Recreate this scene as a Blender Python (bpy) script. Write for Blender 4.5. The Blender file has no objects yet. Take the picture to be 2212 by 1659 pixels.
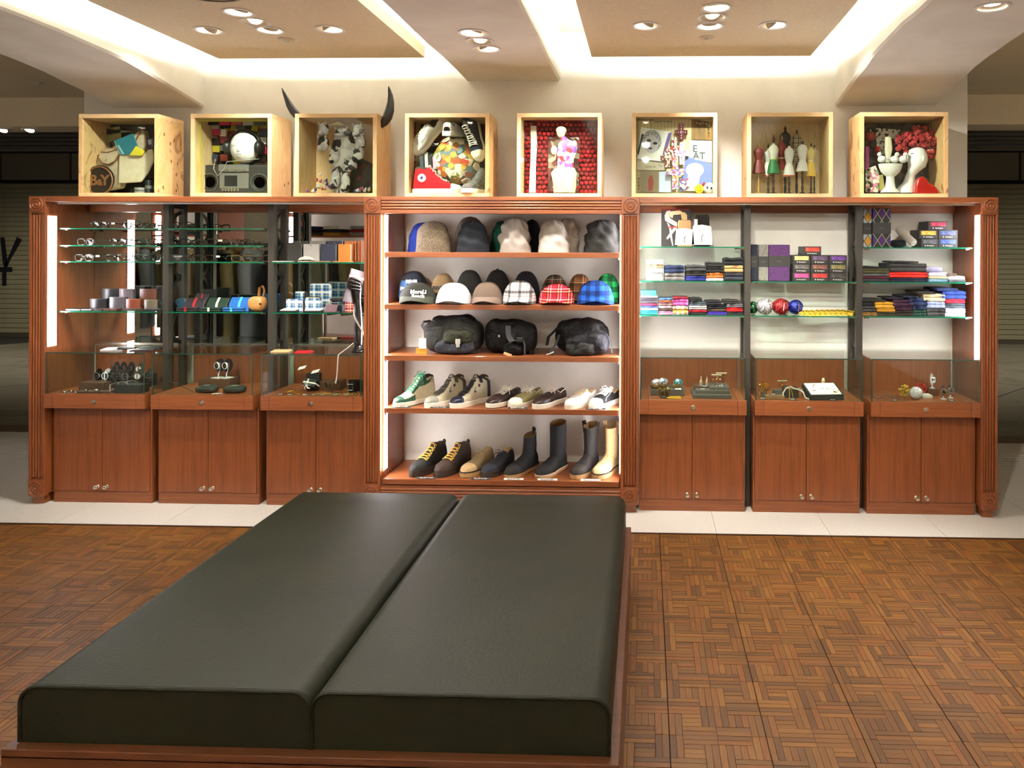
import bpy, bmesh, math, random
from mathutils import Vector, Matrix
PI = math.pi
S = bpy.context.scene
C = S.collection

# ---------------------------------------------------------------- camera, world, exposure
F, CX, CY, YAW, ROL, EYE = 1636.76, 1341.27, 534.23, 0.0323, -0.0033, 1.53
cd = bpy.data.cameras.new('camera')
cam = bpy.data.objects.new('camera', cd); C.objects.link(cam)
cd.sensor_fit = 'HORIZONTAL'; cd.sensor_width = 36.0; cd.lens = F / 2212 * 36
cd.shift_x = (1106 - CX) / 2212; cd.shift_y = (CY - 829.5) / 2212
cd.clip_start = 0.05; cd.clip_end = 100
cam.matrix_world = (Matrix.Translation((0, 0, EYE)) @ Matrix.Rotation(YAW, 4, 'Z')
                    @ Matrix.Rotation(PI / 2, 4, 'X') @ Matrix.Rotation(-ROL, 4, 'Z'))
S.camera = cam
try: S.cycles.transparent_max_bounces = 40
except Exception: pass
S.view_settings.view_transform = 'Standard'
try: S.view_settings.look = 'None'
except Exception: pass
S.view_settings.exposure = 0.32; S.view_settings.gamma = 1.0; S.view_settings.use_curve_mapping = False
W = bpy.data.worlds.new('world'); S.world = W; W.use_nodes = True
W.node_tree.nodes['Background'].inputs[0].default_value = (1.0, 0.9, 0.75, 1)
W.node_tree.nodes['Background'].inputs[1].default_value = 0.02
LAMP = 2.3      # all downlights
COVE = 118.0    # emission of the cove tubes
STRIP = 38.0    # emission of the cabinet light strips

# ---------------------------------------------------------------- measuring: a pixel of the photograph on a known plane
def ray(px, py):
    u, v = px - CX, py - CY
    c, s = math.cos(ROL), math.sin(ROL)
    u, v = u * c + v * s, -u * s + v * c
    x, y, z = u / F, 1.0, -v / F
    c, s = math.cos(YAW), math.sin(YAW)
    return x * c - y * s, x * s + y * c, z
def at(px, py, Y):
    d = ray(px, py); k = Y / d[1]; return d[0] * k, d[2] * k + EYE
def fl(px, py, z=0.0):
    d = ray(px, py); k = (z - EYE) / d[2]; return d[0] * k, d[1] * k
def AX(px, Y, py=700): return at(px, py, Y)[0]
def AZ(py, Y, px=1100): return at(px, py, Y)[1]

# ---------------------------------------------------------------- materials
def lin(c):
    if isinstance(c, str):
        c = c.lstrip('#'); c = [int(c[i:i + 2], 16) / 255 for i in (0, 2, 4)]
        return tuple(v / 12.92 if v <= .04045 else ((v + .055) / 1.055) ** 2.4 for v in c)
    return tuple(c[:3])
MATS = {}
def M(name, col='#888888', rough=.6, metal=0., spec=.5, emit=None, es=0., coat=0., bump=None, sheen=0.):
    if name in MATS: return MATS[name]
    m = bpy.data.materials.new(name); m.use_nodes = True; MATS[name] = m
    n = m.node_tree.nodes; p = n['Principled BSDF']
    p.inputs['Base Color'].default_value = (*lin(col), 1)
    p.inputs['Roughness'].default_value = rough
    p.inputs['Metallic'].default_value = metal
    p.inputs['Specular IOR Level'].default_value = spec
    p.inputs['Coat Weight'].default_value = coat
    p.inputs['Sheen Weight'].default_value = sheen
    if emit: p.inputs['Emission Color'].default_value = (*lin(emit), 1); p.inputs['Emission Strength'].default_value = es
    if bump: add_bump(m, *bump)
    return m
def nd(m, t, **kw):
    x = m.node_tree.nodes.new(t)
    for k, v in kw.items():
        if hasattr(x, k): setattr(x, k, v)
        else: x.inputs[k].default_value = v
    return x
def lk(m, a, b): m.node_tree.links.new(a, b)
def bs(m): return m.node_tree.nodes['Principled BSDF']
def coords(m, scale=(1, 1, 1), kind='Object', rot=(0, 0, 0)):
    t = nd(m, 'ShaderNodeTexCoord'); mp = nd(m, 'ShaderNodeMapping')
    mp.inputs['Scale'].default_value = scale; mp.inputs['Rotation'].default_value = rot
    lk(m, t.outputs[kind], mp.inputs['Vector']); return mp.outputs[0]
def add_bump(m, scale, strength=.3, dist=.002, detail=4):
    n = nd(m, 'ShaderNodeTexNoise'); n.inputs['Scale'].default_value = scale; n.inputs['Detail'].default_value = detail
    lk(m, coords(m), n.inputs['Vector'])
    b = nd(m, 'ShaderNodeBump'); b.inputs['Strength'].default_value = strength; b.inputs['Distance'].default_value = dist
    lk(m, n.outputs['Fac'], b.inputs['Height']); lk(m, b.outputs[0], bs(m).inputs['Normal'])
def ramp(m, fac, stops):
    r = nd(m, 'ShaderNodeValToRGB'); e = r.color_ramp.elements
    while len(e) < len(stops): e.new(.5)
    for k, (p, c) in enumerate(stops): e[k].position = p; e[k].color = (*lin(c), 1)
    lk(m, fac, r.inputs[0]); return r.outputs[0]
def noisy(name, stops, scale=(1, 1, 1), nscale=5, detail=5, rough=.5, dist=0., bump=0., bdist=.002, spec=.5, coat=0., sheen=0.):
    if name in MATS: return MATS[name]
    m = M(name, stops[0][1], rough, spec=spec, coat=coat, sheen=sheen)
    n = nd(m, 'ShaderNodeTexNoise'); n.inputs['Scale'].default_value = nscale; n.inputs['Detail'].default_value = detail
    n.inputs['Distortion'].default_value = dist
    lk(m, coords(m, scale), n.inputs['Vector'])
    lk(m, ramp(m, n.outputs['Fac'], stops), bs(m).inputs['Base Color'])
    if bump:
        b = nd(m, 'ShaderNodeBump'); b.inputs['Strength'].default_value = bump; b.inputs['Distance'].default_value = bdist
        lk(m, n.outputs['Fac'], b.inputs['Height']); lk(m, b.outputs[0], bs(m).inputs['Normal'])
    return m
def fabric(col, rough=.9, amt=.12):
    """woven cloth of one colour with a fine fleck"""
    key = 'cloth_' + col.lstrip('#') + ('' if amt == .12 else str(amt))
    if key in MATS: return MATS[key]
    l = lin(col); d = tuple(v * (1 - amt * 1.6) for v in l); b = tuple(min(1, v * (1 + amt) + .004) for v in l)
    return noisy(key, [(.35, d), (.65, b)], (1, 1, 1), 420, 2, rough, bump=.25, bdist=.001, spec=.2, sheen=.04)
def leather(col, rough=.42):
    key = 'leather_' + col.lstrip('#')
    if key in MATS: return MATS[key]
    l = lin(col)
    return noisy(key, [(.3, tuple(v * .8 for v in l)), (.7, tuple(min(1, v * 1.15) for v in l))], (1, 1, 1), 160, 3, rough, bump=.2, bdist=.0006)
def wood(name, a, b, axis, rough=.38, coat=.15, fine=1.0):
    """straight-grained veneer, grain along axis"""
    sc = {'x': (1.2, 26, 26), 'y': (26, 1.2, 26), 'z': (26, 26, 1.2)}[axis]
    return noisy(name, [(.25, a), (.6, b), (.85, tuple(v * .9 for v in lin(a)))], tuple(v * fine for v in sc), 3.0, 6, rough, .35, .06, .0006, coat=coat)
def pattern(name, fn):
    if name in MATS: return MATS[name]
    m = M(name); fn(m); return m
def plaid(name, base, stripes, cell=.05, kind='Object', axes=('X', 'Z'), rough=.9):
    """tartan: stripes = [(colour, start, end, weight)] of the cell, drawn along both axes and blended"""
    def fn(m):
        bs(m).inputs['Roughness'].default_value = rough; bs(m).inputs['Specular IOR Level'].default_value = .2
        t = nd(m, 'ShaderNodeTexCoord'); s = nd(m, 'ShaderNodeSeparateXYZ'); lk(m, t.outputs[kind], s.inputs[0])
        col = None
        cur = nd(m, 'ShaderNodeRGB'); cur.outputs[0].default_value = (*lin(base), 1); cur = cur.outputs[0]
        for ax in axes:
            a = nd(m, 'ShaderNodeMath', operation='DIVIDE'); lk(m, s.outputs[ax], a.inputs[0]); a.inputs[1].default_value = cell
            f = nd(m, 'ShaderNodeMath', operation='FRACT'); lk(m, a.outputs[0], f.inputs[0])
            for c, p0, p1, w in stripes:
                g = nd(m, 'ShaderNodeMath', operation='GREATER_THAN'); lk(m, f.outputs[0], g.inputs[0]); g.inputs[1].default_value = p0
                l = nd(m, 'ShaderNodeMath', operation='LESS_THAN'); lk(m, f.outputs[0], l.inputs[0]); l.inputs[1].default_value = p1
                k = nd(m, 'ShaderNodeMath', operation='MULTIPLY'); lk(m, g.outputs[0], k.inputs[0]); lk(m, l.outputs[0], k.inputs[1])
                k2 = nd(m, 'ShaderNodeMath', operation='MULTIPLY'); lk(m, k.outputs[0], k2.inputs[0]); k2.inputs[1].default_value = w
                mx = nd(m, 'ShaderNodeMix', data_type='RGBA'); lk(m, k2.outputs[0], mx.inputs[0])
                lk(m, cur, mx.inputs[6]); mx.inputs[7].default_value = (*lin(c), 1); cur = mx.outputs[2]
        lk(m, cur, bs(m).inputs['Base Color'])
    return pattern(name, fn)
def argyle(name, ca, cb, line, cell=.06):
    def fn(m):
        bs(m).inputs['Roughness'].default_value = .9
        t = nd(m, 'ShaderNodeTexCoord'); s = nd(m, 'ShaderNodeSeparateXYZ'); lk(m, t.outputs['Object'], s.inputs[0])
        def mth(op, a, b=None):
            x = nd(m, 'ShaderNodeMath', operation=op)
            for k, v in enumerate((a, b)):
                if v is None: continue
                if isinstance(v, (int, float)): x.inputs[k].default_value = v
                else: lk(m, v, x.inputs[k])
            return x.outputs[0]
        u = mth('DIVIDE', s.outputs['X'], cell); v = mth('DIVIDE', s.outputs['Z'], cell * 1.6)
        a = mth('FLOOR', mth('ADD', u, v)); b = mth('FLOOR', mth('SUBTRACT', u, v))
        chk = mth('MODULO', mth('ADD', mth('ADD', a, b), 100), 2)
        la = mth('LESS_THAN', mth('ABSOLUTE', mth('SUBTRACT', mth('FRACT', mth('ADD', mth('ADD', u, v), 100.5)), .5)), .04)
        lb = mth('LESS_THAN', mth('ABSOLUTE', mth('SUBTRACT', mth('FRACT', mth('ADD', mth('SUBTRACT', u, v), 100.5)), .5)), .04)
        mx = nd(m, 'ShaderNodeMix', data_type='RGBA'); lk(m, chk, mx.inputs[0]); mx.inputs[6].default_value = (*lin(ca), 1); mx.inputs[7].default_value = (*lin(cb), 1)
        m2 = nd(m, 'ShaderNodeMix', data_type='RGBA'); lk(m, mth('MAXIMUM', la, lb), m2.inputs[0]); lk(m, mx.outputs[2], m2.inputs[6]); m2.inputs[7].default_value = (*lin(line), 1)
        lk(m, m2.outputs[2], bs(m).inputs['Base Color'])
    return pattern(name, fn)
def stripes(name, cols, cell, axis='Z', rough=.9):
    def fn(m):
        bs(m).inputs['Roughness'].default_value = rough
        t = nd(m, 'ShaderNodeTexCoord'); s = nd(m, 'ShaderNodeSeparateXYZ'); lk(m, t.outputs['Object'], s.inputs[0])
        a = nd(m, 'ShaderNodeMath', operation='DIVIDE'); lk(m, s.outputs[axis], a.inputs[0]); a.inputs[1].default_value = cell
        f = nd(m, 'ShaderNodeMath', operation='FRACT'); lk(m, a.outputs[0], f.inputs[0])
        st = [(k / len(cols), c) for k, c in enumerate(cols)]
        r = nd(m, 'ShaderNodeValToRGB'); r.color_ramp.interpolation = 'CONSTANT'; e = r.color_ramp.elements
        while len(e) < len(st): e.new(.5)
        for k, (p, c) in enumerate(st): e[k].position = p; e[k].color = (*lin(c), 1)
        lk(m, f.outputs[0], r.inputs[0]); lk(m, r.outputs[0], bs(m).inputs['Base Color'])
    return pattern(name, fn)
def patches(name, cols, scale=30, rough=.7, bump=0.):
    """irregular cells in several colours: collage paper, cut scraps"""
    def fn(m):
        bs(m).inputs['Roughness'].default_value = rough
        v = nd(m, 'ShaderNodeTexVoronoi'); v.inputs['Scale'].default_value = scale; lk(m, coords(m), v.inputs['Vector'])
        s = nd(m, 'ShaderNodeSeparateColor'); lk(m, v.outputs['Color'], s.inputs[0])
        r = nd(m, 'ShaderNodeValToRGB'); r.color_ramp.interpolation = 'CONSTANT'; e = r.color_ramp.elements
        while len(e) < len(cols): e.new(.5)
        for k, c in enumerate(cols): e[k].position = k / len(cols); e[k].color = (*lin(c), 1)
        lk(m, s.outputs[0], r.inputs[0]); lk(m, r.outputs[0], bs(m).inputs['Base Color'])
        if bump:
            b = nd(m, 'ShaderNodeBump'); b.inputs['Strength'].default_value = bump; b.inputs['Distance'].default_value = .003
            lk(m, v.outputs['Distance'], b.inputs['Height']); lk(m, b.outputs[0], bs(m).inputs['Normal'])
    return pattern(name, fn)
def emitter(name, col, s):
    m = M(name, '#ffffff', .5); p = bs(m)
    p.inputs['Emission Color'].default_value = (*lin(col), 1); p.inputs['Emission Strength'].default_value = s
    return m
def thin_glass(name, tint, refl=.95):
    """thin clear sheet: light passes straight through, glancing angles mirror"""
    m = bpy.data.materials.new(name); m.use_nodes = True; MATS[name] = m
    n = m.node_tree.nodes; n.remove(n['Principled BSDF']); out = n['Material Output']
    t = nd(m, 'ShaderNodeBsdfTransparent'); t.inputs[0].default_value = (*lin(tint), 1)
    g = nd(m, 'ShaderNodeBsdfGlossy'); g.inputs['Roughness'].default_value = .02; g.inputs[0].default_value = (refl, refl, refl, 1)
    w = nd(m, 'ShaderNodeLayerWeight'); w.inputs['Blend'].default_value = .5
    p = nd(m, 'ShaderNodeMath', operation='POWER'); lk(m, w.outputs['Facing'], p.inputs[0]); p.inputs[1].default_value = 5
    q = nd(m, 'ShaderNodeMath', operation='MULTIPLY_ADD'); lk(m, p.outputs[0], q.inputs[0]); q.inputs[1].default_value = .8; q.inputs[2].default_value = .018
    x = nd(m, 'ShaderNodeMixShader'); lk(m, q.outputs[0], x.inputs[0]); lk(m, t.outputs[0], x.inputs[1]); lk(m, g.outputs[0], x.inputs[2])
    lk(m, x.outputs[0], out.inputs[0]); return m

# ---------------------------------------------------------------- mesh building
class G:
    """collects shapes for ONE mesh object"""
    def __init__(s): s.v = []; s.f = []; s.m = []
    def add(s, v, f, m=0):
        o = len(s.v); s.v += [tuple(p) for p in v]
        for q in f: s.f.append(tuple(i + o for i in q)); s.m.append(m)
        return s
    def box(s, x0, x1, y0, y1, z0, z1, m=0):
        v = [(x, y, z) for z in (z0, z1) for y in (y0, y1) for x in (x0, x1)]
        return s.add(v, [(0, 2, 3, 1), (4, 5, 7, 6), (0, 1, 5, 4), (2, 6, 7, 3), (0, 4, 6, 2), (1, 3, 7, 5)], m)
    def obox(s, c, size, R, m=0):
        h = [k / 2 for k in size]; c = Vector(c)
        v = [c + R @ Vector((x * h[0], y * h[1], z * h[2])) for z in (-1, 1) for y in (-1, 1) for x in (-1, 1)]
        return s.add(v, [(0, 2, 3, 1), (4, 5, 7, 6), (0, 1, 5, 4), (2, 6, 7, 3), (0, 4, 6, 2), (1, 3, 7, 5)], m)
    def loft(s, rings, m=0, cap=True, closed=True):
        n = len(rings[0]); v = [p for r in rings for p in r]; f = []
        for a in range(len(rings) - 1):
            for b in range(n if closed else n - 1):
                c = (b + 1) % n
                f.append((a * n + b, a * n + c, (a + 1) * n + c, (a + 1) * n + b))
        if cap: f.append(tuple(range(n - 1, -1, -1))); f.append(tuple(range((len(rings) - 1) * n, len(rings) * n)))
        return s.add(v, f, m)
    def tube(s, pts, r, n=8, m=0, cap=True, flat=None):
        """pipe along pts; r a number or a list; flat=(a,b) makes a strap of half sizes a (sideways) and b"""
        pts = [Vector(p) for p in pts]; rings = []; up = Vector((0, 0, 1)); prev = None
        for k, p in enumerate(pts):
            t = (pts[min(k + 1, len(pts) - 1)] - pts[max(k - 1, 0)])
            if t.length < 1e-9: t = Vector((0, 0, 1))
            t.normalize()
            if prev is None: a = t.cross(up if abs(t.z) < .95 else Vector((1, 0, 0)))
            else: a = prev - t * prev.dot(t)
            if a.length < 1e-6: a = t.cross(Vector((0, 1, 0)))
            a.normalize(); prev = a; b = t.cross(a)
            q = r[k] if isinstance(r, (list, tuple)) else r
            ra, rb = flat if flat else (q, q)
            rings.append([p + a * math.cos(2 * PI * i / n) * ra + b * math.sin(2 * PI * i / n) * rb for i in range(n)])
        return s.loft(rings, m, cap)
    def cyl(s, p0, p1, r0, r1=None, n=16, m=0):
        return s.tube([p0, p1], [r0, r0 if r1 is None else r1], n, m)
    def lathe(s, prof, c=(0, 0, 0), n=20, m=0, axis='z', sx=1, sy=1, cap=True):
        rings = []
        for r, h in prof:
            ring = []
            for i in range(n):
                a = 2 * PI * i / n; x, y = r * math.cos(a) * sx, r * math.sin(a) * sy
                p = {'z': (x, y, h), 'y': (x, -h, y), 'x': (h, x, y)}[axis]
                ring.append((c[0] + p[0], c[1] + p[1], c[2] + p[2]))
            rings.append(ring)
        return s.loft(rings, m, cap)
    def sup(s, c, r, e1=1., e2=1., nu=14, nv=9, m=0, fn=None):
        """super-ellipsoid; e<1 boxier; fn(p) displaces a point relative to the centre"""
        def sg(w, e): return math.copysign(abs(w) ** e, w)
        rings = []
        for j in range(nv + 1):
            t = -PI / 2 + PI * j / nv; ct, st = sg(math.cos(t), e1), sg(math.sin(t), e1); ring = []
            if j in (0, nv): ct = 1e-4
            for i in range(nu):
                a = 2 * PI * i / nu
                p = Vector((r[0] * ct * sg(math.cos(a), e2), r[1] * ct * sg(math.sin(a), e2), r[2] * st))
                if fn: p = fn(p)
                ring.append((c[0] + p[0], c[1] + p[1], c[2] + p[2]))
            rings.append(ring)
        return s.loft(rings, m, True)
    def prism(s, pts, y0, y1, m=0, plane='xz'):
        """extruded outline; plane xz extrudes along y, xy along z, yz along x"""
        f = {'xz': lambda a, b, t: (a, t, b), 'xy': lambda a, b, t: (a, b, t), 'yz': lambda a, b, t: (t, a, b)}[plane]
        r0 = [f(a, b, y0) for a, b in pts]; r1 = [f(a, b, y1) for a, b in pts]
        return s.loft([r0, r1], m, True)
    def xf(s, R=None, t=(0, 0, 0), k=1.0):
        R = R or Matrix.Identity(3); t = Vector(t)
        s.v = [tuple(R @ (Vector(p) * k) + t) for p in s.v]; return s
def RZ(a): return Matrix.Rotation(a, 3, 'Z')
def RX(a): return Matrix.Rotation(a, 3, 'X')
def RY(a): return Matrix.Rotation(a, 3, 'Y')
def rrect(w, h, r, n=4):
    """rounded rectangle outline centred on 0"""
    o = []
    for cx, cy, a0 in ((w / 2 - r, h / 2 - r, 0), (-w / 2 + r, h / 2 - r, PI / 2), (-w / 2 + r, -h / 2 + r, PI), (w / 2 - r, -h / 2 + r, 1.5 * PI)):
        for k in range(n + 1):
            a = a0 + PI / 2 * k / n; o.append((cx + r * math.cos(a), cy + r * math.sin(a)))
    return o
def mesh(name, g, mats, smooth=None):
    me = bpy.data.meshes.new(name); me.from_pydata(g.v, [], g.f)
    mats = mats if isinstance(mats, (list, tuple)) else [mats]
    for m in mats: me.materials.append(m)
    if len(mats) > 1: me.polygons.foreach_set('material_index', g.m)
    me.update(); 
    b = bmesh.new(); b.from_mesh(me); bmesh.ops.recalc_face_normals(b, faces=b.faces); b.to_mesh(me); b.free()
    if smooth:
        me.polygons.foreach_set('use_smooth', [True] * len(me.polygons)); me.set_sharp_from_angle(angle=math.radians(smooth))
    return me
def ob(name, g, mats, parent=None, loc=None, smooth=None, bev=0, seg=2, sub=0, label=None):
    o = bpy.data.objects.new(name, g if isinstance(g, bpy.types.Mesh) else mesh(name, g, mats, smooth)); C.objects.link(o)
    if parent: o.parent = parent
    if loc: o.location = loc
    if bev:
        b = o.modifiers.new('bevel', 'BEVEL'); b.width = bev; b.segments = seg; b.limit_method = 'ANGLE'
    if sub:
        b = o.modifiers.new('sub', 'SUBSURF'); b.levels = sub; b.render_levels = sub
    if label: o['label'] = label
    return o
def tag(o, label, cat, group=None):
    o['label'] = label; o['category'] = cat
    if group: o['group'] = group
    return o
def thing(name, label, cat, loc=(0, 0, 0), group=None, rz=0.0):
    o = bpy.data.objects.new(name, None); C.objects.link(o); o.empty_display_size = .05
    o.location = loc; o.rotation_euler = (0, 0, rz); return tag(o, label, cat, group)
def single(name, g, mats, label, cat, loc, group=None, rz=0.0, **kw):
    o = ob(name, g, mats, None, loc, **kw); o.rotation_euler = (0, 0, rz); return tag(o, label, cat, group)
def struct(name, g, mats, parent=None, **kw):
    o = ob(name, g, mats, parent, **kw)
    if not parent: o['kind'] = 'structure'
    return o
FONTS = {}
def fontobj(txt, size, mat, parent, loc, rot, ext=.0004, name='lettering', align='CENTER', bold=0.):
    """flat raised lettering; every wording is turned into a mesh once"""
    key = (txt, align, round(bold / size, 3))
    if key not in FONTS:
        cu = bpy.data.curves.new(name, 'FONT'); cu.body = txt; cu.size = 1; cu.extrude = .02; cu.align_x = align; cu.align_y = 'CENTER'; cu.offset = bold / size; cu.resolution_u = 2
        t = bpy.data.objects.new(name, cu)
        FONTS[key] = bpy.data.meshes.new_from_object(t); bpy.data.objects.remove(t)
    me = FONTS[key].copy(); me.materials.clear(); me.materials.append(mat)
    o = bpy.data.objects.new(name, me); C.objects.link(o); o.parent = parent; o.location = loc; o.rotation_euler = rot; o.scale = (size, size, ext / .02)
    return o
FRONT = (PI / 2, 0, 0)     # lettering that faces the camera side
# ---------------------------------------------------------------- levels shared by the room
YW, YP, YB, YD, YG = 4.765, 4.36, 4.335, 4.405, 4.46   # wall, pilaster fronts, case bands, cabinet doors, glass shelf fronts
ZT = 1.82                                              # top of the long cabinet
Z_BEAM, Z_PAN, Z_UP, Z_OUT = 2.566, 2.662, 2.887, 2.75
plaster = noisy('plaster', [(.3, '#d8d4c7'), (.7, '#e6e3d8')], (1, 1, 1), 3.5, 8, .75, .3, .22, .006, spec=.3)
ceil_paint = noisy('ceiling_paint', [(.3, '#ddceae'), (.7, '#e5d8bb')], (1, 1, 1), 60, 2, .8, bump=.05)
cherry_z = wood('cherry_upright', '#703a1c', '#8a4c27', 'z')
cherry_x = wood('cherry_level', '#703a1c', '#8d4f29', 'x')
cherry_y = wood('cherry_deep', '#703a1c', '#8a4c27', 'y')
steel_dark = M('dark_bronze_steel', '#3c3831', .45, .3)
chrome = M('satin_chrome', '#cfc8b8', .25, 1.)
dark = M('near_black', '#0d0c0b', .8)
white = M('white_enamel', '#e9e6df', .4)
glass_clear = thin_glass('clear_glass', '#f6fbf8')
glass_shelf = thin_glass('shelf_glass', '#e6f5ee')
glass_edge = M('green_glass_edge', '#0c5a3e', .15, coat=.6)
glass_edge2 = M('dark_glass_edge', '#1d3a31', .15, coat=.6)
mirror_m = M('mirror_silver', '#dfe3dd', .01, 1.)
m_cove = emitter('cove_tube', '#fbfcff', COVE)
m_strip = emitter('fluorescent_strip', '#f5f1f6', STRIP)
m_strip2 = emitter('fluorescent_strip_bay', '#f5f1f6', STRIP * 1.7)
m_lamp = emitter('lamp_glow', '#fff0da', 28)

# ---------------------------------------------------------------- floor
def parquet_far(m):
    bs(m).inputs['Roughness'].default_value = .3
    b = nd(m, 'ShaderNodeTexBrick'); b.offset = .5
    b.inputs['Scale'].default_value = 6.6; b.inputs['Mortar Size'].default_value = .004
    b.inputs['Color1'].default_value = (*lin('#6b3f1e'), 1); b.inputs['Color2'].default_value = (*lin('#7d4c25'), 1); b.inputs['Mortar'].default_value = (*lin('#3a2210'), 1)
    b.inputs['Brick Width'].default_value = .5; b.inputs['Row Height'].default_value = .145
    lk(m, coords(m), b.inputs['Vector']); lk(m, b.outputs[0], bs(m).inputs['Base Color'])
g = G().box(-10, 8, -6, 4.068, -.12, -.010, 0)
floor = struct('floor', g, M('subfloor_joint', '#2a1709', .9))
stone = noisy('white_stone', [(.3, '#d3cec6'), (.7, '#dfdbd4')], (1, 1, 1), 90, 4, .45, bump=.03, spec=.4)
g = G().box(-10, 8, 4.068, 6.05, -.12, -.006, 0)
floor_white = struct('floor_stone', g, M('stone_joint', '#a79f92', .9))
xs = [.386 + .607 * k for k in range(-18, 13)]; ys = [4.068, 4.674, 5.28, 5.44]
for a in range(len(xs) - 1):
    for b in range(3):
        g = G().box(xs[a] + .0012, xs[a + 1] - .0012, ys[b] + .0012, ys[b + 1] - .0012, -.02, 0)
        ob('stone_tile', g, stone, floor_white)
yy = 5.44
for k in range(4):      # grooved shutter-track strips between the stone tiles
    ob('track_strip', G().box(-10, 8, yy + .012, yy + .064, -.02, 0), stone, floor_white); yy += .066
for a in range(0, len(xs) - 1):
    ob('stone_tile', G().box(xs[a] + .0012, xs[a + 1] - .0012, yy + .014, 6.05, -.02, 0), stone, floor_white)
ob('edge_strip', G().box(-10, 8, 4.052, 4.067, -.02, .001), M('edge_trim', '#3b2110', .5), floor)
# parquet: 302 mm panels of four pinwheel blocks
tones = []
for k, (a, b) in enumerate([('#603b16', '#744a1e'), ('#6a4317', '#7b511f'), ('#563513', '#694218'), ('#724a1c', '#855923'), ('#5e3d19', '#6f4a1f'), ('#653f16', '#784c1b'), ('#4e2f12', '#5e3c16'), ('#6c3f16', '#7e4d1c')]):
    for ax in 'xy':
        tones.append(wood('parquet_%d%s' % (k, ax), a, b, ax, .52, .0, 2.4))
random.seed(11)
TS, U, FW = .3025, .15125, .15125 / 7
pieces = []     # x0,x1,y0,y1,axis
for i in range(-13, 8):
    for j in range(-1, 7):
        X0, Y0 = .079 + TS * i, 3.7439 - TS * (j + 1)
        if X0 > 2.25 or X0 < -3.8 or (-1.5 < X0 and X0 + TS < -.15): continue
        for bx in (0, 1):
            for by in (0, 1):
                ox, oy = X0 + bx * U, Y0 + by * U
                fl_ = (bx + by) % 2
                P = []
                for k in (0, 1):
                    P.append((0, 5, k, k + 1, 'x')); P.append((2, 7, 6 - k, 7 - k, 'x'))
                    P.append((k, k + 1, 2, 7, 'y')); P.append((6 - k, 7 - k, 0, 5, 'y'))
                cen = random.randint(0, 1)
                for k in range(3):
                    P.append((2, 5, 2 + k, 3 + k, 'x') if cen else (2 + k, 3 + k, 2, 5, 'y'))
                for a0, a1, b0, b1, ax in P:
                    if fl_: a0, a1, b0, b1, ax = b0, b1, a0, a1, ('y' if ax == 'x' else 'x')
                    pieces.append((ox + a0 * FW, ox + a1 * FW, oy + b0 * FW, oy + b1 * FW, ax, bx * 2 + a0, by * 2 + b0))
def inview(x, y):
    px = 1394 + x / y * 1637; py = 534 + 1637 * 1.53 / y
    if not (0 < px < 2212 and py < 1659): return False
    return x > -.05 or x < -1.62 - (0.42 * (y - 1.9)) * .0 - max(0, (x + 1.6)) and (x < -1.6 * 1.38)
pieces.sort(key=lambda p: (0 if inview((p[0] + p[1]) / 2, (p[2] + p[3]) / 2) else 1, p[2]))
share = {}; rest = G()
for n, (x0, x1, y0, y1, ax, ea, eb) in enumerate(pieces):
    t = random.randrange(8) * 2 + (ax == 'y'); e = .0007
    gx0 = e + (.0022 if abs((x0 - .079) / TS - round((x0 - .079) / TS)) < .01 else 0)
    w, d = x1 - x0, y1 - y0
    h = random.choice((0., .0004, .0008))
    if n < 300:
        key = (round(w, 3), round(d, 3), t, h, gx0 > .001)
        if key not in share:
            share[key] = mesh('parquet_strip', G().box(gx0 - w / 2, w / 2 - e, e - d / 2, d / 2 - e, -.010, h), tones[t])
        o = bpy.data.objects.new('parquet_strip', share[key]); C.objects.link(o); o.parent = floor; o.location = ((x0 + x1) / 2, (y0 + y1) / 2, 0)
    else: rest.box(x0 + gx0, x1 - e, y0 + e, y1 - e, -.010, h, t)
o = ob('parquet_strips', rest, tones, floor); o['kind'] = 'stuff'
ob('stone_field', G().box(-10, 8, -6, -2., -.02, 0).box(-10, -4.6, -2., 4.046, -.02, 0).box(3.2, 8, -2., 4.046, -.02, 0), stone, floor)  # unseen pale floor, added to lift the ambient bounce
g = G().box(-4.6, 3.2, -2., 3.7439 - TS * 7, -.02, 0).box(-4.6, -3.8 - .05, 3.7439 - TS * 7, 4.046, -.02, 0).box(2.499, 3.2, 3.7439 - TS * 7, 4.046, -.02, 0).box(-1.434, -.2235, 3.7439 - TS * 7, 4.046, -.02, -.0005)
ob('parquet_field', g, pattern('parquet_far', parquet_far), floor)

# ---------------------------------------------------------------- mall corridor behind the wall, with closed roller shutters
marble = noisy('corridor_marble', [(.35, '#6d6655'), (.6, '#7f7765'), (.75, '#59523f')], (1, 1, 1), 2.2, 8, .35, 1.2, spec=.4)
floor_far = struct('floor_corridor', G().box(-16, 14, 6.05, 14, -.12, -.004), M('corridor_joint', '#2c281f', .8))
for k in range(-6, 6):      # paving laid on the diagonal
    for l in range(-6, 6):
        cx, cy = (k - l) * 1.06, 9.6 + (k + l) * 1.06
        if not (-13 < cx < 11 and 7.2 < cy < 13): continue
        q = 1.05
        ob('paving_slab', G().prism([(cx, cy - q), (cx + q, cy), (cx, cy + q), (cx - q, cy)], -.02, 0, plane='xy'), marble, floor_far)
band1 = noisy('band_dark_marble', [(.4, '#4b2f24'), (.6, '#6e5140'), (.7, '#2b1c15')], (1, 1, 1), 9, 6, .35, 1.5)
band2 = noisy('band_grey_marble', [(.4, '#534e40'), (.6, '#6d6654'), (.7, '#38342a')], (1, 1, 1), 9, 6, .35, 1.5)
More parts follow.
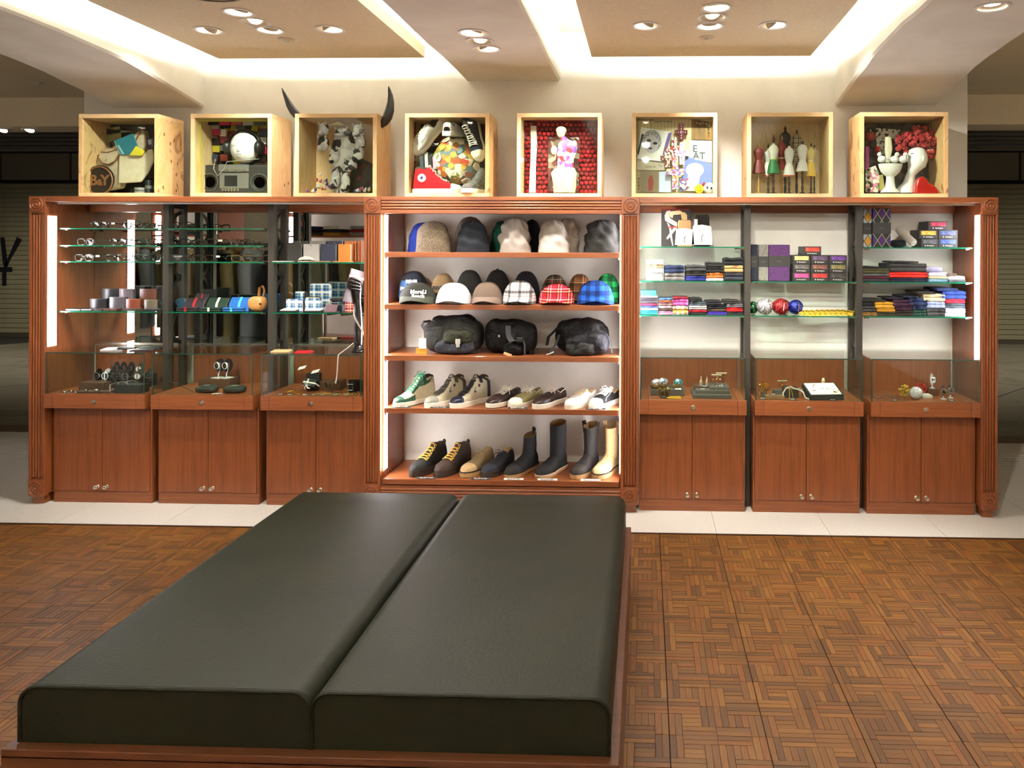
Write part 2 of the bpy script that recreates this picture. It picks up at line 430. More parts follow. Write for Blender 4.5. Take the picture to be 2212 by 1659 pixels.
for y0, y1, mm in ((6.05, 6.27, band1), (6.275, 6.6, marble), (6.605, 6.82, band2), (6.825, 7.9, marble)):
    for k in range(-20, 18):
        ob('border_slab', G().box(k * .75 + .002, k * .75 + .748, y0, y1, -.02, .001), mm, floor_far)
shut_m = noisy('shutter_paint', [(.3, '#8d8566'), (.7, '#979070')], (1, 1, 1), 3, 2, .55)
YS = 12.35
slat = mesh('shutter_slat', G().prism([(0, 0), (-.014, .012), (-.014, .068), (0, .08), (.012, .078), (.012, .002)], -4.3, 4.3, plane='yz'), shut_m)
def shutter(name, xc, label):
    t = thing(name, label, 'roller shutter', (xc, YS, 0), 'closed roller shutters in the corridor')
    for k in range(31):
        o = ob('slat', slat, None, t); o.location = (0, 0, .06 + k * .081)
    ob('bottom_bar', G().box(-4.3, 4.3, -.03, .03, 0, .06), M('shutter_bar', '#4b4535', .6), t)
    ob('guide_rail', G().box(-4.42, -4.3, -.06, .06, 0, 2.6), M('shutter_bar', '#4b4535', .6), t)
    ob('guide_rail', G().box(4.3, 4.42, -.06, .06, 0, 2.6), M('shutter_bar', '#4b4535', .6), t)
    return t
sl = shutter('roller_shutter', -8.15, 'khaki slatted roller shutter with dark lettering left of the cabinet')
sr = shutter('roller_shutter', 6.0, 'plain khaki slatted roller shutter right of the cabinet')
m_let = M('black_lettering', '#0f0e12', .6)
vx, vz = at(24, 555, YS)
for pts in ([(-.17, .26), (-.10, .26), (-.04, -.2), (-.09, -.26), (-.12, -.2)], [(-.06, -.26), (.0, -.12), (.20, .22), (.12, .27), (-.09, -.2)]):
    ob('lettering', G().prism([(a + vx + 8.15, b + vz) for a, b in pts], -.022, -.016), m_let, sl, label='large black letter V')
tx, tz = at(11, 605, YS)
for b in ((-.14, .14, .07, .15), (-.03, .04, -.16, .07)):
    ob('lettering', G().box(tx + 8.15 + b[0], tx + 8.15 + b[1], -.022, -.016, tz + b[2], tz + b[3]), m_let, sl, label='black letter T')
fascia = M('corridor_fascia', '#7a715f', .7)
g = G()
w = struct('wall_far', G().box(-16, 14, YS + .07, YS + .2, 2.5, 3.6), M('fascia_gap', '#181511', .8))
for k in range(-12, 10):
    ob('fascia_panel', G().box(k * 1.2 + .02, k * 1.2 + 1.18, YS, YS + .07, 2.63, 3.07), fascia, w)
ob('fascia_beam', G().box(-16, 14, YS - .05, YS + .07, 3.1, 3.36), fascia, w)
for sgn, xa in ((-1, -16), (1, 14)):
    struct('wall_corridor_side', G().box(xa, xa + .1, 6.05, 14, 0, 3.6), fascia)
struct('wall_far_lower', G().box(-3.6, 1.5, YS, YS + .2, 0, 2.6), fascia)
struct('ceiling_corridor', G().box(-16, 14, 6.35, 14, 3.45, 3.55), M('corridor_ceiling', '#6b6454', .8))

# ---------------------------------------------------------------- plaster wall behind the cabinet, room shell
struct('wall_back', G().box(-3.615, 1.993, YW, YW + .45, 0, Z_UP + .1), plaster)
struct('wall_rear', G().box(-10, 8, -6.1, -6, 0, 3), plaster)
struct('wall_left', G().box(-10.1, -10, -6, 6.05, 0, 3), plaster)
struct('wall_right', G().box(8, 8.1, -6, 6.05, 0, 3), plaster)
# beams with a curved haunch where they meet the wall
def beam(name, x0, x1, prof):
    a = [(x0, y, z) for y, z in prof]; top = Z_UP + .1; n = 5
    rings = []
    for y, z in prof:
        w = .004 * math.sin(y * 7 + x0 * 3) + .003 * math.sin(y * 17)
        rings.append([(x0 + w, y, top), (x0 + w, y, z + .012), (x0 + w + .012, y, z), (x1 - w * .7 - .012, y, z), (x1 - w * .7, y, z + .012), (x1 - w * .7, y, top)])
    return struct(name, G().loft(rings), plaster)
haunch = [(YW + .02, 2.412), (4.6, 2.445), (4.45, 2.473), (4.332, 2.491), (4.18, 2.515), (4.038, 2.533), (3.9, 2.543), (3.782, 2.55), (3.557, 2.562), (3.39, Z_BEAM)] + [(3.39 - .3 * k, Z_BEAM) for k in range(1, 32)]
flatb = [(YW + .02, 2.58)] + [(YW - .3 * k, 2.58) for k in range(1, 36)]
beam('trim_beam_left', -3.423, -2.825, haunch)
bc = beam('trim_beam_centre', -1.137, -.54, flatb)
br = beam('trim_beam_right', 1.182, 1.801, haunch)
# upper ceiling of the coffers and the lower ceilings outside the beams
struct('ceiling', G().box(-2.9, 1.25, -6, YW + .02, Z_UP, Z_UP + .1), plaster)
struct('ceiling_left', G().box(-10, -3.40, -6, 6.1, Z_OUT, Z_OUT + .1), ceil_paint)
struct('ceiling_right', G().box(1.79, 8, -6, 6.1, Z_OUT, Z_OUT + .1), ceil_paint)
for nm, xa, xb in (('left', -10, -3.6), ('right', 1.98, 8)):
    struct('trim_bulkhead_' + nm, G().box(xa, xb, 6.1, 6.42, 2.514, 3.5), ceil_paint)
    lv = thing('louvre_grille', 'dark slotted grille under the ceiling bulkhead on the %s' % nm, 'grille', ((xa + xb) / 2, 6.55, 2.44))
    L = (xb - xa) / 2
    ob('frame', G().box(-L, L, 0, .05, .07, .3).box(-L, L, -.02, .03, -.07, -.05), M('grille_frame', '#35322c', .6), lv)
    for k in range(3): ob('slat', G().box(-L, L, 0, .03, -.035 + k * .036, -.018 + k * .036), M('grille_slat', '#191713', .6), lv)
# floating panels with cove tubes on top
pl = struct('ceiling_panel_left', G().box(-2.581, -1.325, -5.5, 4.5, Z_PAN, Z_PAN + .07), ceil_paint)
pr = struct('ceiling_panel_right', G().box(-.324, .969, -5.5, 4.5, Z_PAN, Z_PAN + .07), ceil_paint)
for x0, x1, nm in ((-2.581, -1.325, 'left'), (-.324, .969, 'right')):
    k = 0
    segs = [(x0 + .12, 4.40, x1 - .12, 4.40)] + [(x, y, x, y + 1.15) for x in (x0 + .1, x1 - .1) for y in (3.15, 1.95, .75, -.45, -1.65, -2.85, -4.05)]
    for xa, ya, xb, yb in segs:
        z = Z_PAN + .105
        t = thing('cove_tube_light', 'glowing tube %s on the %s floating ceiling panel' % ('along the wall edge' if ya == yb else '%s along the %s edge' % (['first', 'second', 'third', 'fourth', 'fifth', 'sixth', 'seventh'][int(round((3.15 - ya) / 1.2))], 'left' if xa < (x0 + x1) / 2 else 'right'), nm), 'tube light', ((xa + xb) / 2, (ya + yb) / 2, Z_PAN + .07), 'cove tubes on the %s ceiling panel' % nm)
        dx, dy = (xb - xa) / 2, (yb - ya) / 2
        ob('tube', G().cyl((-dx, -dy, .04), (dx, dy, .04), .014, n=10), m_cove, t, smooth=60)
        ob('batten', G().box(-abs(dx) - .02, abs(dx) + .02, -abs(dy) - .02, abs(dy) + .02, 0, .02), white, t)

# ---------------------------------------------------------------- downlights: recessed cans
can_in = M('downlight_reflector', '#efe6d2', .35)
gim = M('downlight_gimbal', '#b7aa92', .5)
holes = {}
def spot(loc, tgt, watt, size=70, blend=1.0, col=(1, .95, .87), rad=.035, name='lamp_beam', parent=None):
    d = bpy.data.lights.new(name, 'SPOT'); d.energy = watt * LAMP; d.spot_size = math.radians(size); d.spot_blend = blend; d.color = col; d.shadow_soft_size = rad
    o = bpy.data.objects.new(name, d); C.objects.link(o)
    v = Vector(tgt) - Vector(loc); q = v.to_track_quat('-Z', 'Y')
    if parent: o.parent = parent; o.location = Vector(loc) - parent.location
    else: o.location = loc
    o.rotation_euler = q.to_euler(); return o
def downlight(x, y, z, tgt, label, watt=40, host=None, size=62, group='ceiling downlights', r=.062, col=(1, .95, .87)):
    t = thing('downlight', label, 'downlight', (x, y, z), group)
    if host is not None: holes.setdefault(host.name, []).append((x, y, z, r))
    ob('trim_ring', G().lathe([(r - .002, -.001), (r + .012, -.001), (r + .014, -.004), (r + .004, -.006), (r - .002, -.003)], n=28, cap=False), white, t, smooth=40)
    if host is not None:
        ob('reflector', G().lathe([(r, -.001), (r * .9, .05), (r * .55, .068), (.001, .07)], n=28, cap=False), can_in, t, smooth=60)
        zl = .018
    else: zl = -.002
    v = (Vector(tgt) - Vector((x, y, z))).normalized(); R = v.to_track_quat('-Z', 'Y').to_matrix()
    g = G().lathe([(.001, .02), (.034, .018), (.043, 0), (.043, -.004), (.036, -.004), (.034, .006), (.001, .008)], n=22, cap=False).xf(R, (0, 0, zl))
    ob('gimbal_head', g, gim, t, smooth=50)
    g = G().lathe([(.001, 0), (.033, 0), (.033, .003), (.001, .003)], n=18).xf(R, (0, 0, zl))
    ob('bulb', g, m_lamp, t)
    spot(Vector((x, y, z)) + v * .035, tgt, watt, size, parent=t, col=col)
    return t
def pz(px, py, z): return fl(px, py, z)
for (px, py, tg, w, nm) in (((449), 71, (-3.3, 4.3, 1.9), 42, 'leftmost downlight on the left ceiling panel'), (512, 32, (-2.9, 4.3, .7), 46, 'farthest forward downlight of the left panel cluster'),
        (548, 52, (-1.2, 2.2, .4), 30, 'bright downlight aimed at the room, middle of the left panel cluster'), (580, 70, (-2.35, 4.4, 1.95), 42, 'downlight nearest the back wall in the left panel cluster'),
        (710, 67, (-1.2, 4.35, 1.9), 42, 'half glowing downlight at the right side of the left ceiling panel')):
    x, y = pz(px, py, Z_PAN); downlight(x, y, Z_PAN, tg, nm, w, pl)
for (px, py, tg, w, nm) in ((1019, 73, (-1.7, 4.3, .7), 46, 'first of three downlights under the centre beam'), (1034, 91, (-.8, 2.6, .4), 30, 'brightest downlight under the centre beam'), (1049, 107, (-.5, 4.35, 1.9), 42, 'downlight under the centre beam nearest the wall')):
    x, y = pz(px, py, 2.58); downlight(x, y, 2.58, tg, nm, w, bc)
for (px, py, tg, w, nm) in ((1393, 55, (-.5, 4.35, 1.95), 42, 'half glowing downlight at the left side of the right ceiling panel'), (1544, 15, (.6, 4.3, .6), 46, 'foremost of the downlights in a row on the right panel'),
        (1536, 36, (.7, 2.6, 0), 46, 'brightest downlight on the right ceiling panel'), (1530, 55, (.4, 4.4, 1.95), 42, 'third downlight of the row on the right panel'), (1667, 52, (1.6, 4.35, 1.9), 42, 'rightmost downlight on the right ceiling panel')):
    x, y = pz(px, py, Z_PAN); downlight(x, y, Z_PAN, tg, nm, w, pr)
x, y = pz(2140, 10, Z_BEAM); downlight(x, y, Z_BEAM, (1.5, 3.2, 0), 'glaring downlight under the right beam', 46, br)
for px, nm in ((62, 'starburst downlight under the ceiling bulkhead at far left'), (4, 'downlight under the bulkhead at the left picture edge')):
    x, z = at(px, 274, 6.26); downlight(x, 6.26, 2.514, (x + .1, 5.6, 1.5), nm, 4, None, group='bulkhead downlights', r=.05)
# further unseen fittings behind the photographer: the first rows are turned towards the cabinet
rowname = ['just in front of', 'above', 'just behind', 'well behind', 'far behind']
for r, y in enumerate((2.0, .6, -.8, -2.2, -3.6)):
    for q, (x, zz, h) in enumerate(((-2.3, Z_PAN, pl), (-1.6, Z_PAN, pl), (.0, Z_PAN, pr), (.65, Z_PAN, pr))):
        lab = '%s downlight of the row %s the photographer' % (['first', 'second', 'third', 'fourth'][q], rowname[r])
        if r < 3: downlight(x, y, zz, ((-3.0, -1.5, .35, 1.45)[q], 4.7, (.95, 1.25, 1.35)[r]), lab, (66, 60, 60)[r], h, (44, 30, 25)[r], 'shop floor downlights')
        else: downlight(x, y, zz, (x, y + .25, 0), lab, 115, h, 110, 'shop floor downlights')  # unseen rear rows, added for general room light
for r, y in enumerate((1.2, -.6, -2.4)):
    for x, w, nm in ((-5.2, 9, 'inner left'), (-7.2, 16, 'outer left'), (3.5, 60, 'inner right'), (5.5, 60, 'outer right')):
        downlight(x, y, Z_OUT, (x, y, 0), '%s side ceiling downlight, %s row' % (nm, ['nearest', 'middle', 'rear'][r]), w, None, 120, 'side ceiling downlights')
for x, nm in ((-9.5, 'far left'), (-6.3, 'left'), (3.6, 'right'), (6.8, 'far right')):  # unseen lamps added to brighten the corridor shutters
    downlight(x, 9.2, 3.45, (x, 10.2, 0), 'dim downlight in the dark corridor ceiling, ' + nm, 110, None, 120, 'corridor downlights')
for host, hs in holes.items():
    o = bpy.data.objects[host]; g = G()
    for x, y, z, r in hs: g.cyl((x, y, z - .03), (x, y, z + .065), r, n=28)
    c = bpy.data.objects.new('cutter', mesh('cutter', g, dark)); C.objects.link(c)
    b = o.modifiers.new('b', 'BOOLEAN'); b.object = c; b.operation = 'DIFFERENCE'; b.solver = 'EXACT'
    dg = bpy.context.evaluated_depsgraph_get(); me = bpy.data.meshes.new_from_object(o.evaluated_get(dg))
    o.modifiers.clear(); o.data = me; bpy.data.objects.remove(c)
for px, py, z, nm in ((615, 90, Z_PAN, 'sprinkler on the left floating ceiling panel'), (1524, 79, Z_PAN, 'sprinkler on the right floating ceiling panel'), (80, 187, Z_OUT, 'small sprinkler on the low ceiling at far left')):
    x, y = pz(px, py, z); t = thing('sprinkler', nm, 'sprinkler', (x, y, z), 'ceiling sprinklers')
    ob('rosette', G().lathe([(.001, 0), (.042, 0), (.042, -.004), (.03, -.007), (.001, -.007)], n=24), M('sprinkler_white', '#cfc2a6', .4), t, smooth=40)
    ob('nozzle', G().lathe([(.012, -.007), (.010, -.016), (.018, -.018), (.018, -.02), (.001, -.021)], n=14), chrome, t, smooth=40)
x, y = pz(440, -14, Z_PAN)
t = thing('ceiling_speaker', 'large round flush grille at the top edge of the left ceiling panel', 'speaker', (x, y, Z_PAN))
ob('rim', G().lathe([(.135, 0), (.15, 0), (.15, -.006), (.135, -.006)], n=32, cap=False), gim, t, smooth=40)
ob('grille', G().lathe([(.001, -.004), (.136, -.002), (.136, 0)], n=32), gim, t, smooth=40)
# ---------------------------------------------------------------- the long wall cabinet
XE0, XE1 = -3.541, 1.905         # inner faces of the end panels
def rosette(w, d):
    g = G()
    prof = [(w * .45, 0), (w * .45, .006), (w * .40, .008), (w * .37, .003), (w * .28, .003), (w * .25, .007), (w * .21, .008), (w * .18, .003), (w * .12, .003), (w * .09, .008), (.001, .010)]
    g.lathe(prof, (0, 0, 0), 28, 0, 'y', cap=False); return g
def pilaster(x0, x1, parent, ox, y=YP, depth=.03):
    """reeded stile between two rosette blocks, on a small plinth"""
    a, b = x0 - ox, x1 - ox; w = b - a; c = (a + b) / 2; y0 = 0
    p = ob('pilaster', G().box(a, a + w * .16, y0, y0 + depth, .145, 1.723).box(b - w * .16, b, y0, y0 + depth, .145, 1.723).box(a + w * .16, b - w * .16, y0 + .012, y0 + depth, .145, 1.723), cherry_z, parent, bev=.0015)
    for k in range(4):
        xx = a + w * (.16 + .68 * (k + .5) / 4)
        pts = [(xx + w * .075 * math.cos(t), y0 + .013 - .010 * math.sin(t)) for t in [PI * i / 6 for i in range(7)]]
        ob('reed', G().prism(pts, .16, 1.71, plane='xy'), cherry_z, p, smooth=50)
    for z0, z1 in ((1.722, ZT), (.047, .146)):
        blk = ob('rosette_block', G().box(a, b, y0 - .004, y0 + depth, z0, z1), cherry_z, parent, bev=.002)
        o = ob('rosette', rosette(w * .95, 0), cherry_x, blk, smooth=35); o.location = (c, y0 - .0035, (z0 + z1) / 2)
    ob('plinth', G().box(a + .016, b - .016, y0 + .017, y0 + .1, 0, .048), cherry_x, parent, bev=.0015)
def lightstrip(parent, xface, ox, z0, z1, side, y0=4.375, y1=4.445, mat=None):
    """recessed vertical diffuser in a side panel; side=+1 faces right"""
    a = xface - ox
    ob('light_strip', G().box(min(a, a + side * .002), max(a, a + side * .002), y0 - YP, y1 - YP, z0, z1), mat or m_strip, parent, label='glowing white vertical light diffuser')
    f = G()
    for ya, yb, za, zb in ((y0 - .003, y0, z0 - .003, z1 + .003), (y1, y1 + .003, z0 - .003, z1 + .003)):
        f.box(min(a, a + side * .003), max(a, a + side * .003), ya - YP, yb - YP, za, zb)
    ob('strip_frame', f, M('strip_frame', '#8c5a3c', .4), parent)
# left end frame
ox = -3.59
t = thing('cabinet_end_frame', 'left end of the long cherry cabinet with reeded pilaster and rosettes', 'cabinet frame', (ox, YP, 0))
pilaster(-3.639, XE0, t, ox)
ob('side_panel', G().box(-3.58 - ox, XE0 - ox, .03, YW - YP - .001, .06, ZT - .03), cherry_z, t)
lightstrip(t, XE0, ox, .93, 1.705, 1)
ox = 1.95
t = thing('cabinet_end_frame', 'right end of the long cherry cabinet with reeded pilaster and rosettes', 'cabinet frame', (ox, YP, 0))
pilaster(XE1, 1.998, t, ox)
ob('side_panel', G().box(XE1 - ox, 1.945 - ox, .03, YW - YP - .001, .06, ZT - .03), cherry_z, t)
lightstrip(t, XE1, ox, .90, 1.72, -1)
# continuous top boards left and right
for nm, x0, x1 in (('left', XE0, -1.637), ('right', -.034, XE1)):
    t = thing('cabinet_top_board', 'cherry top board over the %s glass shelf bays' % nm, 'cabinet top', ((x0 + x1) / 2, YP, ZT - .03))
    L = (x1 - x0) / 2
    ob('board', G().box(-L, L, .002, YW - YP - .001, .004, .03), cherry_x, t, bev=.0015)
    ob('front_edge', G().box(-L, L, -.004, .012, -.002, .03), cherry_x, t, bev=.002)
    ob('rear_batten', G().box(-L, L, YW - YP - .06, YW - YP - .012, -.045, .004), cherry_x, t)
    ob('light_channel', G().box(-L, L, .05, .1, -.012, .004), chrome, t)
# centre bookcase
ox = -.84
t = thing('shoe_bookcase', 'open cherry bookcase in the middle with shelves of hats, bags and shoes', 'bookcase', (ox, YP, 0))
book = t
pilaster(-1.637, -1.539, t, ox); pilaster(-.138, -.034, t, ox)
IL, IR = -1.527, -.146          # inner faces
for x0, x1 in ((-1.60, IL), (IR, -.06)):
    ob('side_panel', G().box(x0 - ox, x1 - ox, .03, YW - YP - .001, .06, ZT - .03), cherry_z, t)
ob('top_board', G().box(-1.636 - ox, -.036 - ox, .03, YW - YP - .001, ZT - .03, ZT), cherry_x, t)
h = ob('header_board', G().box(-1.539 - ox, -.138 - ox, .006, .03, 1.722, ZT).box(-1.539 - ox, -.138 - ox, -.002, .03, 1.80, ZT + .001).box(-1.539 - ox, -.138 - ox, -.002, .03, 1.722, 1.742), cherry_x, t, bev=.0015)
for k in range(3):
    zz = 1.753 + k * .0165
    pts = [(.007 - .009 * math.sin(a), zz + .0075 * math.cos(a)) for a in [PI * i / 6 for i in range(7)]]
    ob('reed', G().prism(pts, -1.535 - ox, -.142 - ox, plane='yz'), cherry_x, h, smooth=50)
b = ob('base_board', G().box(-1.539 - ox, -.138 - ox, .006, .03, .05, .14).box(-1.539 - ox, -.138 - ox, .02, .06, 0, .05), cherry_x, t, bev=.0015)
for k in range(4):
    zz = .066 + k * .018
    pts = [(.007 - .008 * math.sin(a), zz + .0075 * math.cos(a)) for a in [PI * i / 6 for i in range(7)]]
    ob('reed', G().prism(pts, -1.535 - ox, -.142 - ox, plane='yz'), cherry_x, b, smooth=50)
ZS = [1.498, 1.193, .894, .587, .178]     # tops of the wooden shelves
for k, z in enumerate(ZS):
    yf = .018 if k < 4 else .0
    s = ob('shelf', G().box(IL - ox + .002, IR - ox - .002, yf, YW - YP - .002, z - .030, z), cherry_x, t, bev=.0015)
    if k < 4:
        for xx in (IL + .002, IR - .012):
            ob('shelf_pin', G().box(xx - ox, xx + .01 - ox, yf + .004, yf + .02, z - .042, z - .030), chrome, s)
lightstrip(t, IL, ox, .22, 1.715, 1); lightstrip(t, IR, ox, .22, 1.715, -1)
lightstrip(t, -1.60, ox, .93, 1.705, -1, 4.40, 4.455); lightstrip(t, -.06, ox, .93, 1.75, 1, 4.40, 4.455, m_strip2)   # the ones that light the glass bays
# mirror behind the left bays
t = thing('wall_mirror', 'large mirror behind the left glass shelves reflecting the shop', 'mirror', (-2.58, YW - .006, .9))
ob('mirror_sheet', G().box(XE0 + 2.58 + .002, -1.605 + 2.58, -.002, .004, .0, .885), mirror_m, t)
ob('lower_rail', G().box(XE0 + 2.58 + .002, -1.605 + 2.58, -.008, -.002, -.004, .008), chrome, t)
# steel dividers
def divider(x, label):
    t = thing('steel_divider', label, 'divider', (x, 4.5, 0), 'dark steel dividers between the glass shelf bays')
    ob('front_post', G().box(-.018, .018, 0, .04, 0, ZT - .031), steel_dark, t, bev=.001)
    ob('rear_post', G().box(-.018, .018, .155, .19, .0, ZT - .031), steel_dark, t, bev=.001)
    ob('slotted_rail', G().box(-.012, .012, .045, .06, .66, ZT - .035), M('black_rail', '#161513', .5, .3), t)
    ob('top_rail', G().box(-.018, .018, .04, .155, ZT - .06, ZT - .031), steel_dark, t, bev=.001)
    for k in range(4):
        z0 = .93 + k * .205; pts = []
        for i in range(13):
            a = PI * i / 12; pts.append((0, .15 - .085 * math.sin(a), z0 + .095 - .095 * math.cos(a)))
        ob('scroll', G().tube(pts, .01, 6, flat=(.004, .013)), M('black_iron', '#141312', .35, .4), t, smooth=50)
for x, l in ((-2.905, 'dark steel divider between the eyewear bays'), (-2.258, 'dark steel divider between the eyewear bay and the notebook bay'), (.604, 'dark steel divider left of the sock boxes'), (1.26, 'dark steel divider right of the sock boxes')):
    divider(x, l)
# glass shelves
bays = [(XE0 + .004, -2.93), (-2.882, -2.283), (-2.235, -1.606), (-.055, .58), (.628, 1.236), (1.284, XE1 - .004)]
shelf_z = {0: [1.635, 1.532, 1.435, 1.134], 1: [1.635, 1.532, 1.435, 1.134], 2: [1.435, 1.134], 3: [1.535, 1.333, 1.132], 4: [1.333, 1.132], 5: [1.535, 1.333, 1.132]}
GT = .007
bn = ['leftmost bay', 'second bay from the left', 'bay left of the bookcase', 'bay right of the bookcase', 'bay of sock boxes', 'rightmost bay']
for b, zs in shelf_z.items():
    x0, x1 = bays[b]
    for k, z in enumerate(zs):
        lev = ['top', 'second', 'third', 'bottom'][k] if len(zs) == 4 else (['top', 'middle', 'bottom'][k] if len(zs) == 3 else ['upper', 'lower'][k])
        t = thing('glass_shelf', '%s green-edged glass shelf in the %s' % (lev, bn[b]), 'shelf', ((x0 + x1) / 2, YG, z), 'glass shelves')
        L = (x1 - x0) / 2; D = YW - YG - .012
        g = G().box(-L, L, .0008, D, -GT, 0, 0)
        ob('pane', g, glass_shelf, t)
        ob('front_edge', G().box(-L, L, 0, .0012, -GT, 0), glass_edge, t)
        for sx in (-1, 1):
            for yy in (.03, D - .04):
                ob('support_pin', G().cyl((sx * L, yy, -GT - .004), (sx * (L - .03), yy, -GT - .004), .004, n=8).box(min(sx * L, sx * (L - .03)), max(sx * L, sx * (L - .03)), yy - .006, yy + .006, -GT - .0015, -GT), chrome, t, smooth=40)
# ---------------------------------------------------------------- the six glass display cases on cupboards
ZB0, ZB1, ZG = .575, .658, .902
knob_g = G().lathe([(.011, .0), (.007, .004), (.007, .012), (.012, .016), (.0135, .021), (.011, .026), (.001, .028)], n=16, axis='y')
lock_g = G().lathe([(.014, 0), (.014, .003), (.010, .004), (.009, .001), (.001, .001)], n=18, axis='y')
knob_m = mesh('knob', knob_g, chrome, 40); lock_m = mesh('lock', lock_g, chrome, 40)
cases = [(-3.525, -2.924), (-2.886, -2.28), (-2.235, -1.640), (-.03, .58), (.626, 1.239), (1.281, 1.893)]
cl = ['leftmost display case with the trays of watches', 'second display case with black pouches and two watches', 'third display case with chains and a ribboned gift box', 'display case right of the bookcase with mushrooms and earrings', 'display case with a white jewellery box', 'rightmost display case with glitter balls and watches']
for (x0, x1), lb in zip(cases, cl):
    cx = (x0 + x1) / 2; L = (x1 - x0) / 2
    t = thing('display_case', 'glass and cherry ' + lb, 'display case', (cx, YB, 0), 'display cases along the cabinet')
    D = YW - YB - .004; dy = YD - YB
    ob('cupboard_body', G().box(-L, L, dy + .018, D, .066, ZB0), cherry_z, t)
    ob('plinth', G().box(-L, L, dy + .006, D - .02, 0, .067), cherry_x, t, bev=.001)
    for s in (-1, 1):
        a, b = (-L + .012, -.0015) if s < 0 else (.0015, L - .012)
        d = ob('door', G().box(a, b, dy, dy + .018, .07, ZB0 - .002), cherry_z, t, bev=.0012)
        k = ob('knob', knob_m, None, d); k.location = (s * .028, dy, .098)
    ob('side_stile', G().box(-L, -L + .010, dy + .004, dy + .018, .066, ZB0), cherry_z, t)
    ob('side_stile', G().box(L - .010, L, dy + .004, dy + .018, .066, ZB0), cherry_z, t)
    for a, b in ((-L, -L + .05), (L - .05, L)):
        ob('corner_block', G().box(a, b, 0, D - .002, ZB0, ZB1), cherry_x, t, bev=.001)
    dr = ob('drawer', G().box(-L + .0515, L - .0515, .0005, D - .01, ZB0, ZB1), cherry_x, t, bev=.001)
    k = ob('lock', lock_m, None, dr); k.location = (0, .0005, (ZB0 + ZB1) / 2)
    ob('rear_panel', G().box(-L + .004, L - .004, D - .012, D - .004, ZB1, ZG - .012), cherry_z, t)
    i = .006
    ob('front_pane', G().box(-L + i, L - i, .008, .013, ZB1 + .0005, ZG - .007), glass_clear, t)
    ob('side_pane', G().box(-L + i, -L + i + .005, .0135, D - .013, ZB1 + .0005, ZG - .007), glass_clear, t)
    ob('side_pane', G().box(L - i - .005, L - i, .0135, D - .013, ZB1 + .0005, ZG - .007), glass_clear, t)
    tp = ob('top_pane', G().box(-L + .003, L - .003, .006, D - .004, ZG - .0065, ZG), glass_clear, t)
    ob('pane_edge', G().box(-L + .003, L - .003, .0045, .006, ZG - .0065, ZG), glass_edge2, tp)
    for s in (-1, 1):
        ob('pane_edge', G().box(s * (L - i) - .003, s * (L - i) + .003, .0065, .008, ZB1 + .0005, ZG - .0075), glass_edge2, t)
# ---------------------------------------------------------------- upholstered bench
bx0, bx1, by0, by1, bz, bc_ = -1.575, -.082, 1.862, 3.375, .42, .275
t = thing('bench', 'wide dark green leather bench of two cushions on a cherry base', 'bench', ((bx0 + bx1) / 2, (by0 + by1) / 2, 0))
hx, hy = (bx1 - bx0) / 2, (by1 - by0) / 2
base = ob('base', G().box(-hx - .022, hx + .022, -hy - .03, hy + .02, .0, .262).box(-hx - .022, hx + .022, -hy - .03, hy + .02, .255, .277), wood('bench_base_wood', '#56321d', '#693e25', 'x'), t, bev=.002)  # cherry toned darker: shade painted into the base colour
def green_leather(m):
    p = bs(m); p.inputs['Roughness'].default_value = .5; p.inputs['Specular IOR Level'].default_value = .2
    n = nd(m, 'ShaderNodeTexNoise'); n.inputs['Scale'].default_value = 3.2; n.inputs['Detail'].default_value = 6; lk(m, coords(m), n.inputs['Vector'])
    lk(m, ramp(m, n.outputs['Fac'], [(.3, '#1d2014'), (.7, '#242617')]), p.inputs['Base Color'])
    v = nd(m, 'ShaderNodeTexNoise'); v.inputs['Scale'].default_value = 95; v.inputs['Detail'].default_value = 5; v.inputs['Distortion'].default_value = .8; lk(m, coords(m), v.inputs['Vector'])
    w = nd(m, 'ShaderNodeTexNoise'); w.inputs['Scale'].default_value = 2.2; lk(m, coords(m), w.inputs['Vector'])
    mm = nd(m, 'ShaderNodeMath', operation='MULTIPLY'); lk(m, v.outputs['Fac'], mm.inputs[0]); lk(m, w.outputs['Fac'], mm.inputs[1])
    b = nd(m, 'ShaderNodeBump'); b.inputs['Strength'].default_value = .55; b.inputs['Distance'].default_value = .003; lk(m, mm.outputs[0], b.inputs['Height']); lk(m, b.outputs[0], p.inputs['Normal'])
gl = pattern('green_leather', green_leather)
for s in (-1, 1):
    xc = s * hx / 2; w = hx - .002
    rings = []
    ny = 12
    rr = .045
    for k in range(ny + 1):
        y = -hy + 2 * hy * k / ny
        rings.append([(xc + a, y, (bz + bc_) / 2 + b + .004 * math.sin(PI * k / ny) * (1 if b > 0 else 0)) for a, b in
                      [(-w / 2, -(bz - bc_) / 2), (w / 2, -(bz - bc_) / 2)] + [(q[0], q[1]) for q in rrect(w, bz - bc_, rr, 6) if q[1] > 0]])
    # rounded ends at the far side
    end = rings[-1]; zc = (bz + bc_) / 2
    for q in (.4, .75, 1.0):
        k = rr * (1 - math.sqrt(max(0, 1 - q * q)))
        rings.append([(xc + (p[0] - xc) * (1 - k / (w / 2)), hy + rr * q * .6, zc + (p[2] - zc) * (1 if p[2] < zc else 1 - k / ((bz - bc_) / 2))) for p in end])
    c = ob('cushion', G().loft(rings), gl, t, smooth=50)
    prof = [(w / 2, -(bz - bc_) / 2 + .004)] + [q for q in rrect(w, bz - bc_, rr, 6) if q[1] > 0] + [(-w / 2, -(bz - bc_) / 2 + .004)]
    ob('piping', G().tube([(xc + a * .996, -hy - .002, zc + b * .985) for a, b in prof], .0048, 6), gl, c, smooth=60)
    ob('piping_seam', G().tube([(xc + a * 1.0, -hy + .006, zc + b * 1.0) for a, b in prof], .0026, 6), M('seam_dark', '#14170f', .6), c, smooth=60)
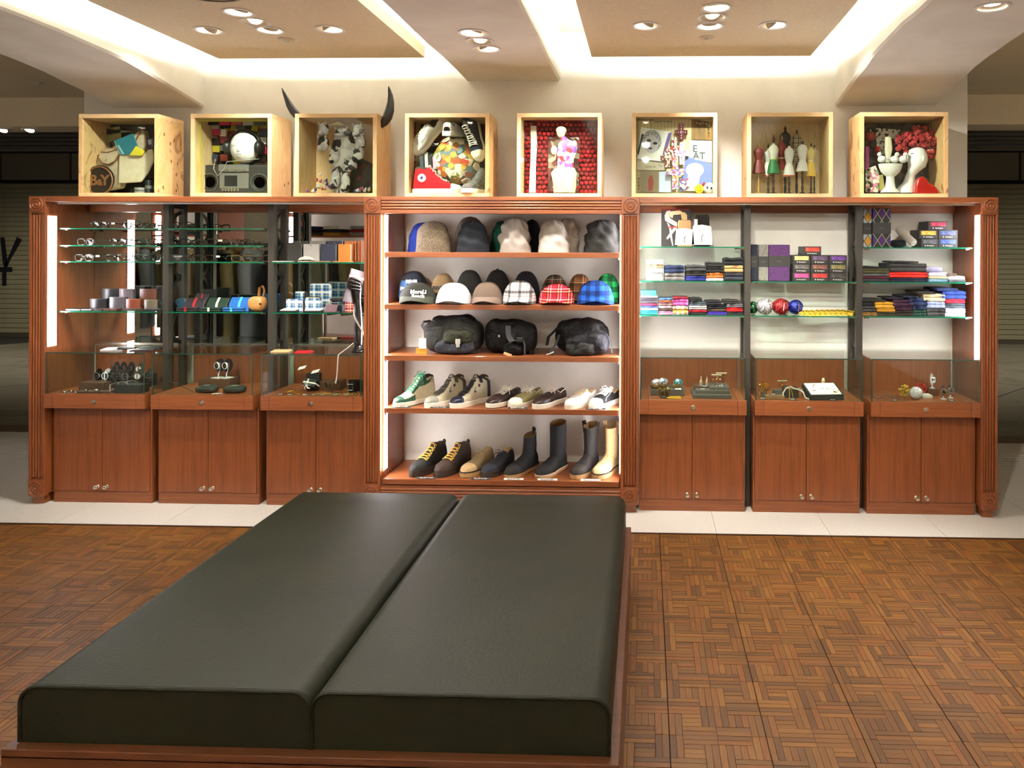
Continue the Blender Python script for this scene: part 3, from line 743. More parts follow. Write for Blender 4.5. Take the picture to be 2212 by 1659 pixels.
# ---------------------------------------------------------------- shoes
def lerp_tab(tab, s):
    for (a, va), (b, vb) in zip(tab, tab[1:]):
        if s <= b:
            k = (s - a) / (b - a); k = k * k * (3 - 2 * k); return va + (vb - va) * k
    return tab[-1][1]
WID = [(0, .020), (.05, .030), (.2, .034), (.42, .036), (.68, .047), (.85, .042), (.95, .027), (1, .008)]
class Shoe:
    def __init__(s, L, h, base=.024, wk=1., e2=.55):
        s.L, s.h, s.b, s.wk, s.e2 = L, h, base, wk, e2
    def P(s, q, t, off=0.):
        q = min(max(q, 0), 1); w = lerp_tab(WID, q) * s.wk + off; h = lerp_tab(s.h, q) + off
        c, n = math.cos(PI * t), max(0, math.sin(PI * t))
        nar = 1 - .32 * n ** 2 * min(1, h / .11)
        x = (q - .5) * s.L + (off if q > .9 else -off if q < .1 else 0)
        return (x, math.copysign(abs(c) ** .62, c) * w * nar, s.b + h * n ** s.e2)
    def patch(s, q0, q1, t0, t1, off, nq=8, nt=8, g=None, m=0):
        g = g or G()
        v = [s.P(q0 + (q1 - q0) * i / nq, t0 + (t1 - t0) * j / nt, off) for i in range(nq + 1) for j in range(nt + 1)]
        f = [(i * (nt + 1) + j, i * (nt + 1) + j + 1, (i + 1) * (nt + 1) + j + 1, (i + 1) * (nt + 1) + j) for i in range(nq) for j in range(nt)]
        return g.add(v, f, m)
    def band(s, pts_lo, pts_hi, off, g=None):
        """strip between two polylines of (q,t)"""
        g = g or G(); n = len(pts_lo)
        v = [s.P(*p, off) for p in pts_lo] + [s.P(*p, off) for p in pts_hi]
        return g.add(v, [(i, i + 1, n + i + 1, n + i) for i in range(n - 1)])
    def upper(s): return s.patch(0, 1, 0, 1, 0, 22, 16)
    def sole(s, th, ext=.004, z0=0.):
        o = []
        for i in range(19): q = i / 18; o.append(((q - .5) * s.L * (1 + ext * 2 / s.L), lerp_tab(WID, q) * s.wk + ext))
        o = o + [(a, -b) for a, b in reversed(o)]
        return G().prism(o, z0, th, plane='xy')
LOWH = [(0, .028), (.03, .055), (.12, .050), (.24, .038), (.36, .058), (.46, .052), (.62, .042), (.8, .030), (.93, .022), (1, .004)]
HIGH = [(0, .045), (.03, .128), (.14, .138), (.26, .130), (.34, .138), (.42, .112), (.52, .078), (.64, .052), (.8, .034), (.93, .026), (1, .005)]
MIDH = [(0, .04), (.03, .085), (.14, .090), (.26, .078), (.36, .072), (.48, .062), (.62, .048), (.8, .036), (.93, .028), (1, .005)]
def lace_rows(sh, q0, q1, n, m, parent, bow=True, w=.2, r=.0019, wild=0.):
    g = G(); random.seed(int(q0 * 1000) + n)
    for k in range(n):
        q = q0 + (q1 - q0) * k / max(1, n - 1)
        for sg in (-1, 1):
            a, b = (.5 - w, .5 + w) if sg > 0 else (.5 + w, .5 - w); dq = (q1 - q0) / n * .9
            g.tube([sh.P(q - dq * j / 4, a + (b - a) * j / 4, .004 + .003 * math.sin(PI * j / 4)) for j in range(5)], r, 5)
    if bow:
        x, y, z = sh.P(q0, .5, .008)
        for sg in (-1, 1):
            g.tube([(x, y, z), (x - .004, y + sg * .02, z + .016), (x + .006, y + sg * .038, z + .010), (x + .016, y + sg * .03, z - .002), (x + .004, y + sg * .006, z)], r, 5)
            g.tube([(x, y, z), (x + .012, y + sg * .022, z + .002), (x + .03, y + sg * .04, z - .018 - wild)], r, 5)
    ob('laces', g, m, parent, smooth=60)
def star(r, c, R, th, n=5):
    pts = [((r if k % 2 == 0 else r * .42) * math.sin(PI * k / n), (r if k % 2 == 0 else r * .42) * math.cos(PI * k / n)) for k in range(2 * n)]
    return G().prism(pts, 0, th).xf(R, c)
def place(sx0, sx1, Y, th):
    return (AX((sx0 + sx1) / 2, Y), Y), -PI / 2 - math.radians(th)
rubber_w = M('white_rubber', '#e8e0cc', .5); rubber_b = M('dark_rubber', '#33261e', .6); crepe = M('crepe_rubber', '#b08d5c', .7)
cotton_w = M('white_cotton_lace', '#efe8d8', .8); cotton_k = M('black_lace', '#15130f', .8)
lining = M('shoe_lining', '#3a3024', .9); lining_t = M('tan_lining', '#8a744c', .9)
def sneaker(name, px0, px1, z, th, label, H, L, up, sole_m, kind, grp, Y=4.52, **k):
    (x, y), rz = place(px0, px1, Y, th)
    t = thing(name, label, 'shoe', (x, y, z), grp, rz)
    sh = Shoe(L, H, .026, k.get('wk', 1.))
    ob('sole', sh.sole(.028), sole_m, t, bev=.003, smooth=40)
    ob('outsole', sh.sole(.004, .0042), k.get('out', sole_m), t)
    u = ob('upper', sh.upper(), up, t, smooth=60)
    ob('lining', sh.patch(.05, .30 if kind != 'high' else .27, .30, .70, .0015), k.get('lin', lining), t, smooth=60)
    if k.get('cap'): ob('toe_cap', sh.patch(.80, 1, 0, 1, .0016), k['cap'], t, smooth=60)
    return t, sh, u
SN = 'sneakers on the fourth bookcase shelf'
gz = ZS[3]
cream = leather('#cfc4a6', .5); green = leather('#1f4a35'); grey = leather('#8a8578'); olive_d = leather('#4a4a35'); navy = leather('#16182a', .3); kidg = leather('#bcb296')
# green high-top
t, sh, u = sneaker('high_top_sneaker', 856, 938, gz, 34, 'cream and green high-top sneaker with bunched green laces', HIGH, .29, cream, rubber_w, 'high', SN, out=green)
ob('toe_panel', sh.patch(.86, 1, 0, 1, .0018), green, t, smooth=60); ob('eyelet_panel', sh.patch(.36, .66, .22, .36, .0018).add([], []), green, t, smooth=60); ob('eyelet_panel', sh.patch(.36, .66, .64, .78, .0018), green, t, smooth=60)
ob('ankle_panel', sh.patch(.26, .40, .18, .40, .002), green, t, smooth=60); ob('mudguard', sh.patch(.60, .88, .0, .13, .0018), green, t, smooth=60)
ob('side_mark', sh.band([(.10, .30), (.2, .16), (.32, .12), (.46, .2)], [(.10, .27), (.2, .22), (.3, .2), (.46, .26)], .0026), green, t, smooth=60)
lace_rows(sh, .30, .64, 8, M('green_lace', '#2f7d59', .8), t, True, .17, .003)
# two high-tops with a star
for nm, a, b, tip, pan, lab in (('grey', 920, 1008, grey, olive_d, 'grey and cream leather high-top sneaker with star and chevron'), ('navy', 975, 1060, navy, leather('#1b1c22', .35), 'navy and cream leather high-top sneaker with star and chevron')):
    t, sh, u = sneaker('high_top_sneaker', a, b, gz, 34, lab, HIGH, .295, kidg, rubber_w, 'high', SN)
    ob('toe_panel', sh.patch(.80, 1, 0, 1, .0018), tip, t, smooth=60)
    ob('vamp_panel', sh.patch(.40, .80, .36, .64, .0014), pan, t, smooth=60)
    ob('ankle_strap', sh.band([(.30, .36), (.2, .25), (.08, .16), (0, .12)], [(.30, .42), (.2, .34), (.08, .25), (0, .2)], .0024), pan, t, smooth=60)
    ob('heel_counter', sh.patch(0, .13, .0, .22, .002), pan, t, smooth=60)
    ob('collar_panel', sh.patch(.24, .34, .18, .42, .0018), pan, t, smooth=60)
    lace_rows(sh, .36, .74, 8, cotton_k, t, False, .16, .0022)
    p = Vector(sh.P(.36, .13, .003)); ob('star_mark', star(.012, p, Matrix.Identity(3) @ RX(PI) , .003), cotton_k, t)
    q = [sh.P(.46, .12, .003), sh.P(.43, .17, .003), sh.P(.46, .07, .003)]
    ob('chevron_mark', sh.band([(.43, .19), (.48, .14), (.44, .08)], [(.47, .19), (.52, .14), (.48, .08)], .003), pan, t, smooth=60)
brown_s = leather('#2b201b', .5); olive_c = fabric('#8c8358'); black_s = fabric('#1b1a1c')
t, sh, u = sneaker('low_sneaker', 1053, 1128, gz, 30, 'dark brown low lace-up sneaker with loose white laces', LOWH, .285, brown_s, rubber_w, 'low', SN, out=rubber_b)
lace_rows(sh, .38, .66, 5, cotton_w, t, True, .16, .002, .01); ob('foxing', sh.patch(.78, 1, 0, 1, .0014), leather('#33211f', .3), t, smooth=60)
t, sh, u = sneaker('boat_shoe', 1102, 1173, gz, 30, 'olive canvas boat shoe with white toe', LOWH, .285, olive_c, rubber_w, 'low', SN, cap=rubber_w, lin=M('olive_lining', '#6f6a45', .9))
lace_rows(sh, .40, .54, 3, cotton_w, t, True, .15, .002)
ob('collar_lace', G().tube([sh.P(q, .30, .003) for q in (.05, .14, .24, .34)], .0022, 5), cotton_w, t, smooth=60)
t, sh, u = sneaker('boat_shoe', 1151, 1227, gz, 30, 'dark brown leather boat shoe with white laces', LOWH, .29, leather('#2a1d18', .4), rubber_w, 'low', SN)
lace_rows(sh, .40, .54, 3, cotton_w, t, True, .15, .002)
ob('collar_lace', G().tube([sh.P(q, .30, .003) for q in (.05, .14, .24, .34)], .0024, 5), cotton_w, t, smooth=60)
t, sh, u = sneaker('low_sneaker', 1221, 1293, gz, 30, 'plain white leather low sneaker with cream laces', LOWH, .28, leather('#d5d0c8', .4), rubber_w, 'low', SN, cap=M('white_toe', '#e8e4da', .35), lin=M('beige_lining', '#a58e66', .9))
lace_rows(sh, .38, .68, 6, M('cream_lace', '#cdbd98', .8), t, False, .16, .0022)
t, sh, u = sneaker('low_sneaker', 1271, 1345, gz, 30, 'black canvas oxford sneaker with white toe and stitching', LOWH, .28, black_s, rubber_w, 'low', SN, cap=rubber_w, lin=M('beige_lining', '#a58e66', .9))
lace_rows(sh, .37, .66, 6, cotton_w, t, True, .18, .0028, -.01)
ob('piping', G().tube([sh.P(q, tt, .002) for q, tt in ((.36, .3), (.5, .22), (.66, .2), (.72, .06))], .0016, 5), cotton_w, t, smooth=60)
# boots
BT = 'boots on the lowest bookcase shelf'; bz_ = ZS[4]
def boot(name, px0, px1, th, label, up, sole_m, H, shaft=None, L=.285, Y=4.53, cap=None, sole_h=.03, lin=lining_t, wk=1.05):
    (x, y), rz = place(px0, px1, Y, th)
    t = thing(name, label, 'boot', (x, y, bz_), BT, rz); sh = Shoe(L, H, sole_h - .004, wk)
    ob('sole', sh.sole(sole_h, .005), sole_m, t, bev=.002, smooth=40)
    ob('welt', sh.sole(sole_h + .004, .0055, sole_h - .002), M('dark_welt', '#1c1712', .6) if sole_m is not rubber_b else rubber_b, t)
    ob('upper', sh.upper(), up, t, smooth=60)
    if cap: ob('toe_cap', sh.patch(.74, 1, 0, 1, .0018), cap, t, smooth=60)
    if shaft:
        rings = []; n = 18
        for z, cx, rx, ry in shaft:
            rings.append([(cx + rx * math.cos(2 * PI * i / n), ry * math.sin(2 * PI * i / n), z + .012 * math.cos(2 * PI * i / n) * (-1 if z == shaft[-1][0] else 0)) for i in range(n)])
        ob('shaft', G().loft(rings, cap=False), up, t, smooth=60)
        inner = [[(p[0] * .93 + shaft[-1][1] * .07, p[1] * .9, p[2] - d) for p in rings[-1]] for d in (0.0, .06)]
        ob('lining', G().loft([rings[-1]] + inner, cap=False).add(inner[1], [tuple(range(n))]), lin, t, smooth=60)
    else: ob('lining', sh.patch(.05, .28, .28, .72, .0016), lin, t, smooth=60)
    return t, sh
hk = [(0, .05), (.03, .115), (.14, .125), (.27, .120), (.36, .124), (.44, .100), (.56, .072), (.68, .054), (.82, .042), (.93, .034), (1, .006)]
for a, b, c, lab in ((896, 960, '#14130f', 'black suede hiking boot with yellow laces'), (948, 1014, '#2c1f16', 'dark brown suede hiking boot with yellow laces')):
    m = leather(c, .8)
    t, sh = boot('hiking_boot', a, b, 26, lab, m, rubber_b, hk, L=.29, sole_h=.036, lin=lining, cap=leather('#1d1c1a' if c == '#14130f' else '#38281e', .8))
    lace_rows(sh, .40, .70, 6, M('yellow_lace', '#d9a93a', .7), t, False, .20, .0026)
    g = G()
    for q in (.44, .5, .56, .62, .68):
        for tt in (.29, .71): g.sup(sh.P(q, tt, .004), (.004, .004, .004), nu=8, nv=5)
    ob('eyelets', g, chrome, t, smooth=60)
    ob('tongue', sh.patch(.26, .40, .36, .64, .008), m, t, smooth=60)
    ob('pull_loop', G().tube([(-.142, 0, .128), (-.15, 0, .15), (-.14, 0, .162), (-.13, 0, .15), (-.13, 0, .13)], .003, 6, flat=(.006, .0015)), cotton_k, t, smooth=60)
for a, b, c, cp, sl_, lab in ((1006, 1061, '#7d6b48', '#b89a6c', crepe, 'olive suede desert boot with tan toe cap'), (1048, 1108, '#16161a', '#20242e', rubber_b, 'navy suede desert boot with navy toe cap')):
    m = leather(c, .85)
    t, sh = boot('desert_boot', a, b, 25, lab, m, sl_, [(0, .04), (.03, .09), (.14, .1), (.28, .085), (.38, .074), (.5, .06), (.64, .048), (.8, .038), (.93, .03), (1, .005)], L=.28, cap=leather(cp, .85))
    lace_rows(sh, .40, .50, 3, M('tan_lace', '#a48a5c', .8) if c != '#16161a' else cotton_k, t, True, .14, .0018, .004)
    g = G()
    for k in range(7): g.box(-.02 + k * .018, -.012 + k * .018, .046, .0555, 0, .012)
    ob('lugs', g, sl_, t)
FH = [(0, .04), (.04, .085), (.2, .10), (.36, .095), (.46, .074), (.6, .056), (.78, .040), (.93, .03), (1, .005)]
black_sd = leather('#0f0e0e', .85)
t, sh = boot('chelsea_boot', 1098, 1160, 27, 'black suede chelsea boot with a pull tab', black_sd, crepe, FH, [(.08, -.075, .058, .037), (.12, -.080, .050, .037), (.17, -.083, .046, .036), (.208, -.084, .045, .036)], cap=leather('#1d1a18', .85), sole_h=.024)
ob('elastic_gore', G().sup((-.083, .036, .15), (.018, .003, .05), 1, .6), M('black_elastic', '#1a1a1c', .95), t, smooth=60)
ob('pull_tab', G().tube([(-.128, 0, .20), (-.134, 0, .235), (-.124, 0, .246), (-.116, 0, .235), (-.12, 0, .20)], .004, 6, flat=(.008, .002)), cotton_k, t, smooth=60)
t, sh = boot('tall_boot', 1164, 1223, 25, 'tall plain black suede boot with a banded pale sole', black_sd, crepe, FH, [(.08, -.07, .06, .044), (.14, -.074, .054, .048), (.2, -.074, .052, .049), (.26, -.074, .052, .050), (.285, -.074, .052, .050)], cap=leather('#161616', .85), sole_h=.026)
ob('sole_stripe', sh.sole(.022, .0058, .016), M('white_stripe', '#d8cdb8', .6), t)
for a, b, c, lab in ((1238, 1294, '#1e1915', 'dark brown pull-on work boot with pull loops'), (1288, 1336, '#b5996a', 'sand suede pull-on work boot with pull loops')):
    m = leather(c, .8)
    t, sh = boot('work_boot', a, b, 22, lab, m, crepe, FH, [(.08, -.07, .060, .039), (.13, -.076, .050, .038), (.2, -.076, .050, .041), (.25, -.076, .052, .043), (.272, -.076, .053, .044)], cap=leather('#2b231c' if c == '#1e1915' else '#c4a778', .8), L=.28)
    for sg in (-1, 1):
        ob('pull_loop', G().tube([(-.076, sg * .043, .22), (-.076, sg * .047, .26), (-.076, sg * .052, .292), (-.076, sg * .042, .296), (-.076, sg * .038, .27)], .004, 6, flat=(.009, .002)), m, t, smooth=60)
# price strips
card_k = M('black_card', '#100f0e', .5); ink_w = M('white_ink', '#e9e6df', .6); card_w = M('white_card', '#ece9e2', .6); ink_k = M('black_ink', '#1a1918', .6)
def price(px, py, z, Y, txt, label, inv=False, w=.115, grp='price strips on the shoe shelves', tilt=-.9, h=.012):
    x = AX(px, Y, py); t = thing('price_strip', label, 'price tag', (x, Y, z), grp)
    g = G().obox((0, 0, .006), (w, .002, h), RX(tilt)); ob('card', g, card_w if inv else card_k, t)
    fontobj(txt, .011 * h / .012, ink_k if inv else ink_w, t, (0, -.0016, .0068), (PI / 2 + tilt, 0, 0))
for px, lab in ((869, 'black price strip under the green high-top'), (952, 'black price strip under the grey high-top'), (1121, 'black price strip under the olive boat shoe'), (1289, 'black price strip under the black oxford sneaker')):
    price(px, 884, gz, 4.392, '¥18,900/ ¥17,850-', lab)
for px, lab, inv in ((925, 'black price strip under the black hiking boot', 0), (1042, 'black price strip under the desert boots', 0), (1113, 'white price strip under the chelsea boot', 1), (1186, 'white price strip under the tall black boot', 1), (1279, 'white price strip under the work boots', 1)):
    price(px, 1047, bz_, 4.372, '¥25,200 ¥17,850-', lab, inv)

# ---------------------------------------------------------------- hats
def knit_hat(px0, px1, pyt, Y, z, label, mat, seed, slouch=0., dy=.07, fold=.006, grp='knit hats on the top bookcase shelf', name='knit_hat', pyb=None, sq=2.6, band=True):
    x0, x1 = AX(px0, Y), AX(px1, Y); zt = AZ(pyt, Y, (px0 + px1) / 2); h = zt - z; rx = (x1 - x0) / 2
    t = thing(name, label, 'hat', ((x0 + x1) / 2, Y, z), grp); rnd = random.Random(seed)
    ph = [rnd.uniform(0, 6.28) for _ in range(6)]; rings = []; n = 40; N = 20
    for j in range(N + 1):
        q = j / N; k = max(0., 1 - q ** sq) ** (1 / 2.2)
        if j == N: k = .03
        ring = []
        for i in range(n):
            a = 2 * PI * i / n
            d = fold * (1.3 * math.sin(3 * a + ph[0] + q * 9) * math.sin(q * 6 + ph[1]) + .8 * math.sin(5 * a + ph[2] - q * 7) + .6 * math.sin(9 * a + ph[3] + q * 14) + .8 * math.sin(2 * a + ph[4] + q * 17)) * min(1, q * 3)
            ring.append(((rx * k + d) * math.cos(a) + slouch * q * q * h, (dy * k + d) * math.sin(a), q * h + d * .5 * (q < .97)))
        rings.append(ring)
    ob('crown', G().loft(rings), mat, t, smooth=70)
    if band:
        g = G().loft([[((rx + .0025) * math.cos(2 * PI * i / n), (dy + .0025) * math.sin(2 * PI * i / n), zz) for i in range(n)] for zz in (.0, .012, .016)], cap=False)
        ob('hem', g, mat, t, smooth=70)
    return t
z0 = ZS[0]
tweed = noisy('brown_tweed', [(.4, '#2f271f'), (.5, '#554839'), (.6, '#83735c')], (1, 1, 1), 380, 2, .95, bump=.3)
tweed2 = noisy('grey_tweed', [(.4, '#3a372f'), (.5, '#5a564c'), (.62, '#958d7c')], (1, 1, 1), 300, 2, .95, bump=.3)
knit_hat(882, 950, 483, 4.65, z0, 'blue knit hat half hidden behind the brown tweed hat', fabric('#1c2f7a'), 3, fold=.002)
knit_hat(900, 974, 480, 4.485, z0, 'brown tweed hat at the left of the top shelf', tweed, 4, fold=.002, sq=3.4)
knit_hat(981, 1051, 470, 4.65, z0, 'grey tweed hat with ear flaps behind the slate cap', tweed2, 5, fold=.002)
knit_hat(988, 1058, 479, 4.485, z0, 'dark slate soft hat in front of the grey tweed one', fabric('#1d2026'), 6, fold=.004)
knit_hat(1061, 1110, 479, 4.65, z0, 'green knit hat peeking out beside the crumpled grey one', fabric('#0e4a3a'), 7, fold=.002)
knit_hat(1081, 1147, 471, 4.48, z0, 'crumpled pale grey slouchy knit hat', fabric('#a39a92'), 8, fold=.006, sq=3.2)
knit_hat(1130, 1171, 475, 4.65, z0, 'black knit hat standing behind the pale hats', fabric('#14161c'), 9, fold=.002)
knit_hat(1164, 1230, 476, 4.48, z0, 'off-white knit hat folded smooth', fabric('#b3ada4'), 10, fold=.004, sq=3.2)
knit_hat(1205, 1250, 472, 4.65, z0, 'cream knit hat behind the off-white one', fabric('#b5ac9c'), 11, fold=.007, sq=3.)
knit_hat(1262, 1342, 475, 4.485, z0, 'charcoal slouchy knit hat at the right of the top shelf', fabric('#242320', amt=.3), 12, fold=.0075, sq=2.9)
def cap(px0, px1, pyt, Y, z, label, mat, brim=None, lift=0., text=None, tmat=None, tz=.5, ts=.03, side=None, grp='caps on the second bookcase shelf', bd=.058, dy=.07, seed=1, button=False, tx=0.):
    x0, x1 = AX(px0, Y), AX(px1, Y); zt = AZ(pyt, Y, (px0 + px1) / 2); h = zt - z - lift; rx = (x1 - x0) / 2
    t = thing('cap', label, 'cap', ((x0 + x1) / 2, Y, z), grp); n = 28; N = 9; rnd = random.Random(seed); ph = rnd.uniform(0, 6)
    rings = []
    for j in range(N + 1):
        th = PI / 2 * j / N; q = math.sin(th) ** 1.1; k = max(.015, math.cos(th) ** .72)
        rings.append([((rx * k + .003 * math.sin(6 * 2 * PI * i / n + ph) * math.sin(PI * q)) * math.cos(2 * PI * i / n), (dy * k + .002 * math.sin(5 * 2 * PI * i / n + ph + q * 6) * math.sin(PI * q)) * math.sin(2 * PI * i / n), lift + q * h) for i in range(n)])
    c = ob('crown', G().loft(rings), mat, t, smooth=70)
    if brim is not None:
        top, bot = [], []; v = []; nb = 12
        for i in range(nb + 1):
            a = -PI + PI * i / nb
            ix, iy = rx * .93 * math.cos(a), dy * .95 * math.sin(a)
            e = math.sin(-a) ** .8
            oxx, oyy = rx * .95 * math.cos(a), dy * .95 * math.sin(a) - bd * e
            zi = lift + .040; zo = .001 + .021 * math.sin(-a) ** 3
            v += [(ix, iy, zi), (oxx, oyy, zo + .003), (oxx, oyy, zo), (ix, iy, zi - .004)]
        f = []
        for i in range(nb):
            for j in range(4): f.append((i * 4 + j, i * 4 + (j + 1) % 4, (i + 1) * 4 + (j + 1) % 4, (i + 1) * 4 + j))
        ob('brim', G().add(v, f), brim, t, smooth=50)
    if button: ob('button', G().sup((0, 0, lift + h), (.008, .008, .006)), mat, t, smooth=60)
    if side is not None:
        ob('side_panel', G().loft([[((rx * k + .002) * math.cos(a), (dy * k + .002) * math.sin(a), lift + q * h) for a in [PI * .75 + .75 * PI * i / 8 for i in range(9)]] for q, k in [(math.sin(a_) ** 1.1, math.cos(a_) ** .72) for a_ in (.03, .25, .5, .75)]], cap=False, closed=False), side, t, smooth=60)
    if text:
        for line, zz in text:
            k = math.cos(math.asin(zz ** .91)) ** .72
            fontobj(line, ts, tmat, t, (tx, -(dy * k + .004), lift + zz * h), (PI / 2 - .35 * zz, 0, .04), ext=.0012, bold=.0012)
    return t
z1 = ZS[1]
tart_bw = plaid('plaid_white_black', '#d9d5d3', [('#1c1a1a', .05, .3, .75), ('#8a8790', .45, .6, .4), ('#7b4a2c', .8, .84, .8)], .062)
tart_r = plaid('tartan_red', '#b3141c', [('#151515', .1, .2, .75), ('#e9dca0', .24, .28, .85), ('#ece6dc', .5, .54, .8), ('#1d3050', .7, .78, .6)], .06)
buf_b = plaid('check_blue', '#1b4fae', [('#0c0e16', .0, .5, .62)], .055)
buf_g = plaid('check_green', '#1f9a4e', [('#0c120e', .0, .5, .68)], .065)
tart_d = plaid('tartan_dark', '#3f3a2e', [('#14160f', .1, .35, .6), ('#8c1f1c', .5, .57, .8), ('#8d8468', .75, .85, .6)], .05)
tart_br = plaid('tartan_brown', '#6a3c22', [('#2c2a1c', .05, .3, .6), ('#cbb58c', .45, .5, .8), ('#8c7a50', .7, .75, .6)], .05)
YF, YR = 4.465, 4.62
cap(862, 926, 588, YR, z1, 'navy cap with white block letters and a denim side', fabric('#20242d'), None, .02, [('REVEL', .62), ('FOUNDAT', .36)], ink_w, ts=.028, side=fabric('#41628f'), dy=.066, tx=.008)
cap(931, 986, 593, YR, z1, 'khaki cap with black block letters behind the white cap', fabric('#8a7350'), None, .0, [('REVEL', .5), ('FOUND', .28)], ink_k, ts=.028, dy=.064, tx=-.012)
cap(986, 1045, 585, YR, z1, 'charcoal cap with a slate brim in the back row', fabric('#2b2b28'), fabric('#5d6362'), .02, dy=.066)
cap(1046, 1105, 584, YR, z1, 'black button-topped cap behind the taupe cap', fabric('#15120f'), fabric('#15120f'), .0, dy=.066, button=True)
cap(1107, 1168, 587, YR, z1, 'black cap behind the white plaid cap', fabric('#16141a'), fabric('#16141a'), .0, dy=.066)
cap(1169, 1229, 594, YR, z1, 'dark green tartan cap behind the red tartan cap', tart_d, tart_d, .0, dy=.066)
cap(1226, 1281, 592, YR, z1, 'brown tartan cap in the back row', tart_br, tart_br, .0, dy=.066)
cap(1285, 1342, 591, YR, z1, 'green and black check cap at the right of the back row', buf_g, buf_g, .0, dy=.066)
cap(864, 943, 613, YF, z1, 'black cap with white script lettering at the left of the front row', fabric('#25251f'), fabric('#3a3d33'), .004, [('MoreLi', .56), ('Beach', .36)], ink_w, ts=.032, tx=.022)
cap(942, 1021, 613, YF, z1, 'white cap in the front row', fabric('#b3b0b0', amt=.03), fabric('#bab7b6', amt=.03), .004, seed=5)
cap(1020, 1088, 611, YF, z1, 'taupe brown cap in the front row', fabric('#6b5a4e'), fabric('#7d6a60'), .004, seed=6)
cap(1087, 1159, 607, YF, z1, 'black and white plaid cap in the front row', tart_bw, tart_bw, .004, seed=7)
cap(1165, 1242, 614, YF, z1, 'red tartan cap in the front row', tart_r, tart_r, .004, seed=8)
cap(1247, 1328, 606, YF, z1, 'blue and black check cap at the right of the front row', buf_b, buf_b, .004, seed=9, bd=.03)

# ---------------------------------------------------------------- bags
nyl_k = noisy('black_nylon', [(.3, '#0a0909'), (.7, '#131212')], (1, 1, 1), 16, 5, .62, .9, 1., .02, .2)
nyl_g = noisy('grey_nylon', [(.3, '#1e1e1b'), (.7, '#2b2b27')], (1, 1, 1), 16, 5, .62, .9, 1., .02, .2)
nyl_s = noisy('slate_nylon', [(.3, '#30333a'), (.7, '#454951')], (1, 1, 1), 16, 5, .62, .9, 1., .02, .2)
nyl_o = noisy('olive_nylon', [(.3, '#222318'), (.7, '#303121')], (1, 1, 1), 16, 5, .62, .9, 1., .02, .2)
def lump(c, r, seed, amp=.008, e1=.6, e2=.55, g=None, nu=28, nv=16):
    rn = random.Random(seed); ph = [rn.uniform(0, 6.3) for _ in range(6)]
    def fn(p):
        d = amp * (math.sin(p.x * 31 + ph[0]) * math.sin(p.z * 37 + ph[1]) + .7 * math.sin(p.x * 63 + p.z * 40 + ph[2]) + .5 * math.sin(p.z * 90 - p.x * 50 + ph[3]))
        return Vector((p.x, p.y - d * (1 if p.y < 0 else 0), p.z + d * .6 * (p.z > 0)))
    return (g or G()).sup(c, r, e1, e2, nu, nv, 0, fn)
def strap(pts, w, th, m, parent, name='strap'):
    return ob(name, G().tube(pts, .01, 8, flat=(w, th)), m, parent, smooth=50)
z2 = ZS[2]; BG = 'black bags on the third bookcase shelf'
def W_(px, Y): return AX(px, Y, 730)
Y = 4.52; xa, xb = W_(919, Y), W_(1046, Y); cx = (xa + xb) / 2; hw = (xb - xa) / 2; k = hw / .17
t = thing('messenger_bag', 'grey-black nylon bag with a buckled front pocket and hang tags', 'bag', (cx, Y, z2), BG)
ob('body', lump((0, 0, .105), (hw * .98, .1, .105), 1), nyl_g, t, smooth=70)
ob('top_flap', lump((-.0, .0, .175), (hw * .72, .085, .05), 2), nyl_k, t, smooth=70)
ob('lower_panel', lump((.02, -.04, .052), (hw * .7, .07, .05), 3, .006), nyl_s, t, smooth=70)
fp = ob('front_pocket', lump((.045, -.075, .105), (hw * .50, .05, .045), 4, .004), nyl_o, t, smooth=70)
ob('zip_flap', lump((-.02, -.07, .155), (hw * .72, .03, .016), 5, .004), nyl_g, t, smooth=70)
strap([(.055, -.128, .125), (.057, -.13, .09), (.058, -.128, .05), (.06, -.118, .022)], .012, .002, M('black_webbing', '#121212', .7), t, 'webbing')
ob('buckle', G().box(.042, .07, -.14, -.132, .068, .098).box(.046, .066, -.139, -.131, .05, .068), M('clear_buckle', '#b9b1ac', .3), t, bev=.002)
strap([(-hw * .95, .0, .12), (-hw * 1.05, -.02, .16), (-hw * 1.0, -.02, .185), (-hw * .8, 0, .19)], .018, .003, M('black_webbing', '#121212', .7), t, 'side_strap')
ob('hang_tag', G().obox((-hw * .93, -.09, .065), (.042, .001, .062), RZ(.15)), card_w, t)
ob('hang_tag', G().obox((-hw * .98, -.083, .02), (.062, .001, .036), RZ(.1) @ RY(.1)), M('orange_tag', '#c98a1e', .6), t)
ob('tag_string', G().tube([(-hw * .93, -.09, .096), (-hw * .95, -.08, .115), (-hw * .92, -.06, .13)], .001, 5), cotton_w, t)
Y = 4.54; xa, xb = W_(1048, Y), W_(1165, Y); cx = (xa + xb) / 2; hw = (xb - xa) / 2
t = thing('hip_bag', 'black nylon hip bag with webbing straps in the middle', 'bag', (cx, Y, z2), BG)
ob('body', lump((-.03, 0.02, .1), (hw * .8, .09, .1), 6), nyl_k, t, smooth=70)
ob('side_body', lump((.06, -.02, .095), (hw * .58, .085, .092), 7), nyl_k, t, smooth=70)
wb = M('grey_webbing', '#35353a', .7)
strap([(-.005, -.09, .17), (.0, -.112, .14), (.005, -.118, .11), (.03, -.125, .075)], .016, .003, wb, t, 'webbing')
strap([(-.012, -.115, .06), (.03, -.128, .085), (.07, -.124, .09), (.095, -.118, .095)], .014, .003, wb, t, 'webbing')
strap([(.085, -.118, .1), (.1, -.124, .06), (.1, -.12, .003)], .011, .002, wb, t, 'webbing')
strap([(.12, -.06, .06), (.135, -.07, .03), (.13, -.075, .004)], .014, .003, M('black_webbing', '#121212', .7), t, 'webbing')
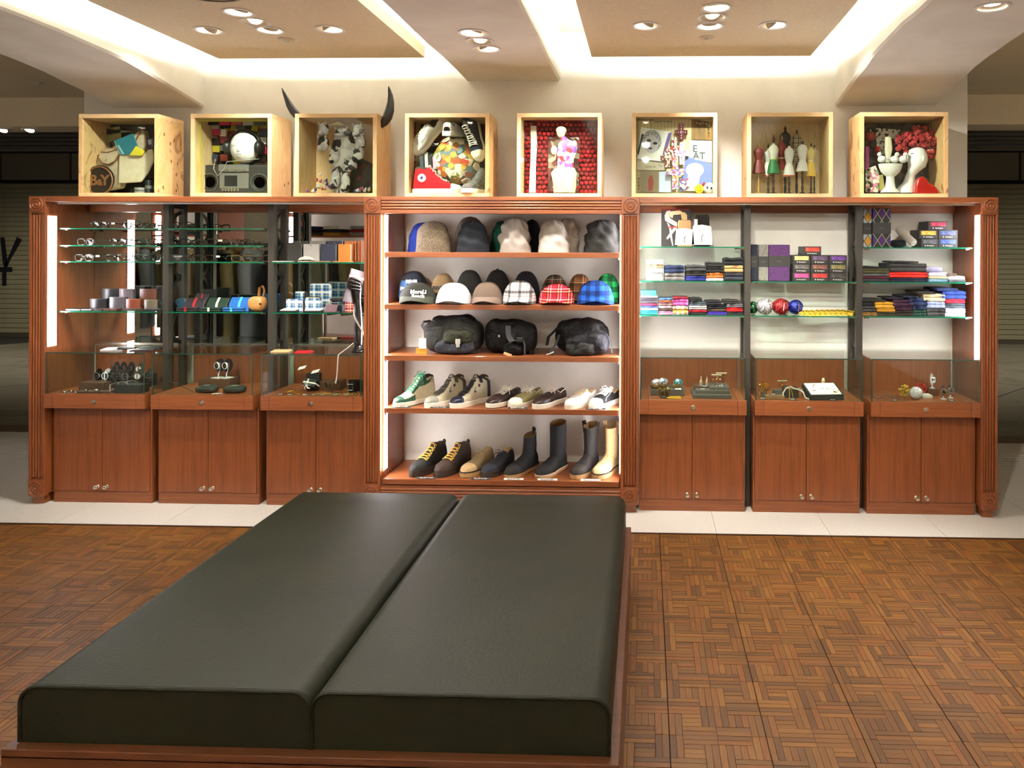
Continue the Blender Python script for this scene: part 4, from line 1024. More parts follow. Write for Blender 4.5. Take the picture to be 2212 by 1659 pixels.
ob('buckle', G().box(.05, .092, -.136, -.124, .078, .108), M('black_buckle', '#161616', .3), t, bev=.003)
ob('pouch', lump((.03, -.09, .035), (.06, .04, .034), 8, .004), nyl_k, t, smooth=70)
ob('zip_pull', G().box(-.06, -.05, -.108, -.104, .105, .118), chrome, t)
ob('hang_tag', G().obox((-.0, -.13, .008), (.05, .001, .016), RX(-.6) @ RY(.35)), M('orange_card', '#c07a4a', .6), t)
Y = 4.53; xa, xb = W_(1184, Y), W_(1326, Y); cx = (xa + xb) / 2; hw = (xb - xa) / 2
t = thing('day_bag', 'slouching black nylon day bag at the right of the third shelf', 'bag', (cx, Y, z2), BG)
ob('body', lump((.01, 0.02, .105), (hw * .82, .09, .105), 9, .010, .75), nyl_k, t, smooth=70)
ob('front_panel', lump((.045, -.035, .07), (hw * .66, .085, .07), 10, .009), noisy('charcoal_nylon', [(.3, '#17171a'), (.7, '#25252a')], (1, 1, 1), 16, 5, .62, .9, 1., .02, .2), t, smooth=70)
ob('lower_pocket', lump((.01, -.08, .04), (hw * .45, .05, .04), 11, .007), nyl_g, t, smooth=70)
strap([(-hw * .7, 0, .15), (-hw * .95, -.03, .1), (-hw * .98, -.05, .055)], .02, .004, M('black_webbing', '#121212', .7), t, 'side_strap')
strap([(-hw * .6, -.08, .12), (-hw * .68, -.1, .07), (-hw * .8, -.105, .03), (-hw * .92, -.1, .008)], .01, .003, M('black_webbing', '#121212', .7), t, 'side_strap')
strap([(hw * .78, -.03, .13), (hw * .92, -.04, .08), (hw * .98, -.05, .01)], .009, .003, wb, t, 'side_strap')
ob('metal_clip', G().tube([(-hw * .95, -.11, .006), (-hw * .85, -.115, .012), (-hw * .74, -.115, .022)], .004, 6), chrome, t, smooth=50)
# ---------------------------------------------------------------- the eight pine shadow boxes on top
pine_x = noisy('pine_level', [(.3, '#d3ad76'), (.55, '#e3c493'), (.75, '#c49a62')], (1.5, 9, 9), 2.4, 5, .55, 1.6, .05)
pine_z = noisy('pine_upright', [(.3, '#d3ad76'), (.55, '#e3c493'), (.75, '#c49a62')], (9, 9, 1.5), 2.4, 5, .55, 1.6, .05)
pine_s = noisy('pine_side', [(.3, '#cda268'), (.55, '#dab680'), (.68, '#9a6d3e')], (4, 3, 1.6), 2.6, 4, .55, 2.2, .05)
KN = M('pine_knot', '#7d4f28', .6)
BXX = [(-3.387, -2.901), (-2.705, -2.216), (-2.076, -1.586), (-1.418, -.918), (-.755, -.257), (-.081, .416), (.588, 1.083), (1.237, 1.741)]
BF, BD, BT_, BZ, BH = 4.42, .25, .024, ZT + .001, .494
ORG = {'A': (150, 180), 'B': (600, 180), 'C': (1090, 220), 'D': (1580, 220)}; KU = .22152
def UV(c, u, v, Y): return at(ORG[c][0] + KU * u, ORG[c][1] + KU * v, Y)
MU = KU * 4.5 / F                   # metres for one unit of these coordinates
blab = ['pine shadow box holding a canvas bag, leftmost', 'pine shadow box with headphones on a white face', 'pine shadow box with black horns and a cow sculpture', 'pine shadow box full of sneakers', 'pine shadow box lined with red roses', 'pine shadow box with a collage of crosses and cards', 'pine shadow box of miniature dress forms', 'pine shadow box with a white head and red flowers, rightmost']
back_m = [patches('collage_dark', ['#1c1a16', '#3b352b', '#5a5140', '#262a2c', '#73674e', '#14120f'], 17), patches('collage_music', ['#17161a', '#c3b52b', '#a31a2a', '#2b2b30', '#b9b3a8', '#151515', '#6b6a66'], 19), pine_z, patches('tartan_lining', ['#1a1214', '#6d1418', '#2b1a1c', '#101010'], 24), M('dark_red_felt', '#5a0f10', .9), noisy('linen_back', [(.3, '#c6b48e'), (.7, '#d8c8a4')], (1, 1, 1), 60, 3, .9), pine_z, patches('bark_collage', ['#2a2420', '#3d342d', '#544940', '#1b1714'], 40)]
box_t = []
for k, (x0, x1) in enumerate(BXX):
    w = (x1 - x0) / 2
    t = thing('shadow_box', blab[k], 'display box', ((x0 + x1) / 2, BF, BZ), 'pine shadow boxes on the cabinet top'); box_t.append(t)
    ob('top_board', G().box(-w, w, 0, BD, BH - BT_, BH), pine_x, t, bev=.001)
    ob('bottom_board', G().box(-w, w, 0, BD, 0, BT_), pine_x, t, bev=.001)
    for s in (-1, 1):
        b = ob('side_board', G().box(min(s * w, s * (w - BT_)), max(s * w, s * (w - BT_)), 0, BD, BT_, BH - BT_), pine_s if k in (0, 3, 7) else pine_z, t, bev=.001)
        rn = random.Random(k * 7 + s)
        if k == 0 or rn.random() < .5:
            for i in range(8 if k == 0 else 2):
                yy, zz = rn.uniform(.03, .22), rn.uniform(.05, .44)
                o = ob('knot', G().lathe([(.001, .0008), (.006, .0008), (.009, 0)], n=12, axis='x', sx=.7, sy=1.3), KN, b); o.location = (s * w, yy, zz); o.scale = (s, 1, 1)
    yb = .12 if k == 4 else (.09 if k == 5 else BD - .012)
    ob('back_panel', G().box(-w + BT_, w - BT_, yb, yb + .008, BT_, BH - BT_), back_m[k], t)
    ob('glass_pane', G().box(-w + BT_, w - BT_, .006, .009, BT_, BH - BT_), glass_clear, t)
BZI = BZ + BT_                     # inner floor of the boxes
def flat(name, c, pts, Y, th, mat, label, cat, grp=None, bev=0, seg=2, smooth=None, cards=()):
    P = [UV(c, u, v, Y) for u, v in pts]; cx = sum(p[0] for p in P) / len(P); z0 = min(p[1] for p in P)
    o = ob(name, G().prism([(a - cx, b - z0) for a, b in P], 0, th), mat, None, (cx, Y, z0), smooth, bev, seg)
    return tag(o, label, cat, grp)
def sub(parent, name, c, pts, Y, th, mat, **kw):
    """flat part laid on a top-level object"""
    P = [UV(c, u, v, Y) for u, v in pts]; l = parent.location
    return ob(name, G().prism([(a - l[0], b - l[2]) for a, b in P], Y - l[1], Y - l[1] + th), mat, parent, **kw)
def circ(u, v, r, n=18, a0=0, a1=2 * PI, ry=None): return [(u + r * math.cos(a0 + (a1 - a0) * i / n), v + (ry or r) * math.sin(a0 + (a1 - a0) * i / n)) for i in range(n)]
def line3(c, pts, Y, dY=0): return [(UV(c, u, v, Y)[0], Y + dY, UV(c, u, v, Y)[1]) for u, v in pts]
def rel(pts, o): return [(p[0] - o[0], p[1] - o[1], p[2] - o[2]) for p in pts]
canvas = noisy('canvas', [(.3, '#b5a184'), (.7, '#cbb899')], (1, 1, 1), 30, 5, .9, bump=.3, bdist=.004); canvas_l = noisy('canvas_pale', [(.3, '#cdbb98'), (.7, '#ded0b4')], (1, 1, 1), 22, 5, .9, bump=.3, bdist=.004)
tan = leather('#8a5a34')
# box 1: canvas bag
t = flat('canvas_rucksack', 'A', [(190, 1000), (210, 860), (270, 740), (420, 640), (590, 545), (700, 470), (722, 540), (728, 640), (690, 725), (560, 760), (480, 1050), (300, 1085)], 4.54, .06, canvas, 'beige canvas rucksack with tan piping in the leftmost box', 'bag', bev=.012, seg=3, smooth=50)
sub(t, 'pocket', 'A', [(475, 728), (735, 705), (760, 675), (800, 668), (812, 780), (760, 900), (690, 995), (470, 1008)], 4.525, .016, canvas_l, bev=.006)
sub(t, 'flap_pocket', 'A', [(270, 760), (300, 690), (470, 670), (480, 720), (440, 790), (380, 822), (310, 810)], 4.522, .012, canvas, bev=.005)
ob('piping', G().tube(rel(line3('A', [(275, 760), (320, 815), (380, 822), (440, 790), (478, 720)], 4.52), t.location), .0035, 6), tan, t, smooth=60)
ob('piping', G().tube(rel(line3('A', [(300, 700), (360, 708), (470, 672)], 4.52), t.location), .0035, 6), tan, t, smooth=60)
ob('piping', G().tube(rel(line3('A', [(560, 555), (640, 590), (700, 470)], 4.535), t.location), .0035, 6), tan, t, smooth=60)
ob('press_stud', G().sup((UV('A', 355, 780, 4.52)[0] - t.location[0], 4.519 - t.location[1], UV('A', 355, 780, 4.52)[1] - t.location[2]), (.005, .003, .005)), chrome, t, smooth=60)
t = flat('teal_book', 'A', [(428, 592), (605, 522), (678, 722), (492, 726)], 4.512, .012, M('teal_cover', '#1f6f7d', .5), 'teal paperback sticking out of the canvas bag', 'book')
sub(t, 'cover_band', 'A', [(460, 640), (475, 632), (530, 722), (510, 724)], 4.5115, .0006, M('pale_teal', '#8fb9bb', .5)); sub(t, 'pages', 'A', [(424, 590), (430, 590), (495, 727), (488, 727)], 4.513, .01, card_w)
flat('toy_card', 'A', [(575, 735), (640, 642), (725, 692), (712, 720), (690, 738)], 4.505, .008, M('yellow_card', '#d8c62f', .5), 'yellow and green paper toy beside the teal book', 'toy', bev=.002)
t = flat('leather_badge', 'A', circ(300, 975, 142, 28), 4.50, .006, leather('#241811'), 'round tan leather badge with the letters B and Y', 'badge')
t.location[1] = 4.49
c = UV('A', 300, 975, 4.49); r = 136 * MU
ob('ring', G().tube([(r * math.cos(2 * PI * i / 28), -.003, r * math.sin(2 * PI * i / 28) + r) for i in range(29)], .005, 6), tan, t, smooth=60)
for tx, dx, sz, dz in (('B', -.035, .088, 0), ('&', .004, .05, -.012), ('Y', .036, .088, 0)): fontobj(tx, sz, tan, t, (dx, -.003, r + dz), FRONT, .002, bold=.002)
t = flat('toy_robot', 'A', [(728, 565), (808, 560), (810, 655), (735, 655)], 4.56, .05, M('purple_plastic', '#4c2350', .4), 'purple toy with a pale screen at the right edge of the leftmost box', 'toy', bev=.006)
sub(t, 'screen', 'A', [(755, 580), (790, 578), (792, 625), (762, 628)], 4.558, .003, M('pale_screen', '#b9b7c4', .3))
for (u, v, rr, hh, m, lab) in ((775, 1085, 36, 130, '#1b1b1c', 'black camera lens standing in the leftmost box'), (690, 1085, 52, 55, '#8f8d88', 'silver and black lens lying beside the black camera lens')):
    x, z = UV('A', u, v, 4.47); t = thing('camera_lens', lab, 'lens', (x, 4.47, BZI + .0005)); R = rr * MU; H = hh * MU
    ob('barrel', G().lathe([(R, 0), (R, H * .3), (R * .94, H * .32), (R * .94, H * .6), (R, H * .62), (R, H)], n=20), M('lens_' + m[1:], m, .35), t, smooth=35)
    ob('grip_ring', G().lathe([(R * 1.03, H * .34), (R * 1.03, H * .58)], n=20, cap=False), M('lens_ring', '#5f5d59', .4), t)
for pts, m, lab in (([(160, 690), (240, 670), (250, 960), (165, 960)], '#b9a988', 'beige paper strip leaning at the left of the canvas bag'), ([(150, 450), (600, 500), (300, 540), (150, 530)], '#6d7f72', 'pale green glazed card across the back of the leftmost box'), ([(250, 500), (480, 450), (500, 560), (340, 620)], '#8c8450', 'yellowed map scrap behind the canvas bag')):
    flat('paper_scrap', 'A', pts, 4.62, .003, M('paper' + m[1:], m, .6), lab, 'paper')
# box 2: boombox, white face and headphones
x, z = UV('A', 1598, 1095, 4.50); W2 = 322 * MU; H2 = 293 * MU
t = thing('boombox', 'dark grey boombox with two round speakers', 'radio', (x, 4.53, BZI + .0005))
plas = M('boombox_plastic', '#35332f', .45); silv = M('boombox_silver', '#8c8880', .35, .5)
ob('body', G().box(-W2, W2, 0, .1, 0, H2), plas, t, bev=.006)
for s, u in ((-1, 1365), (1, 1850)):
    xx = UV('A', u, 990, 4.53)[0] - x; zz = UV('A', u, 990, 4.53)[1] - BZI; R = 85 * MU
    sp = ob('speaker', G().lathe([(R, 0), (R * 1.04, .004), (R * .9, .005), (R * .85, .002), (R * .3, -.004), (.001, -.002)], (xx, 0, zz), 24, axis='y'), M('speaker_cone', '#1e1d1b', .6), t, smooth=40)
    ob('speaker_rim', G().tube([(xx + R * math.cos(2 * PI * i / 24), -.004, zz + R * math.sin(2 * PI * i / 24)) for i in range(25)], .002, 5), silv, sp)
def bb(name, u0, u1, v0, v1, d, m): 
    a = UV('A', u0, v1, 4.53); b = UV('A', u1, v0, 4.53); return ob(name, G().box(a[0] - x, b[0] - x, -d, .001, a[1] - BZI, b[1] - BZI), m, t, bev=.001)
bb('cassette_deck', 1512, 1635, 925, 1030, .006, M('deck_dark', '#24221f', .3)); bb('control_panel', 1462, 1745, 900, 1050, .003, silv); bb('tuner_strip', 1450, 1745, 815, 885, .003, silv)
for k in range(5): bb('knob', 1525 + k * 40, 1553 + k * 40, 862, 890, .008, chrome)
for k in range(6): bb('key', 1485 + k * 29, 1508 + k * 29, 1045, 1078, .007, chrome)
x2, z2_ = UV('A', 1675, 650, 4.52)
t = thing('face_mask', 'plain white closed-eyed face above the boombox', 'mask', (x2, 4.55, BZI + H2 + .001)); zc = z2_ - (BZI + H2); R = 143 * MU
ob('face', G().sup((0, 0, zc), (R * .95, .07, R * 1.08), .95, 1), noisy('white_plaster', [(.3, '#d9d6d0'), (.7, '#eceae6')], (1, 1, 1), 40, 3, .6), t, smooth=70)
ob('nose', G().sup((-.0, -.066, zc - .012), (.008, .012, .018)), M('plaster_white', '#e6e3de', .6), t, smooth=70)
for s in (-1, 1): ob('eyelid', G().tube([(s * .035 - .014, -.062, zc + .012), (s * .035, -.066, zc + .006), (s * .035 + .014, -.062, zc + .012)], .0012, 5), M('lid_grey', '#77726a', .7), t)
ob('mouth', G().tube([(-.016, -.066, zc - .048), (0, -.069, zc - .045), (.016, -.066, zc - .048)], .0015, 5), M('lid_grey', '#77726a', .7), t)
t = thing('headphones', 'black over-ear headphones clamped on the white face', 'headphones', (x2, 4.55, BZI + H2 + .001)); bk = M('black_plastic', '#141413', .3)
ob('headband', G().tube([(math.cos(a) * R * 1.16, 0, zc + R * .2 + math.sin(a) * R * 1.05) for a in [PI * i / 14 for i in range(15)]], .008, 8, flat=(.012, .006)), bk, t, smooth=60)
for s in (-1, 1):
    e = ob('ear_cup', G().sup((s * R * 1.12, -.005, zc), (.022, .045, .042), .8, .8), bk, t, smooth=70)
    ob('ear_pad', G().sup((s * R * 1.0, -.005, zc), (.012, .04, .038), .8, .8), leather('#1c1b1a'), e, smooth=70)
ob('cable', G().tube(rel(line3('A', [(1840, 760), (1530, 790), (1500, 860), (1440, 930), (1400, 860), (1420, 760), (1370, 810)], 4.51), t.location), .0025, 6), M('grey_cable', '#a9a69f', .5), t, smooth=60)
rn = random.Random(5)
cs = ['#8c1a24', '#c9c4ba', '#1b1b1d', '#b3a42a', '#5c5b58', '#b51d4d', '#d8d2c6', '#2e3348', '#a03024', '#151416']
for k in range(20):                      # cassettes and cards packed around the back wall
    a, b = divmod(k, 4); u = 1275 + [0, 95, 170, 560][b] + rn.uniform(0, 20); v = 400 + a * 78 + rn.uniform(-8, 8)
    w, h = rn.uniform(60, 90), rn.uniform(55, 72)
    flat('cassette_case', 'A', [(u, v), (u + w, v), (u + w, v + h), (u, v + h)], 4.60 + .012 * (b == 0), .016, M('case' + cs[k % 10][1:], cs[k % 10], .3), '%s cassette case stuck in %s row behind the white face' % (['crimson', 'grey-white', 'black', 'mustard', 'grey', 'magenta', 'pale', 'slate blue', 'brick red', 'ink black'][k % 10], ['the top', 'the second', 'the middle', 'the fourth', 'the lowest'][a]), 'cassette', 'cassette cases in the music box')
for k in range(5):
    u = 1345 + k * 112
    flat('cassette_case', 'A', [(u, 392), (u + 100, 388), (u + 100, 430), (u, 434)], 4.56, .016, M('case' + cs[(k * 3 + 2) % 10][1:], cs[(k * 3 + 2) % 10], .3), 'cassette case under the top board of the music box, number %s from the left' % ['one', 'two', 'three', 'four', 'five'][k], 'cassette', 'cassette cases in the music box')
ym = M('yellow_panel', '#c2b534', .6)
t = flat('yellow_side_card', 'A', [(1215, 375), (1275, 395), (1275, 1095), (1215, 1100)], 4.47, .003, ym, 'yellow card lining the left of the music box with a black S', 'card')
p = UV('A', 1243, 1020, 4.468); fontobj('S', .022, ink_k, t, (p[0] - t.location[0], -.001, p[1] - t.location[2]), FRONT, bold=.0006)
flat('yellow_top_card', 'A', [(1215, 375), (1915, 375), (1915, 395), (1260, 402)], 4.46, .003, ym, 'yellow card lining the top of the music box', 'card')
# box 3: horns, cow skull built of toy cows
t = box_t[2]; hornm = M('black_horn', '#1d1a15', .45)
def horn(pts, Y, rs): return ob('horn', G().tube(rel(line3('B', pts, Y), t.location), [r * MU for r in rs], 14), hornm, t, smooth=60, label='curved black animal horn')
horn([(1008, 450), (1030, 405), (1062, 345), (1082, 280), (1092, 200), (1088, 130), (1078, 80), (1070, 44)], 4.50, [4, 36, 46, 44, 34, 24, 15, 4])
horn([(200, 345), (175, 330), (140, 290), (105, 235), (80, 180), (55, 125), (30, 68)], 4.545, [26, 38, 38, 32, 24, 16, 4])
cowm = patches('cow_hide', ['#e8e4de', '#e8e4de', '#14120f', '#cfc9c4', '#e8e4de', '#2a2622'], 26, .5)
x, z = UV('B', 620, 1088, 4.52)
t = thing('cow_skull_sculpture', 'cow skull shape assembled from black and white toy cows', 'sculpture', (x, 4.53, BZI + .0005))
rings = []
for v, uc, w, d in ((1085, 610, 60, .02), (1000, 600, 70, .025), (900, 605, 75, .03), (800, 615, 105, .04), (700, 640, 125, .045), (620, 640, 125, .045), (560, 640, 105, .04), (500, 640, 80, .03), (470, 640, 40, .02)):
    xx, zz = UV('B', uc, v, 4.52); rings.append([(xx - x + w * MU * math.cos(2 * PI * i / 16), d * math.sin(2 * PI * i / 16), zz - BZI) for i in range(16)])
rings[0] = [(p[0], p[1], 0) for p in rings[0]]
ob('skull', G().loft(rings), cowm, t, smooth=60)
for k, (u, v, w, h, tilt) in enumerate(((455, 470, 48, 62, .2), (450, 610, 52, 72, -.3), (640, 500, 80, 45, 0), (790, 480, 55, 60, -.3), (810, 600, 50, 60, .2), (790, 700, 55, 85, .3), (720, 820, 60, 60, .4), (560, 720, 50, 80, -.2), (570, 950, 45, 100, .05), (670, 980, 40, 90, -.1))):
    xx, zz = UV('B', u, v, 4.50); c = (xx - x, -.045, zz - BZI)
    cw = ob('toy_cow', G().sup(c, (w * MU, .025, h * MU), .9, .9).sup((c[0] - w * MU * .4, c[1] - .02, c[2] - h * MU * .7), (w * MU * .5, .018, h * MU * .45)), cowm if k % 2 else patches('cow_hide_b', ['#d8d2d6', '#efece8', '#c9c2c8', '#3a3532'], 34, .5), t, smooth=60)
    ob('ears', G().sup((c[0] - w * MU * .8, c[1] - .02, c[2] + h * MU * .8), (.006, .003, .012)).sup((c[0] + w * MU * .6, c[1] - .02, c[2] + h * MU * .8), (.006, .003, .012)), M('cow_ear', '#cfc6c0', .6), cw, smooth=60)
xx, zz = UV('B', 595, 440, 4.5); ob('paper_parasol', G().lathe([(88 * MU, -.012), (.001, .02)], (xx - x, -.05, zz - BZI + .01), 16), M('parasol_paper', '#cdbb96', .7), t)
rn = random.Random(2); tc = ['#e9e5de', '#d8a23a', '#8a4a9a', '#e6e1d8', '#c9c2b4', '#cf5a5a', '#efece6', '#4b4a8c']
tn = ['white', 'amber', 'purple', 'ivory', 'stone', 'coral', 'pearl', 'violet blue']; heap = []
for k in range(34):
    left = k < 24
    if left: u = rn.uniform(275, 540); top = 1085 - max(0, 170 - abs(u - 415) * 1.3); v = 1072 - (1085 - top) * rn.random()
    else: u = rn.uniform(700, 905); v = 1072 - rn.random() * max(5, (u - 740) * .35)
    heap.append((left, k % 8, u, v))
heap.sort(key=lambda h: (h[0], h[1], h[2])); seen = {}
for left, c_, u, v in heap:
    n = seen[(left, c_)] = seen.get((left, c_), 0) + 1; Yk = rn.uniform(4.46, 4.52); xx, zz = UV('B', u, v, Yk)
    o = G().sup((0, 0, .008), (rn.uniform(.007, .012), .008, .008), .8, .8, 10, 6).sup((.006, -.004, .016), (.005, .005, .006), 1, 1, 8, 5)
    single('toy_figurine', o, M('toy' + tc[c_][1:], tc[c_], .4), 'tiny %s toy figurine, %s cow box heap, %s from the left' % (tn[c_], 'left' if left else 'right', ['first', 'second', 'third', 'fourth'][n - 1]), 'figurine', (xx, Yk, max(BZI, zz - .008)), 'toy figurines heaped in the cow box', smooth=60)
flat('dark_scenery_card', 'B', [(700, 900), (790, 740), (915, 800), (918, 1085), (690, 1085)], 4.6, .01, patches('scenery', ['#1d2a22', '#22301f', '#3a1a18', '#14140f', '#5b1f1c'], 40), 'dark painted card at the right of the cow box', 'card')
# box 4: sneakers
def boxed_shoe(name, label, u, v, Y, R, H, L, up, sole_m, cap_m=None, lace=cotton_w, wk=1., laces=True, lin=lining, fine=7):
    x, z = UV('B', u, v, Y); t = thing(name, label, 'shoe', (x, Y, z), 'sneakers in the shadow box')
    t.rotation_euler = R.to_euler(); sh = Shoe(L, H, .026, wk)
    ob('sole', sh.sole(.028), sole_m, t, bev=.003, smooth=40); ob('upper', sh.upper(), up, t, smooth=60)
    if cap_m: ob('toe_cap', sh.patch(.8, 1, 0, 1, .0016), cap_m, t, smooth=60)
    ob('lining', sh.patch(.05, .28, .3, .7, .0016), lin, t, smooth=60)
    if laces: lace_rows(sh, .36, .7, fine, lace, t, False, .18, .0024)
    return t, sh
redc = fabric('#c01824')
t, sh = boxed_shoe('high_top_sneaker', 'red canvas high-top sneaker with a round star patch', 1565, 1085, 4.50, RZ(0), HIGH, .292, redc, rubber_w, rubber_w)
t.location = (t.location[0], 4.485, BZI + .0005)
p = sh.P(.2, .86, .004); R = 40 * MU
pa = ob('ankle_patch', G().lathe([(R, 0), (R, .002), (.001, .002)], (p[0], p[1] - .0, p[2] - .02), 24, axis='y'), card_w, t)
ob('patch_star', star(R * .62, (p[0], p[1] - .0035, p[2] - .02), Matrix.Identity(3), .0012), M('star_blue', '#23327c', .6), pa)
def frame_R(toe, up):
    a = Vector(toe).normalized(); c = Vector(up); c = (c - a * c.dot(a)).normalized(); b = c.cross(a); return Matrix((a, b, c)).transposed()
whc = fabric('#d6d0c4')
boxed_shoe('low_sneaker', 'white canvas sneaker hung toe-down at the upper left of the sneaker box', 1470, 545, 4.56, frame_R((-.62, -.1, -.72), (-.35, -.9, .1)), LOWH, .27, whc, rubber_w, rubber_w)
boxed_shoe('low_sneaker', 'white sneaker seen from the heel at the top of the sneaker box', 1715, 530, 4.54, frame_R((.15, .95, .1), (0, -.15, 1)), LOWH, .22, whc, rubber_w, None, laces=False)
boxed_shoe('high_top_sneaker', 'navy canvas high-top hung with white laces facing out', 1945, 580, 4.57, frame_R((.18, -.25, -.9), (-.25, -.95, .2)), HIGH, .26, fabric('#2a303e'), rubber_w, rubber_w, wk=.85, fine=9)
t, sh = boxed_shoe('knit_slip_on', 'grey cable-knit slip-on shoe at the lower right of the sneaker box', 1935, 1085, 4.50, frame_R((-.55, -.83, 0), (0, 0, 1)), HIGH, .22, noisy('grey_knit', [(.4, '#4f4e49'), (.6, '#6f6d66')], (1, 1, 1), 90, 3, .95, bump=.6, bdist=.003), rubber_w, None, laces=False, wk=.9); t.location[2] = BZI + .0005
x, z = UV('B', 1730, 760, 4.56); R = 235 * MU
t = thing('patchwork_ball', 'large ball pasted with map and comic scraps among the sneakers', 'ball', (x, 4.585, z))
ob('ball', G().sup((0, 0, 0), (R, R * .6, R), 1, 1, 28, 18), patches('scrap_ball', ['#c9a23c', '#9c6a34', '#dcd2b4', '#7d7a44', '#b5552c', '#e6ddc4', '#5f6f70', '#a8862f'], 30, .6, .3), t, smooth=70)
rn = random.Random(9)
for k in range(26):
    a, b = rn.uniform(-1.2, 1.2), rn.uniform(-1.1, 1.1); n = Vector((math.sin(a) * math.cos(b) * R, -math.cos(a) * math.cos(b) * R * .6, math.sin(b) * R)) * 1.02
    q = n.copy(); q.y *= 2.7; Rm = q.to_track_quat('Y', 'Z').to_matrix(); s = rn.uniform(.02, .04)
    ob('paper_scrap', G().prism([(math.cos(j * 2 * PI / 6) * s * rn.uniform(.6, 1), math.sin(j * 2 * PI / 6) * s * rn.uniform(.6, 1)) for j in range(6)], -.001, .002).xf(Rm, n), M('scrap%d' % (k % 7), ['#d8b23e', '#e8dfc8', '#b9642f', '#8d8a3c', '#efe9da', '#c7492f', '#6f8a8c'][k % 7], .6), t)
for k, (u, v, h, m, lab) in enumerate(((1372, 730, 120, '#7e93a8', 'pale blue'), (1420, 700, 150, '#cdc9c0', 'white lettered'), (1460, 720, 130, '#2a2826', 'black and white'), (1500, 730, 120, '#c9a0b4', 'pink dotted'))):
    flat('sock_roll', 'B', [(u, v), (u + 34, v - 20), (u + 44, v + h), (u + 10, v + h)], 4.535, .02, fabric(m), lab + ' sock strip standing beside the patchwork ball', 'sock', bev=.004)
t = flat('tartan_strip', 'B', [(1285, 380), (1335, 400), (1335, 1080), (1285, 1085)], 4.52, .01, plaid('tartan_lining_red', '#7d1216', [('#120d0d', .1, .4, .7), ('#cfc4b4', .6, .66, .7)], .03), 'red and black tartan cloth down the left of the sneaker box', 'cloth')
# box 5: red roses and a plain statue
def rose(r=.011):
    g = G().lathe([(r, 0), (r * 1.0, .004), (r * .75, .006), (r * .7, .003), (r * .45, .004), (r * .4, .008), (.001, .007)], n=8, axis='y'); return g
rose_m = [mesh('rose', rose(), M('rose_red', '#b5121a', .7), 50), mesh('rose', rose(), M('rose_deep', '#8d0d14', .7), 50)]
x0_, _z = UV('C', 527, 880, 4.53)
t = thing('rose_panel', 'panel covered in rows of red paper roses', 'rose panel', (x0_, 4.538, BZI))
rn = random.Random(4); n = 0
for i in range(17):
    for j in range(17):
        u = 180 + i * 43.5 + (21 if j % 2 else 0); v = 182 + j * 43.5
        if u > 885 or v > 880: continue
        if 245 < u < 300: continue
        if 415 < u < 715 and v > 330: continue
        xx, zz = UV('C', u + rn.uniform(-4, 4), v + rn.uniform(-4, 4), 4.53); o = ob('rose', rose_m[(n * 7 + i) % 3 == 0 or (u > 430 and 230 < v < 480)], None, t); o.location = (xx - x0_, rn.uniform(-.006, 0), zz - BZI); n += 1
t = flat('lace_strip', 'C', [(245, 240), (300, 240), (310, 420), (300, 620), (298, 890), (235, 890), (245, 620), (250, 420)], 4.525, .006, M('white_lace', '#d9d2c8', .9), 'ragged white lace strip down the rose box', 'lace')
flat('print_card', 'C', [(420, 350), (730, 350), (715, 880), (420, 880)], 4.531, .003, patches('sepia_print', ['#3b1a14', '#6d2a20', '#8c7a66', '#4d2a20', '#b9aa94'], 30), 'sepia print behind the small statue', 'print')
x, z = UV('C', 570, 885, 4.49)
t = thing('small_statue', 'cream armless draped statuette with a painted torso', 'statuette', (x, 4.485, BZI + .0005)); stone_c = noisy('statue_cream', [(.3, '#c9b795'), (.7, '#ddd0b2')], (1, 1, 1), 25, 4, .6)
def srings(tab):
    R_ = []
    for v, uc, w, d in tab:
        xx, zz = UV('C', uc, v, 4.49); R_.append([(xx - x + w * MU * math.cos(2 * PI * i / 18), d * math.sin(2 * PI * i / 18), max(0, zz - BZI)) for i in range(18)])
    return R_
ob('drapery', G().loft(srings([(890, 580, 105, .03), (820, 585, 112, .034), (740, 575, 118, .035), (700, 575, 128, .034), (670, 580, 108, .03), (650, 590, 90, .026)])), noisy('drape_cream', [(.35, '#bfae8c'), (.65, '#e0d4b8')], (14, 14, 2), 3, 3, .7, .8, .8, .012), t, smooth=60)
paint = patches('painted_torso', ['#d9cbd2', '#b0449a', '#c02a3a', '#e6ddd8', '#8a58b4', '#e0d4cf'], 38, .5)
ob('torso', G().loft(srings([(680, 590, 92, .026), (620, 590, 78, .024), (560, 590, 82, .026), (500, 600, 95, .03), (440, 610, 95, .028), (395, 605, 80, .022), (375, 580, 38, .014), (345, 560, 27, .012)])), paint, t, smooth=60)
ob('head', G().sup((UV('C', 545, 305, 4.49)[0] - x, -.004, UV('C', 545, 305, 4.49)[1] - BZI), (42 * MU, .019, 56 * MU)), stone_c, t, smooth=70)
ob('hair', G().sup((UV('C', 545, 282, 4.49)[0] - x, .004, UV('C', 545, 282, 4.49)[1] - BZI), (52 * MU, .022, 38 * MU)), stone_c, t, smooth=70)
ob('shoulder_stump', G().sup((UV('C', 478, 480, 4.49)[0] - x, 0, UV('C', 478, 480, 4.49)[1] - BZI), (32 * MU, .016, 48 * MU)).sup((UV('C', 675, 420, 4.49)[0] - x, 0, UV('C', 675, 420, 4.49)[1] - BZI), (25 * MU, .016, 40 * MU)), stone_c, t, smooth=70)
